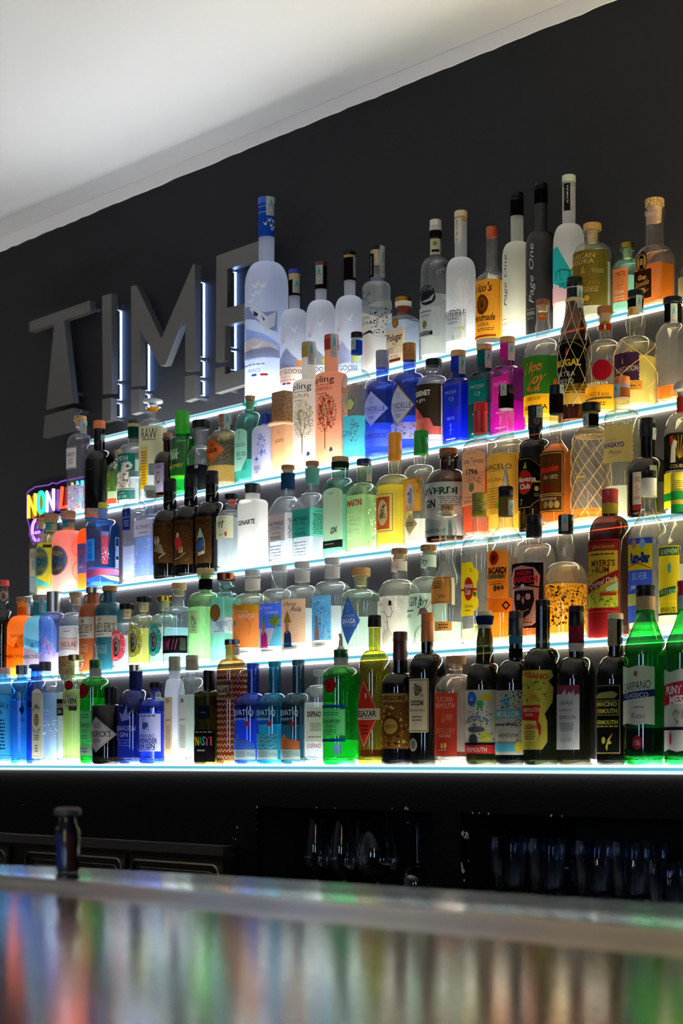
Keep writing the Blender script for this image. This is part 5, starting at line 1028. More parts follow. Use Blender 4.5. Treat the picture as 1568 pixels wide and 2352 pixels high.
bottle(3, 345, 78, (1116, 1128, 1184, 1196), 27, ('c', '#d8e4f8', 1), ('cap', '#c4c8c0'), 'clear gin bottle with pebbled blue-grey glass and pink-white label', [
  Lab(350, 1197, 1235, '#dccdd4', [T(.1, .58, .26, 'BOTANIST', '#4a3c44', 1.5), S(-.3, .15, .6, .3, 1, '#8a7a84')], xl=306), Lab(352, 1238, 1328, None, [Z(-1, 0, 1, 1, 260, ['#4a5a8a', '#c8d8f4', '#6a84b8', '#eef4ff', '#34405c'], .05, .012, 6)], xl=306, name='pebble_glints')], liq=(1236, '#b4c8f0'), box=.9, sh='f', name='gin_bottle', wc=30, plug=16)  # flat light and dark flecks paint the glints of the pebbled glass
def prof_(xc, yt, label, y0, y1, xr, art):
    return bottle(3, xc, 76, (yt, yt+30, yt+72, yt+104), 29, ('c', '#0e0c08', 1), ('foil', '#0c0d10g'), label, [
      Lab(xr, y0, y1, '#4a3018', [T(.1, .90, .075, 'PROFESSORE', '#2a180c', 1.5, b=.02), Z(-.9, .02, .98, .98, 130, ['#5a3c22', '#3c2412', '#6a4a2c'], .08, .03, xc), art])], name='gin_bottle', wc=30, neck=[(yt+60, 32), (yt+44, 29)], group='black bottles with aged brown labels on the middle shelf')
prof_(390, 1100, 'leftmost of three black bottles with brown labels, beige figure on it', 1203, 1297, 397, ('m', [E(-.1, .55, .25, .12, '#b8a890'), P([(-.4, .3), (-.1, .5), (.3, .44), (.5, .2), (.2, .24)], '#8a7458'), L([(.1, .12), (.55, .24)], 2.2, '#c8b8a0'), E(-.1, .62, .12, .05, '#a03c2c')]))
prof_(438, 1091, 'middle one of three black bottles with brown labels, red figure on it', 1198, 1300, 443, ('m', [P([(-.4, .6), (.0, .66), (.3, .5), (.2, .3), (-.2, .34), (-.5, .5)], '#b8302c'), E(-.1, .66, .14, .06, '#c8a888'), P([(.0, .26), (.35, .26), (.32, .4), (.05, .4)], '#b89a5a'), L([(-.4, .12), (.1, .16), (.5, .26)], 2.4, '#a8907a')]))
prof_(487, 1082, 'rightmost of three black bottles with brown labels, blue and yellow figure', 1191, 1297, 486, ('m', [P([(-.5, .3), (-.2, .5), (.3, .52), (.4, .4), (.1, .26)], '#2c5a9c'), P([(-.3, .55), (.0, .74), (.3, .56)], '#8ab4c4'), L([(-.4, .5), (0, .76), (.4, .5), (.45, .3), (.0, .22), (-.4, .26)], 1.6, '#c8c08a'), E(.3, .4, .08, .04, '#b83c30'), P([(-.3, .16), (.4, .2), (.5, .26), (-.2, .24)], '#c8b888')]))
bottle(3, 531, 76, (1135, 1147, 1174, 1190), 28, ('c', '#eef4f4', 1), ('cap', '#17171b'), 'clear gin bottle with cream label of brush strokes and red seal', [
  Lab(536, 1188, 1240, '#d8d2a8', [L([(-.7, .1), (-.3, .8)], 1.6, K), L([(-.2, .5), (-.05, .75)], 3.2, K), L([(.1, .45), (.2, .8)], 2.6, K), L([(-.6, .66), (.4, .72)], 1.2, K), R(.36, .1, .52, .28, '#b8382c'), S(-.2, .12, .2, .2, 1, '#6a6448'), S(-.2, .88, .5, .93, 1, '#6a6448')]), Lab(540, 1151, 1163, '#c83a34', [FR(-.9, .05, .9, .95, .8, '#e8dcd4')], xl=526)], liq=(1192, '#f0f6f8'), sh='f', name='gin_bottle', wc=30, lip=3)
bottle(3, 580, 84, (1112, 1134, 1149, 1159), 34, ('f', '#fbf9f2', .03, .4), ('cap', '#26262a'), 'flat-shouldered opaque white glass bottle with plain black lettering', [Lab(590, 1188, 1214, None, [T(0, .5, .42, 'GINARTE', K, 1.7, b=.03, sl=0)], xl=540), Lab(592, 1288, 1296, None, [S(-.6, .3, .6, .7, 1, '#8a8880')], xl=541)], box=.5, sh='f', name='gin_bottle', wc=37)
def hay(xc, w, yt, label, xl, xm, xr2, y0, y1, bg, bg2, nb, tcol):
    return bottle(3, xc, w, (yt, yt+10, yt+74, yt+112), 31, ('c', '#eef2f4', 1), ('wood', '#9a6a38'), label, [
      Lab(xm, y0, y1, bg, [T(0, .66, .17, 'HAYMANS', tcol, 1.7), T(0, .5, .09, 'OF LONDON', tcol, 1.1), T(0, .3, .08, 'OLD TOM GIN', tcol, .9), E(0, .42, .05, .03, '#b8785a'), L([(-.9, .4), (-.2, .42)], .5, tcol), L([(.2, .42), (.9, .44)], .5, tcol), S(-.6, .06, .6, .2, 3, tcol)], xl=xl),
      Lab(xr2, y0-2, y1, bg2, [S(-.8, .08, .8, .8, 12, tcol), T(0, .88, .07, 'OLD TOM GIN', tcol, .9)], xl=xm+1, name='side_label'), Lab(xm, y1+8, y1+58, None, [S(-.7, 0, .6, 1, 7, '#8a9098')], xl=xl, name='embossed_lettering')], liq=(yt+116, '#eef2f8'), bands=[nb], box=1.0, name='gin_bottle', wc=31, lip=1)
hay(661, 96, 1069, 'square gin bottle with dusky pink wraparound label and navy neck band', 612, 654, 700, 1185, 1246, '#b8a8a0', '#e4dcd8', (1088, 1124, '#22405c'), '#2c2a30')
hay(717, 98, 1060, 'square gin bottle with teal wraparound label and mottled green neck band', 667, 712, 752, 1173, 1237, '#2f8a78', '#60b89c', (1077, 1112, '#6aa898'), '#16382c')
bottle(3, 781, 86, (1050, 1062, 1100, 1124), 40, ('c', '#a0dcc4', 1), ('wood', '#b89458'), 'green glass gin bottle with pale arched label and handwritten word', [
  Lab(786, 1124, 1242, '#c8d4b4', [T(.2, .18, .12, 'GIN', '#15151a', .7, sh=.3, b=.03, sl=.12), T(-.1, .9, .05, "d'inchiostro", '#33382c', .7, sh=.3), FR(-.88, .03, .9, .93, .5, '#9aa888')], xl=742, shape='a'), Lab(786, 1244, 1261, '#1c1c16', [S(-.8, .4, .2, .7, 1, '#8a8a78')], xl=742, name='lower_label')], liq=(1140, '#cceadc'), box=.85, neck=[(1082, 38)], bands=[(1063, 1077, '#22302c')], name='gin_bottle', wc=39)
bottle(3, 836, 92, (1055, 1068, 1112, 1140), 33, ('c', '#d8ecc0', 1), ('cap', '#1a2450'), 'pale green square bottle with red block letters and navy cap', [
  Lab(836, 1148, 1168, None, [T(.1, .5, .7, 'MARTINI', '#a82834', 1.5, b=.04)], xl=791), Lab(836, 1172, 1250, None, [S(-.7, .1, .6, .9, 7, '#d8e4c8')], xl=791), Lab(870, 1150, 1258, None, [Z(-1, 0, 1, .9, 50, ['#e8f0c8', '#f4f8e0', '#5a7048'], .2, .05, 6)], xl=845, name='side_flecks'), SEAL(841, 852, 1074, 1108)], liq=(1140, '#d8ecc8'), box=1.0, sh='r', name='gin_bottle', wc=34)  # flat pale and dark flecks scattered over the side face
bottle(3, 907, 88, (995, 1058, 1092, 1122), 30, ('c', '#f2efc8', 1), ('foil', '#dc8c18'), 'bottle of yellow spirit with orange capsule and stamp-edged label', [
  Lab(905, 1135, 1229, '#d8c470', [FR(-.9, .05, .86, .95, 1.2, '#5a4a1c'), P([(-1, .1), (.62, .1), (.62, .88), (-1, .88)], '#b85a24'), Z(-.9, .1, .6, .88, 60, ['#d8843c', '#983c14'], .08, .04, 5), E(-.05, .5, .5, .32, '#dcc88c'), T(-.05, .54, .10, 'OLD', '#2c2010', .4, b=.02), T(-.05, .42, .12, 'RIFU', '#2c2010', .65, b=.02), P([(-.1, .62), (.2, .7), (.25, .66), (0, .6)], '#3a3020')], shape='z'), Lab(928, 1148, 1238, '#d8c040', [], xl=920, name='back_label')], liq=(1118, '#f0d850'), name='rum_bottle', wc=32)
bottle(3, 967, 86, (990, 1044, 1070, 1104), 32, ('c', '#f2f2ea', 1), ('foil', '#0a8a20'), 'clear bottle with green capsule, orange bird label and hanging paper tags', [
  Lab(968, 1103, 1180, '#d89a3c', [FR(-.92, .04, .9, .97, .8, '#7a4a1c'), E(.0, .48, .4, .36, '#dcd4d8'), P([(-.2, .3), (0, .7), (.2, .7), (.25, .3), (.1, .2)], '#a8a0b0'), P([(-.1, .6), (-.3, .5), (-.05, .52)], '#2c2a34'), T(.0, .1, .16, 'RUFU', '#8a94b0', .9, b=.02), Z(.3, .5, .9, .95, 30, ['#8a9a34', '#c8742c'], .1, .06, 2)], shape='z'), Lab(958, 1180, 1236, '#c0b488', [P([(-1, .5), (0, .1), (1, .5), (0, .9)], '#a89868'), S(-.5, .4, .5, .6, 2, '#3a3424')], xl=928, shape='d', name='lower_label')], liq=(1196, '#f0ece8'), name='rum_bottle', wc=34, lip=0)
bottle(3, 1030, 110, (1031, 1045, 1080, 1122), 39, ('c', '#3a1a0c', 1), ('wood', '#8a4c1c'), 'dark brown apothecary gin bottle with wide grey-white label and wooden stopper', [
  Lab(1080, 1114, 1236, '#aab0a8', [T(.05, .84, .13, 'SEVERDI', '#1f4a3c', 1.05, b=.04), T(-.15, .61, .15, 'GIN', '#1c1c1a', .36, b=.03), S(.1, .55, .85, .74, 5, '#6a6e68'), S(-.3, .48, .2, .5, 1, '#6a6e68'), P([(-1, .2), (-.3, .36), (.2, .26), (.6, .4), (1, .3), (1, 0), (-1, 0)], '#8a9494'), T(-.1, .1, .07, 'LA VALDOTAINE', '#1f4a3c', .8, b=.02)]), SEAL(1030, 1034, 1052, 1072)], name='gin_bottle', wc=43, lip=3)
bottle(3, 1103, 88, (925, 996, 1012, 1038), 29, ('c', '#f0e4e0', 1), ('foil', '#b4141c'), 'rum bottle with long red wax neck and peach label', [
  Lab(1114, 1038, 1166, '#d8ac80', [T(.15, .80, .10, 'Santa Teresa', '#6a4a3c', 1.5), T(.15, .60, .10, '1796', '#33221c', .8, b=.02), L([(-.3, .68), (.2, .73), (.6, .68)], .8, '#a8745c'), E(.15, .32, .18, .08, '#6a7a4c'), Z(-.3, .38, .7, .52, 40, '#a8846a', .08, .02, 5), L([(-.5, .44), (.85, .47)], .6, '#a8745c'), T(.1, .15, .04, 'SOLERA RUM', '#6a4a3c', .9), S(-.5, .04, .7, .1, 2, '#6a4a3c'), S(-.2, .92, .5, .94, 1, '#8a644c')], shape='a')], liq=(1084, '#d8582a'), name='rum_bottle', wc=32, lip=0)
bottle(3, 1162, 92, (885, 940, 1001, 1022), 34, ('c', '#f2eed8', 1), ('screw', '#140f0cg'), 'long-shouldered clear rum bottle with black cap and yellow label', [
  Lab(1189, 1050, 1186, '#dcae48', [T(.0, .80, .09, 'BARCELO', '#33281c', 1.45), T(.0, .58, .07, 'ORGANIC', '#8a7024', 1.3), S(-.8, .1, .2, .46, 8, '#a8842c'), E(.1, .14, .1, .05, '#8aa83c'), S(-.4, .72, .5, .74, 1, '#6a5420')]), SEAL(1150, 1163, 886, 912)], liq=(1046, '#f0c848'), sh='b', neck=None, bands=[(906, 938, '#120e0c')], name='rum_bottle', wc=34)
bottle(3, 1229, 80, (933, 986, 1010, 1032), 30, ('c', '#241408', 1), ('screw', '#18120e'), 'dark brown rum bottle with curvy black label and red disc', [
  Lab(1246, 1055, 1173, '#14110f', [L([(-1, .97), (.3, .97), (.55, .9), (.93, .8), (.93, .2), (.5, .1), (.3, .03), (-1, .03)], 1.4, '#9a7448'), E(-.1, .52, .52, .24, '#a0241c'), T(.0, .58, .10, 'Havana', '#d8ccc0', 1.25, b=.03), T(-.05, .44, .10, 'Club', '#d8ccc0', .7, b=.03), T(-.3, .14, .12, '7', '#b8a848', .14), E(.65, .38, .12, .05, '#b8b048'), P([(-.15, .78), (0, .92), (.1, .78)], '#9a9440'), R(.35, .5, .95, .53, '#b8a848'), S(.5, .22, .8, .3, 2, '#8a8478')], shape='h'), Lab(1244, 950, 980, None, [E(0, .35, .5, .3, '#6a6458'), T(0, .35, .3, '7', '#17110e', .25)], xl=1218, name='neck_label', zone='n'), SEAL(1231, 1243, 936, 962)], name='rum_bottle', wc=34)
bottle(3, 1277, 74, (885, 952, 1010, 1046), 30, ('c', '#f0e8da', 1), ('screw', '#141113g'), 'amber rum bottle with gold-framed brown label and red script', [
  Lab(1293, 1042, 1180, '#4a2c14', [FR(-.92, .30, .92, .97, 1.3, '#b8a050'), FR(-.92, .02, .92, .27, 1.3, '#b8a050'), T(.1, .72, .11, 'Matusalem', '#b82c20', 1.2, sh=.3, b=.03, sl=.12), T(.2, .58, .07, 'Est 1872', '#c8b48a', .9, sh=.3), R(-.6, .36, .5, .42, '#6a1c14'), E(-.1, .12, .16, .06, '#9a8450'), E(.25, .12, .16, .06, '#9a8450'), E(.6, .12, .16, .06, '#9a8450'), S(-.5, .19, .6, .24, 2, '#c8b890')]), SEAL(1284, 1297, 886, 906)], liq=(1022, '#c06a18'), sh='s', bands=[(908, 950, '#170f10')], name='rum_bottle', wc=31)
bottle(3, 1357, 92, (926, 946, 982, 1038), 33, ('c', '#eeebdf', 1), ('cap', '#14130d'), 'round clear rum bottle wrapped in a straw-coloured net', [
  Lab(1350, 1090, 1112, None, [S(-.6, .2, .5, .8, 1, '#b8a848'), FR(-.8, .1, .6, .9, .6, '#b8a040')]), SEAL(1338, 1352, 952, 984)], liq=(1172, '#e0802c'), net=(1000, 1190, 8, '#c8a864'), ring=[(994, 6, '#c0a46a')], bands=[(947, 952, '#8a8434'), (953, 980, '#1a150d')], name='rum_bottle', wc=44)
bottle(3, 1428, 84, (866, 915, 944, 962), 33, ('c', '#e6ead8', 1), ('screw', '#b8682c'), 'clear cylindrical rum bottle with square tan label and purple lettering', [
  Lab(1454, 981, 1068, '#b8a468', [T(-.05, .47, .13, 'PAPAGAYO', '#5a3a7c', 1.2, b=.04), T(.1, .28, .10, 'Puro', '#4a4038', .6, sh=.4), L([(-.4, .12), (.3, .2)], .6, '#6a5c40'), T(-.2, .6, .05, 'RUM BIANCO', '#7a5c8a', .8)], shape='z'), SEAL(1408, 1424, 884, 914)], liq=(1120, '#e8e8dc'), sh='f', bands=[(884, 893, '#a8a0a0'), (893, 914, '#b06430')], name='rum_bottle', wc=35)
bottle(3, 1487, 96, (961, 1004, 1052, 1090), 33, ('c', '#1a0d08', 1), ('foil', '#131009'), 'black-brown rum bottle with white label and big red number', [
  Lab(1472, 1090, 1164, '#c8bcaa', [T(.0, .78, .17, 'EL DORADO', '#4a3820', 1.6), T(-.05, .48, .24, '12', '#b02c2c', .4, sh=.3), T(.5, .46, .08, 'YEARS', '#5a4c3c', .4), T(.05, .2, .10, 'FINEST DEMERARA', '#4a3820', 1.5)]), Lab(1472, 1165, 1177, '#a02c38', [], name='red_band'), Lab(1508, 1076, 1150, '#a9b49c', [S(-.6, .1, .6, .8, 9, '#6a7464')], xl=1492, name='back_label'), SEAL(1497, 1508, 985, 1012)], name='rum_bottle', wc=35)
bottle(3, 1571, 90, (878, 912, 950, 1000), 33, ('c', '#eeeadc', 1), ('flare', '#8f8a84'), 'clear rum bottle with a cockatoo on its label at the right edge', [
  Lab(1590, 1000, 1085, '#17150e', [E(.1, .6, .75, .4, '#2a240f')]+[L([(.3, .3), (.3+.7*math.cos(math.radians(20+15*k)), .3+.62*math.sin(math.radians(20+15*k)))], .8, '#b8943c') for k in range(9)]+[P([(-.2, .2), (.1, .2), (.1, .55), (.2, .75), (0, .82), (-.15, .6)], '#dcd0c0'), P([(-.15, .65), (0, .82), (-.05, .95), (-.12, .85), (-.25, .9), (-.22, .75)], '#b83c24'), T(.3, .1, .1, 'COUBIER', '#c8b88a', 1.0)], shape='a'), Lab(1592, 1090, 1170, '#d0c42c', [R(-1, .2, 1, .42, '#1c8a34'), T(.2, .31, .14, 'WHITE', '#d8d8a8', .7)], name='lower_label')], liq=(1100, '#f0ecd8'), bands=[(913, 948, '#9a2c20')], name='rum_bottle', wc=50)
# ================================================================== FOURTH SHELF
bottle(4, 184, 62, (956, 969, 998, 1028), 27, ('c', '#e6e2ee', 1), ('cork', '#c8965a'), 'clear bottle with green-framed label and confetti-coloured base, leftmost on the fourth shelf', [
  Lab(177, 1031, 1081, '#d8d4cc', [FR(-.96, .03, .96, .97, 2.2, '#2c5c48'), T(.1, .66, .2, 'HARVEY', '#2c2c34', 1.3), S(-.4, .2, .5, .5, 4, '#8a8a8a')]),
  Lab(212, 1116, 1175, None, [Z(-1, 0, 1, 1, 170, ['#20d888', '#f0a030', '#f060a0', '#c8a0ff', '#ffffff', '#e84030', '#3060e0'], .09, .05, 5)], xl=154, name='neon_glints'), SEAL(184, 198, 968, 998)], liq=(1118, '#f0e4f8'), name='gin_bottle', wc=29, lip=1)  # coloured flecks paint the neon light refracted in the base
bottle(4, 228, 68, (967, 985, 1036, 1060), 26, ('c', '#0c0a0a', 1), ('cap', '#c86a38'), 'plain black bottle with orange cap left of the elephant-label bottle', [Lab(222, 1078, 1086, None, [S(-.4, .3, .5, .7, 1, '#4a4444')]), Lab(240, 1000, 1014, '#b0b8b8', xl=231, name='neck_seal')], liq=None, name='gin_bottle', wc=27)
bottle(4, 272, 54, (1034, 1042, 1062, 1084), 18, ('c', '#dce8c8', 1), ('cork', '#b08c58'), 'small clear bottle with triangular botanical label, mostly hidden', [Lab(267, 1086, 1132, '#4a6a30', [Z(-1, 0, 1, 1, 30, ['#a8a048', '#b04838', '#2c4a1c'], .2, .08, 3)], xl=246), Lab(267, 1148, 1160, '#a03c30', xl=244, name='lower_label')], liq=(1120, '#e8f0d8'), name='gin_bottle', wc=19, back=.02)
bottle(4, 307, 74, (965, 973, 1022, 1048), 26, ('c', '#eef2ea', 1), ('cap', '#153a30'), 'gin bottle with dark green capsule and elephant trunk picture on green label', [
  Lab(310, 1047, 1152, '#e0dacc', [R(-1, .60, 1, 1, '#1c6a5c'), T(.0, .90, .12, 'SMITH', '#dcdccc', 1.0), T(.1, .80, .06, 'Leader', '#dcdccc', .4, sh=.3), Z(-.9, .26, .7, .62, 110, ['#6a5038', '#3a2c20', '#a88c68', '#c8b490'], .12, .04, 5), P([(.1, .38), (.15, .55), (.4, .62), (.7, .66), (.85, .74), (.6, .82), (.2, .8), (0, .72), (-.1, .55)], '#d8cebc'), E(.5, .72, .12, .035, '#6a5038'), E(.25, .33, .18, .05, '#d0c0a4'), R(-1, 0, 1, .24, '#1c6a5c'), R(-1, .205, 1, .22, '#e0dacc'), T(.0, .15, .05, 'London', '#e0dacc', .6, sh=.3), T(.0, .07, .065, 'DRY GIN', '#e0dacc', .8)])], liq=(1060, '#f0f4ee'), bands=[(974, 981, '#c8b07c'), (982, 1006, '#0c4034')], name='gin_bottle', wc=25)
bottle(4, 351, 66, (917, 931, 964, 983), 20, ('c', '#eef0ee', 1), ('flare', '#a0a0a0'), 'tall clear bottle with grey crown stopper, cream label and long yellow strip', [
  Lab(376, 983, 1070, '#c8c49c', [T(.3, .80, .3, 'RAW', '#33302a', .7), S(.0, .6, .6, .66, 1, '#6a6654')]), Lab(338, 1030, 1128, '#e0a818', [S(-.6, .1, .6, .9, 12, '#8a6410')], xl=322, name='yellow_strip'),
  Lab(384, 984, 1040, '#d4d0b0', [('m', [('q', [(-.7+.22*k, .55), (-.7+.22*k+.1, .55), (-.7+.22*k+.1, .95), (-.7+.22*k, .95)], '#44443c') for k in range(7)])], xl=377, name='side_label'), Lab(366, 938, 947, '#d88c18', [], xl=338, name='neck_tag', zone='n')], liq=(1096, '#f0f0ee'), name='gin_bottle', wc=46, neck=[(950, 19), (942, 18), (936, 36)], lip=0)
bottle(4, 385, 66, (995, 1006, 1038, 1066), 20, ('c', '#301408', 1), ('cork', '#a8724a'), 'small brown apothecary bottle with lilac postage-stamp label', [
  Lab(376, 1068, 1134, '#a898b0', [FR(-.88, .05, .88, .95, .8, '#5a4a68'), E(.1, .5, .5, .3, '#b0a4a8'), E(.1, .5, .38, .22, '#6a5a60'), E(.15, .52, .25, .15, '#b0a4a8'), T(.1, .86, .1, 'MONKEY', '#4a3a58', 1.2, arc=.03)])], name='gin_bottle', wc=22, lip=2, plug=1)
bottle(4, 419, 74, (945, 994, 1006, 1012), 34, ('c', '#10a038', 1), ('cap', '#2f9c1c'), 'bright green tall-capped bottle fading to clear at the base', [
  Lab(430, 1030, 1062, None, [T(0, .5, .8, 'Nik', '#d8dcc0', .9, sh=.4)]), Lab(432, 1068, 1080, None, [T(.1, .5, .7, 'BRUMBY', '#c89a34', 1.3, sl=.1)]), Lab(425, 1096, 1103, '#8ae030', xl=384, name='lime_band')], liq=(1098, '#c8ecd0'), name='gin_bottle', wc=35, sh='f')
bottle(4, 461, 92, (966, 984, 1026, 1050), 31, ('c', '#eef0f0', 1), ('cap', '#15151a'), 'clear square bottle with wide black cap and black bottom half', [
  Lab(500, 1072, 1134, '#121316', [E(-.1, .92, .12, .06, '#d8d8d8'), E(-.1, .92, .06, .04, '#2a2a2a')], xl=414), Lab(434, 1050, 1070, None, [P([(-.2, .1), (0, .9), (.2, .7), (.15, .1)], '#a8a8a0')], xl=418)], liq=(1072, '#1a1c1e'), box=1.0, sh='r', name='gin_bottle', wc=40, lip=5)
bottle(4, 517, 86, (952, 974, 990, 1026), 28, ('c', '#a89c80', 1), ('cap', '#8a5c48'), 'diamond-cut glass bottle with orange diamond label', [
  Lab(515, 1010, 1070, '#b0582c', [T(-.1, .5, .16, 'ELIGUR', '#2c160c', 1.2, b=.02), S(-.2, .62, .2, .75, 2, '#5a2a14'), S(-.2, .22, .2, .38, 3, '#d89a5a')], shape='d'), SEAL(514, 529, 953, 988)], liq=(1074, '#d8b860'), rib=('d', 18, .0028, 260), name='gin_bottle', wc=32)
bottle(4, 574, 74, (910, 923, 948, 990), 25, ('c', '#70ccc0', 1), ('taper', '#b08450'), 'teal potion-shaped bottle with corked neck and arched mint label', [
  Lab(567, 990, 1086, '#b4d8c0', [T(.0, .62, .10, 'GLENDALOUGH', '#2c5c58', 1.5), T(.2, .40, .12, 'IRISH GIN', '#2c5c58', 1.3), L([(0, .72), (0, .88), (-.15, .95)], 1.2, '#6a7a34'), L([(0, .86), (.15, .95)], 1.2, '#6a7a34'), S(-.3, .25, .4, .32, 1, '#5a8a7c'), P([(.3, 0), (1, 0), (1, .3)], '#2c9a8c')], shape='a')], liq=(1060, '#a8e4d8'), name='gin_bottle', wc=25, lip=5, plug=18)
bottle(4, 610, 88, (949, 975, 980, 998), 20, ('f', '#ccccdc', .05, .6), ('cap', '#1c3a9c'), 'grey-white porcelain-look bottle with blue cap and blue grapes print', [
  Lab(612, 1000, 1052, None, [Z(-.3, .1, .9, .95, 160, ['#5a64b8', '#7a84c8', '#3c4690'], .08, .06, 5), Z(.2, .0, .5, .3, 40, ['#5a64b8'], .06, .05, 6)], xl=572), Lab(590, 1052, 1066, None, [P([(0, 1), (.2, .6), (1, .5), (.2, .4), (0, 0), (-.2, .4), (-1, .5), (-.2, .6)], '#3a48a8')], xl=574), Lab(598, 1072, 1092, None, [T(.2, .66, .5, 'NORDES', '#2c3048', 1.2), T(.2, .18, .28, 'GIN', '#2c3048', .5)])], sh='f', name='gin_bottle', wc=21)
bottle(4, 652, 78, (902, 974, 978, 979), 76, ('f', '#f4cfa4', .02, .45), ('block', '#a87c4c'), 'square cream bottle topped by a big block of cork', [Lab(655, 1006, 1024, None, [T(.1, .5, .5, 'ADAMVS', '#6a5a48', 1.5)], xl=618), Lab(640, 990, 1002, None, [L([(-.3, .9), (0, .1), (.3, .9)], .8, '#8a7a64'), L([(-.3, .9), (.3, .9)], .8, '#8a7a64')], xl=632)], box=.8, sh='l', name='gin_bottle', sn=9)
def sip(xc, w, yt, col, capc, label, tree_leaf, fr, word, yw, y0, y1):
    return bottle(4, xc, w, (yt, yt+12, yt+88, yt+98), 32, ('f', col, .08, .35), ('cap', capc), label, [
      Lab(xc+22, yw, yw+18, None, [T(0, .5, .85, 'sipling', K, 1.3)]), Lab(xc+18, yw+20, yw+44, None, [T(0, .55, .36, word, '#c04828' if fr else '#c89a30', 1.3), S(-.3, .85, .6, .98, 1, '#6a5a4a'), S(-.3, .0, .3, .15, 1, '#6a5a4a')]),
      Lab(xc+14, y0, y1, None, [TREE(-.05, .05, .95, 1.5, '#5a2c1c', tree_leaf, 420, 3, fr), P([(.3, .03), (.4, .09), (.55, .07), (.58, .02), (.35, .0)], '#3a4470'), L([(-.5, .02), (.6, .03)], .4, '#8a6a5a')], turn=27), SEAL(xc-2, xc+13, yt+1, yt+54)], sh='f', name='vodka_bottle', wc=33, bands=[(yt+12, yt+36, capc)])
sip(709, 74, 787, '#f4efe6', '#a8924c', 'frosted white bottle printed with a green-leaved tree', ['#a8a84c', '#c8c878', '#6a7030', '#8a8a3a'], None, 'PEAR', 884, 928, 1054)
sip(761, 74, 770, '#f2bda0', '#b03c38', 'frosted pink bottle printed with a tree bearing red fruit', ['#3a2c1c', '#6a4a28', '#8a6a3c'], '#d84048', 'RASPBERRY', 868, 912, 1044)
bottle(4, 819, 70, (764, 777, 850, 886), 25, ('c', '#e8f4f4', 1), ('cap', '#17171a'), 'clear bottle with blue neck, gold script and cyan liquid low down', [
  Lab(836, 884, 908, None, [T(.1, .5, .8, 'Magellan', '#a8661c', 1.5, sh=.35, sl=.1)]), Lab(832, 908, 958, None, [L([(.1+.55*math.cos(k*PI/12), .5+.46*math.sin(k*PI/12)) for k in range(25)], 1.6, '#a87c24'), P([(-.1, .3), (.3, .2), (.5, .5), (.3, .7), (0, .65)], '#c8b860'), P([(-.2, .5), (.1, .5), (.1, .9), (-.1, .85)], '#a8a8a0')]), Lab(834, 970, 1020, None, [T(-.05, .4, .3, 'GIN', '#3a5c84', .7), Z(.1, 0, .7, 1, 50, ['#4a5a64', '#6a7a84'], .1, .05, 6)]), SEAL(808, 817, 780, 806)], liq=(960, '#6ce4f0'), bands=[(783, 814, '#1c3a98')], name='gin_bottle', wc=27)
def cit(xc, w, yt, capc, label, xr, y0, y1, frame, bot):
    return bottle(4, xc, w, (yt, yt+40, yt+70, yt+92), 29, ('c', '#3f60e0', .85), ('screw', capc), label, [
      Lab(xr, y0, y1, '#b4b8dc' if not frame else '#b89a30', ([('m', [P([(-.92, .5), (0, .05), (.92, .5), (0, .95)], '#c4c8e8')])] if frame else [])+[T(.05, .5, .14, 'CITADELLE', '#33387a', 1.5), T(.05, .38, .06, 'GIN DE FRANCE', '#4a508c', .9), FR(-.08, .68, .08, .8, .8, '#4a508c'), S(-.2, .2, .2, .3, 2, '#5a609a')], shape='d'),
      Lab(xr+16, yt+188, yt+226, '#b8b4dc' if bot else '#5a78e8', ([Z(-.8, .1, .9, .95, 60, ['#a8a860', '#d8885a', '#5a8a58', '#b88ac0'], .08, .12, 4)] if bot else [S(-.5, .5, .6, .8, 2, '#3a50b8')]), name='lower_label')], liq=(yt+172, '#8aa4f8'), rib=('v', 22, .0010), name='gin_bottle', wc=31)
cit(878, 80, 806, '#8a8a98', 'royal blue bottle with silver cap and lilac diamond label', 891, 905, 985, False, False)
cit(940, 82, 789, '#9a6420', 'royal blue bottle with gold cap and gold-edged diamond label', 951, 890, 985, True, True)
bottle(4, 996, 82, (826, 841, 866, 892), 34, ('c', '#e6e6ea', 1), ('cap', '#17171a'), 'clear gin bottle with dark label over pink angular shapes and black cap', [
  Lab(1012, 889, 1005, '#33291f', [P([(-1, 0), (1, 0), (1, .16), (.6, .16), (.4, .32), (.05, .34), (-.3, .5), (-1, .66)], '#d0605c'), P([(-1, 0), (-.2, 0), (.1, .3), (-.2, .34), (-1, .3)], '#e08478'), T(-.1, .83, .10, 'GARNET', '#dcd8d0', 1.1, b=.03), T(-.05, .70, .08, 'gin', '#dcd8d0', .4), L([(-.5, .765), (.4, .785)], .6, '#dcd8d0'), E(-.45, .69, .06, .02, '#dcd8d0')]), Lab(1012, 1006, 1016, '#e4dcd8', name='lower_label')], liq=(893, '#e8e4e8'), name='gin_bottle', wc=38, lip=4)
def may(xc, w, yt, yb_, gc, lc, label, xl, xm, y0, y1, lq, txt, extra=()):
    return bottle(4, xc, w, (yt, yt+14, yb_, yb_+8), 33, ('c', gc, 1), ('wood', '#b88a54'), label, [
      Lab(xm, y0, y1, lc, [T(0, .72, .16, 'MAYFAIR', txt, 1.5), Z(-.3, .3, .3, .5, 16, txt, .1, .05, 4), S(-.1, .6, .4, .63, 1, txt)], xl=xl), SEAL(xc+1, xc+15, yt+16, yt+56), Lab(xm, y1+14, yb_+150, None, [T(0, .85, .12, 'HIGH TEA', txt, 1.0), L([(0, .7), (0, .3)], 1, txt), L([(-.2, .45), (.2, .48)], .8, txt), L([(-.15, .6), (.15, .62)], .8, txt), S(-.6, .1, .6, .2, 1, txt)], xl=xl)]+list(extra), liq=lq, bands=[(yt+17, yt+48, lc)], box=.8, sh='f', sn=9, name='gin_bottle', wc=35, plug=1)
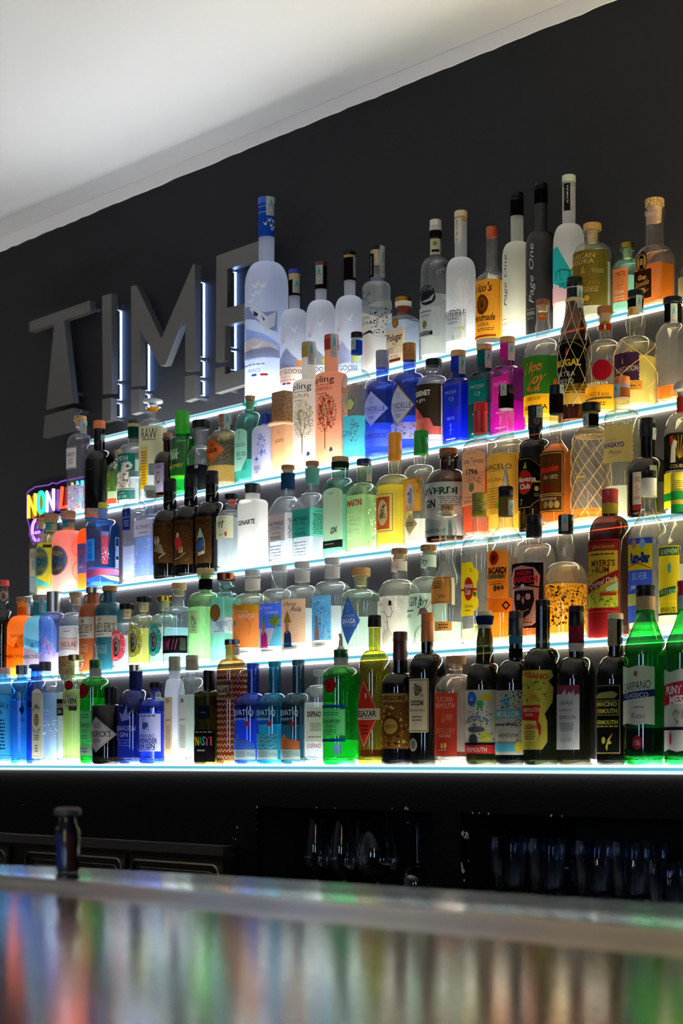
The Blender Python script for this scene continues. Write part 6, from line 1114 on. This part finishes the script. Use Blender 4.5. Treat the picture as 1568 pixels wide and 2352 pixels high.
may(1052, 76, 806, 872, '#3a56d8', '#1c34a8', 'square royal blue bottle with pale stopper and bright blue front label', 1019, 1052, 890, 940, (885, '#4a68e8'), '#8aa0dc')
may(1112, 82, 792, 858, '#1c7a84', '#126a68', 'square dark teal bottle between a blue and a magenta one', 1076, 1116, 876, 930, (872, '#1c7a7c'), '#9ab8ac')
may(1165, 86, 775, 844, '#d848c8', '#c02890', 'square magenta bottle with wooden stopper and pink-purple liquid', 1130, 1169, 868, 930, (925, '#e028c8'), '#e49ad0')
bottle(4, 1246, 86, (689, 703, 780, 828), 30, ('c', '#eeecea', 1), ('cork', '#9a5a30'), 'clear bottle with green label, orange handwriting and yellow lower label', [
  Lab(1281, 825, 912, '#2c6420', [T(.0, .72, .28, 'Hee', '#e0702c', .7, sh=.4, b=.02, sl=.15), T(.15, .42, .30, 'Joy', '#e0702c', .75, sh=.4, b=.02, sl=.15), T(.05, .13, .12, 'RUM', '#e0702c', .45, b=.03), E(.85, .3, .1, .1, '#e0702c')]), Lab(1281, 913, 957, '#dca41c', [T(.05, .35, .25, 'JAMAICA', '#2c2410', 1.0, b=.02), T(.05, .78, .2, '100% RUM', '#2c2410', .5), E(.8, .4, .12, .25, '#8a6a1c'), E(.8, .4, .09, .19, '#dca41c')], name='lower_label'), Lab(1254, 721, 739, '#c86828', [E(0, .5, .6, .3, '#e0a060')], xl=1235, shape='e', name='wax_seal', zone='n')], liq=(948, '#e8d05a'), sh='r', neck=[(752, 34), (735, 27)], name='rum_bottle', wc=32)
bottle(4, 1319, 76, (638, 684, 694, 812), 37, ('c', '#4a1c0a', 1), ('foil', '#0e0b0cg'), 'long-necked brown rum bottle in a straw net with black and gold label', [
  Lab(1346, 788, 905, '#14110d', [L([(-1, .9), (.3, .97), (.8, .85), (.95, .6), (.95, 0)], 1.0, '#b8a048'), T(.0, .56, .13, 'BRUGAL', '#d8b830', 1.4, b=.04), T(.0, .34, .10, 'EXTRA', '#b8b4ac', .9), T(-.05, .20, .10, 'VIEJO', '#b8b4ac', .9), P([(.0, .7), (.1, .86), (.16, .72)], '#b83c20')], shape='r'), Lab(1350, 888, 935, '#c8a444', [S(-.6, .5, .8, .9, 3, '#6a4c14')], name='lower_label'), SEAL(1324, 1336, 660, 712)], sh='b', net=(694, 940, 7, '#c8b88a'), ring=[(688, 5, '#b8a880')], bands=[(662, 664, '#c8c4bc')], name='rum_bottle', wc=36)
bottle(4, 1389, 88, (705, 721, 784, 818), 33, ('c', '#eceae0', 1), ('wood', '#9a5c2c'), 'clear rum bottle with crimson disc and gold lower label', [
  Lab(1404, 835, 882, '#8c1220', [E(0, .5, .93, .47, '#a0182a')], xl=1360, shape='e', name='red_disc'), Lab(1408, 892, 945, '#e0a42a', [T(.0, .62, .2, 'BACARDI 8 anos', '#4a3410', 1.5), R(-.9, .38, .9, .48, '#6a5a30'), S(-.5, .08, .6, .28, 2, '#6a4c14')]), Lab(1408, 884, 892, None, [T(.1, .5, .9, 'RESERVA', '#e8e4d0', 1.2, sh=.3)]), Lab(1402, 741, 768, '#8a8034', [R(-1, .25, 1, .75, '#b02c1c'), T(0, .5, .4, '8', '#e8dcc0', .3, b=.04)], xl=1376, name='neck_label', shape='e')], liq=(892, '#f0c040'), name='rum_bottle', wc=36, plug=30)
bottle(4, 1459, 98, (668, 683, 776, 820), 38, ('c', '#eceade', 1), ('cap', '#15120d'), 'round clear rum bottle with raffia strands and purple label', [
  Lab(1468, 818, 884, '#3a2440', [T(.1, .42, .2, 'PLANTATION', '#c8bca0', 1.6, sl=.05), P([(-.15, .62), (-.1, .85), (-.05, .62)], '#c8b06a')], shape='z'), Lab(1474, 884, 905, '#b88030', [S(-.2, .3, .8, .6, 1, '#6a4814')], xl=1430, name='lower_label'), Lab(1467, 708, 728, '#c8a45a', [E(-.3, .5, .3, .4, '#b8843c')], xl=1443, name='neck_label'), SEAL(1460, 1472, 682, 722)], liq=(825, '#f2dc80'), neck=[(745, 46), (715, 36), (700, 34)], net=(790, 900, 3, '#c89c40'), bands=[(689, 708, '#15110f')], name='rum_bottle', wc=36, lip=0)
bottle(4, 1545, 84, (684, 698, 746, 776), 38, ('c', '#e8e8de', 1), ('cap', '#14120e'), 'square clear bottle with black neck and orange liquid left at the bottom', [SEAL(1540, 1554, 702, 748), Lab(1540, 892, 918, '#d86a20', [], xl=1516, name='lower_label')], liq=(890, '#e08038'), box=1.0, sh='r', bands=[(700, 742, '#15130e')], name='rum_bottle', wc=44)
# ================================================================== TOP SHELF
BIRD = lambda a, v, k, c: ('m', [('p', [(a-.12*k, v+.10*k), (a-.02*k, v+.01*k), (a+.1*k, v+.11*k), (a+.04*k, v-.03*k), (a+.09*k, v-.05*k), (a-.03*k, v-.05*k)], c)])
def goose(xc, w, ys, wn, label, xr, yb, cap, bands, seal, flag, prints, wc, big=False, tc='#23242c'):
    h = yb
    L0, L1 = ys[3]+8, 905 if not big else 918
    ops = [P([(-1, .10), (1, .10), (1, .30), (.4, .42), (-1, .40)], prints[0]), P([(-1, .42), (-.2, .55), (.1, .66), (.35, .55), (.8, .42), (1, .40), (1, .36), (-1, .36)], prints[1]), E(.72, .42, .2, .05, prints[2]),
           T(.05, .30, .07, 'GREY GOOSE', tc, 1.55), T(0, .22, .045, 'VODKA', prints[3], .6), S(-.3, .155, .5, .18, 1, '#5a5a66'), R(.12, .10, .3, .13, '#c83030'), R(-.1, .10, .08, .13, '#2a4a9c'), S(-.2, .05, .3, .07, 1, '#5a5a66')]
    bl = [BIRD(.1, .85, .5, '#e8e8ee'), BIRD(.45, .84, .5, '#e8e8ee'), BIRD(.22, .77, .4, '#dcdce4'), BIRD(-.05, .75, .4, '#dcdce4')]
    labs = [Lab(xr, L0+4, L1, None, ops+([] if not big else [])), Lab(xr-4, ys[3]+ (12 if not big else 20), ys[3]+(70 if not big else 100), None, [BIRD(.1, .7, 2.0, '#d8c8cc' if not big else '#eeeef2'), BIRD(.5, .8, 2.0, '#e8e8ee'), BIRD(-.1, .4, 1.8, '#d8b8bc' if not big else '#e4e4ea')])]
    if seal: labs.append(SEAL(*seal))
    return bottle(5, xc, w, ys, wn, ('f', '#eceef4', .3, .22), cap, label, labs, bands=bands, name='vodka_bottle', wc=wc)
bottle(5, 612, 100, (456, 470, 605, 662), 36, ('f', '#e4e9f6', .26, .22), ('cap', '#1c4cb0'), 'oversized frosted vodka bottle with blue neck, snowy mountain and flying birds', [
  Lab(636, 712, 780, None, [P([(-1, .95), (-.2, 1), (.1, .9), (.5, .74), (1, .8), (1, .1), (.6, .2), (.2, .5), (-.3, .6), (-1, .4)], '#8c98bc'), P([(-.1, .9), (.1, 1), (.35, .8), (.62, .6), (.95, .78), (.9, .3), (.55, .1), (.3, .5), (.1, .7)], '#e8ecf8'), P([(.1, .82), (.3, .7), (.26, .6), (.12, .66)], '#3a4464'), P([(.4, .66), (.55, .5), (.5, .44)], '#4a5a80')]),
  Lab(656, 740, 832, None, [P([(-1, .7), (-.3, .8), (.3, .6), (1, .2), (1, .0), (-1, .2)], '#a8bcf0'), P([(-1, .4), (.1, .5), (.7, .3), (.7, .2), (-1, .2)], '#f0e4dc'), P([(-1, 0), (1, .0), (1, .08), (.5, .26), (-.2, .2), (-1, .24)], '#a4aac4')]),
  Lab(636, 798, 830, None, [T(.02, .6, .62, 'GREY GOOSE', '#5a78e8', 1.55), T(.0, .05, .4, 'VODKA', '#7a94ec', .7), BIRD(.2, .7, 3, '#ffffff')]),
  Lab(640, 842, 872, None, [S(-.4, .75, .5, .95, 1, '#7a84a4'), T(.1, .4, .28, 'FRANCE', '#7a84a4', .5), R(.02, -.05, .22, .12, '#2a6ac8'), R(.35, -.05, .6, .12, '#c03038')]),
  Lab(626, 662, 706, None, [BIRD(.2, .85, 2.2, '#e8e4e8'), BIRD(.55, .85, 2.2, '#e8e4e8'), BIRD(.36, .5, 1.8, '#e8e4e8'), BIRD(.12, .4, 1.8, '#e8e4e8'), BIRD(-.02, .1, 2.0, '#e8e4e8')]),
  Lab(632, 505, 534, None, [BIRD(.0, .8, 2, '#e8ecf8'), BIRD(.4, .8, 2, '#e8ecf8'), BIRD(.7, .7, 2, '#e8ecf8'), BIRD(.2, .4, 2, '#e8ecf8'), BIRD(.55, .3, 2, '#e8ecf8'), BIRD(-.4, .5, 2, '#e8ecf8'), BIRD(.3, .1, 2, '#e8ecf8')], xl=598, name='neck_print', zone='n'), SEAL(611, 628, 457, 500)], bands=[(471, 547, '#1c48a8'), (478, 479, '#c8d4f0'), (491, 492, '#c8d4f0')], name='vodka_bottle', wc=39, sh='r')
goose(676, 66, (620, 631, 712, 742), 25, 'frosted vodka bottle with blue cap top and orange fruit print', 701, 0, ('cap', '#2238a4'), [(631, 644, '#c8b078'), (645, 681, '#1c1714')], (672, 687, 645, 676), 1, ['#e4c8b4', '#9aa0c0', '#f0a050', '#e8924c'], 27)
goose(737, 68, (602, 612, 692, 728), 26, 'frosted vodka bottle with brown cap and bright yellow pear print', 762, 0, ('cap', '#4a2018'), [(613, 666, '#17120e')], (726, 741, 612, 656), 1, ['#dcdcd4', '#a0a4a8', '#ecd820', '#d8c848'], 26)
goose(803, 68, (578, 588, 682, 716), 26, 'frosted vodka bottle with black cap and torn seals, pale citrus print', 828, 0, ('flare', '#1a1210'), [(588, 594, '#b89a50'), (594, 646, '#14100f')], (810, 818, 592, 640), 1, ['#d8dce8', '#b4bcd8', '#dcdc78', '#dcdc60'], 28)
bottle(5, 865, 68, (566, 576, 650, 662), 33, ('c', '#eceef0', 1), ('cap', '#15131a'), 'clear cylindrical vodka bottle with printed snow leopard and milky lower part', [
  Lab(899, 672, 718, None, [Z(-.9, .3, .1, 1, 120, ['#1c1a18', '#3a3834'], .05, .03, 5), P([(.0, .2), (.4, .5), (.8, .55), (1, .4), (1, .1), (.2, .1)], '#a8a8a0'), L([(0, .2), (.3, .4), (.7, .5)], .8, '#3a3834')]),
  Lab(899, 706, 856, None, [P([(-1, 0), (1, 0), (1, .92), (.4, .78), (-.2, .9), (-1, .85)], '#e8e0d4'), T(-.2, .80, .06, 'SNOW', '#7a746c', .6), T(-.1, .72, .06, 'LEOPARD', '#7a746c', .9), Z(.1, .5, .7, .95, 60, ['#2c2824', '#5a544c'], .05, .02, 3), P([(-.2, .56), (.1, .6), (.2, .57), (-.2, .54)], '#2c2824')]),
  Lab(858, 586, 640, '#17171a', [T(0, .5, .5, 'SNOW LEOPARD', '#c8c4bc', .8, rot=1)], xl=849, name='neck_tag'), SEAL(871, 882, 568, 640)], liq=(632, '#f0f2f4'), sh='f', name='vodka_bottle', wc=34, plug=30)
bottle(5, 926, 84, (684, 695, 728, 740), 28, ('c', '#eaf0f8', 1), ('cap', '#a87828m'), 'square shouldered clear vodka bottle with tan label and gold medallion', [
  Lab(930, 762, 838, '#d8bc94', [T(0, .78, .22, 'Polugar', '#4a2820', 1.6, b=.02), T(0, .58, .1, 'No 1', '#5a4034', .4), S(-.7, .3, -.1, .48, 3, '#8a6a50'), FR(.1, .3, .7, .5, .8, '#c0946c'), T(0, .2, .07, 'Rye Wheat', '#5a4034', .8), R(-.7, .03, .6, .12, '#6a2c24')], xl=887, shape='o'), Lab(915, 736, 759, '#8a5a1c', [E(0, .5, .6, .32, '#a87430')], xl=901, shape='e', name='medallion')], liq=(742, '#e8f0fc'), box=.9, sh='f', bands=[(707, 720, '#8a3828'), (695, 706, '#f0e8d0')], name='vodka_bottle', wc=38, neck=[(707, 28), (706, 37), (697, 37)])
bottle(5, 1000, 72, (506, 521, 592, 630), 27, ('c', '#e8ebec', 1), ('cap', '#c8c0b8'), 'clear vodka bottle with silver fish badge and black banded cap', [
  Lab(1008, 655, 684, None, [T(.0, .3, .5, 'BELUGA', '#26262a', 1.5, b=.03, arc=.5)]), Lab(1000, 676, 708, '#26282c', [P([(-.9, .3), (.2, .42), (.9, .8), (.6, .3), (-.2, .2)], '#a8acb0')], xl=967, shape='e', name='badge'), Lab(1010, 712, 780, '#b4b6b4', [S(-.6, .8, .4, .9, 1, '#5a5c5c'), S(-.6, .68, .3, .74, 1, '#5a5c5c'), E(-.1, .42, .2, .13, '#7a8430'), R(-.7, .05, .5, .18, '#1f1f22'), T(-.1, .115, .09, 'EXPORT', '#c8c4b8', .9)]), Lab(1010, 552, 588, '#c8c0a4', [E(0, .7, .4, .16, '#8a8c3c'), R(-.6, .16, .8, .32, '#22221f')], xl=988, name='neck_label')], liq=(682, '#e4e4da'), bands=[(522, 531, '#c8c4bc'), (532, 548, '#1c1916')], name='vodka_bottle', wc=27)
def wtree():
    return TREE(.35, .0, 1.0, .7, '#f2ecea', ['#f2ecea'], 10, 11)
bottle(5, 1058, 68, (486, 500, 594, 630), 28, ('f', '#eeeff0', .26, .22), ('cap', '#c8b48c'), 'frosted vodka bottle printed with a bare white tree', [
  Lab(1092, 618, 800, None, [R(-1, .06, .45, .42, '#b8bcc0'), wtree(), L([(-.9, .38), (-.3, .44), (.1, .5), (.35, .42)], 1.3, '#f2ecea'), L([(-.7, .5), (-.2, .46)], 1.0, '#f2ecea'), Z(0, .06, .4, .24, 30, ['#c0cc8c', '#d8dcb0'], .06, .02, 2)]), Lab(1076, 716, 748, None, [T(.0, .68, .5, 'BELVEDERE', '#26262a', 1.6, b=.01), T(.0, .28, .2, 'ORGANIC', '#3a3a3c', .9), T(.0, .0, .2, 'VODKA', '#3a3a3c', .7)]),
  Lab(1060, 504, 560, '#d8d0c0', [T(0, .62, .5, 'BELVEDERE', '#2a2624', .62, rot=1), T(0, .12, .14, 'B', '#c07848', .5)], xl=1044, name='neck_label')], name='vodka_bottle', wc=30, bands=[(501, 512, '#b8a06a')])
bottle(5, 1129, 74, (522, 546, 614, 648), 26, ('c', '#eeece4', 1), ('cap', '#a8481c'), 'clear vodka bottle with copper cap and glowing orange label', [
  Lab(1146, 650, 784, '#e0962c', [T(.0, .87, .15, "Tito's", '#4a280c', 1.2, sh=.3, b=.02), E(-.02, .58, .40, .17, '#6a3a10'), E(-.02, .58, .28, .12, '#8a5418'), Z(-.45, .4, .42, .76, 60, '#6a3a10', .05, .02, 6), P([(-.1, .52), (-.05, .64), (.05, .64), (.1, .52)], '#5a300c'), T(.05, .36, .12, 'Handmade', '#4a280c', 1.4, sh=.3, b=.02), T(.0, .24, .06, 'VODKA', '#5a340f', .8), S(-.4, .12, .7, .18, 2, '#6a4010'), R(-.8, .02, .8, .055, '#8a3c14')]), Lab(1164, 652, 784, '#eab03c', [], xl=1147, name='back_label')], liq=None, sh='s', name='vodka_bottle', wc=26)
bottle(5, 1187, 68, (444, 460, 558, 592), 29, ('f', '#eaebe0', .16, .22), ('screw', '#15130f'), 'frosted white vodka bottle with black cap and sideways black script', [
  Lab(1172, 588, 712, None, [T(.2, .5, .5, 'Page One', '#2a2826', .95, sh=.3, rot=1)], xl=1152), Lab(1166, 728, 768, None, [T(.2, .5, .2, 'VODKA', '#2a2826', 1.2), S(-.3, .7, .8, .8, 1, '#5a5850'), S(-.3, .1, .6, .2, 1, '#5a5850')], xl=1146)], bands=[(461, 498, '#100e0c')], name='vodka_bottle', wc=29)
bottle(5, 1242, 70, (422, 438, 533, 568), 29, ('o', '#171413', .55), ('screw', '#0f0d0d'), 'matte black vodka bottle with sideways silver script', [
  Lab(1240, 565, 705, None, [T(.0, .5, .62, 'Page One', '#c8c4be', .98, sh=.3, rot=1)], xl=1208), Lab(1236, 706, 745, None, [T(-.1, .75, .16, 'Premium', '#a8a49c', 1.2), T(-.1, .5, .22, 'VODKA', '#c8c4bc', 1.3, b=.02), T(-.1, .22, .18, '40% VOL', '#a8a49c', 1.0)], xl=1209)], bands=[(438, 470, '#0d0b0b')], name='vodka_bottle', wc=30)
bottle(5, 1306, 72, (404, 420, 517, 562), 30, ('f', '#efeeee', .12, .25), ('cap', '#b4b8a4'), 'frosted vodka bottle with turquoise and lime shapes and a prancing horse', [
  Lab(1341, 570, 700, None, [P([(-1, .9), (-.1, .98), (.45, .45), (.2, .2), (-.1, .3), (-1, .5)], '#30b8b4'), P([(.35, .55), (.9, .85), (.98, .6), (.5, .38)], '#c8dc70'), P([(-1, 0), (.9, 0), (.3, .2), (-1, .35)], '#f0c4cc'), L([(-.2, .38), (-.15, .52), (.05, .56), (.35, .52), (.5, .6), (.62, .66)], 1.6, '#26302c'), L([(.0, .54), (.02, .4), (.1, .36)], 1.1, '#26302c'), L([(.35, .52), (.3, .4), (.4, .35)], 1.1, '#26302c'), L([(.4, .54), (.5, .44)], 1.0, '#26302c'), Z(.45, .52, .7, .7, 20, '#26302c', .05, .02, 4)]),
  Lab(1312, 654, 674, None, [T(.15, .5, .8, 'ALTAMURA', '#26262a', 1.5)]), Lab(1309, 425, 488, '#221c1a', [T(.2, .6, .45, 'ALTAMURA', '#d8d4cc', .66, rot=1, b=.02), T(-.5, .6, .2, 'DISTILLERIES', '#a8a49c', .5, rot=1)], xl=1295, name='neck_label')], name='vodka_bottle', wc=32, bands=[(421, 432, '#9aa094')])
bottle(5, 1360, 88, (515, 531, 561, 588), 31, ('c', '#e8e8da', 1), ('wood', '#b88a4a'), 'clear vodka bottle with thick wooden stopper and large olive label', [
  Lab(1394, 585, 712, '#6a5a24', [T(-.05, .90, .085, 'TUSCAN', '#c0a468', 1.05), T(-.05, .80, .085, 'VODKA', '#c0a468', 1.0), P([(-.05, .58), (.05, .74), (.15, .58)], '#a87c24'), T(.05, .40, .085, 'DISTILLERY', '#a8702c', 1.3), S(.35, .58, .8, .66, 4, '#b89c60'), S(-.2, .24, .6, .34, 3, '#c0a468'), E(-.15, .13, .1, .055, '#d0a83c'), E(.2, .13, .1, .055, '#d0a83c'), S(-.3, .03, .4, .05, 1, '#b89c60')], shape='r')], liq=(606, '#eae8d4'), name='vodka_bottle', wc=42, lip=4, plug=26)
bottle(5, 1441, 88, (558, 572, 598, 628), 26, ('c', '#b4ecd8', 1), ('cap', '#98842cm'), 'aqua glass vodka bottle with gold cap and salmon torn-edge label', [
  Lab(1442, 622, 702, '#dc7444', [T(.1, .82, .15, 'MAITE', '#4a3c20', 1.2), Z(-.2, .45, .5, .7, 30, '#8a5a3c', .1, .03, 4), T(.0, .30, .10, 'STATUARIA', '#ecd0b8', 1.2), S(-.6, .06, .6, .2, 2, '#ecd0b8')], shape='w')], liq=(640, '#dcf2ea'), name='vodka_bottle', wc=31, lip=6, plug=22)
bottle(5, 1503, 120, (458, 476, 568, 596), 42, ('c', '#ece6e2', 1), ('cork', '#c89a5c'), 'wide clear rum bottle with fat cork, orange liquid and dark portrait badge', [
  Lab(1483, 583, 627, '#2c1f12', [E(0, .5, .86, .43, '#a8803c'), P([(-.35, .1), (.4, .1), (.3, .45), (.4, .75), (0, .9), (-.4, .75), (-.3, .45)], '#1f1610'), P([(-.2, .35), (.2, .35), (.24, .66), (-.22, .66)], '#c89a54'), R(-.12, .52, .14, .56, '#1f1610'), R(-.1, .4, .12, .43, '#1f1610')], xl=1452, shape='e', name='portrait_badge'), Lab(1494, 624, 690, '#2a1a10', [T(0, .76, .17, 'Gran', '#d8a45a', .9, sh=.3, b=.03), T(0, .55, .20, 'Escondido', '#d8a45a', 1.5, sh=.3, sl=.1), T(0, .30, .18, 'RON', '#d8a45a', .7, b=.03), L([(.2, .2), (.7, .3)], 1.2, '#d8a45a')], xl=1443, shape='o'), Lab(1508, 489, 520, '#a88c84', [], xl=1484, name='torn_seal')], liq=(612, '#f08a18'), box=.75, sh='r', name='rum_bottle', wc=44, neck=[(500, 42), (498, 48), (486, 48), (480, 44)], plug=34)
bottle(5, 1588, 60, (545, 560, 600, 640), 24, ('c', '#2a140c', 1), ('cap', '#17120f'), 'dark bottle cut off by the right edge on the top shelf', [Lab(1600, 640, 690, '#8a7a5c')], name='rum_bottle', wc=26)
build_all()
# ------------------------------------------------------------------ tidy
bpy.data.objects.remove(_fo); bpy.data.curves.remove(_fc)
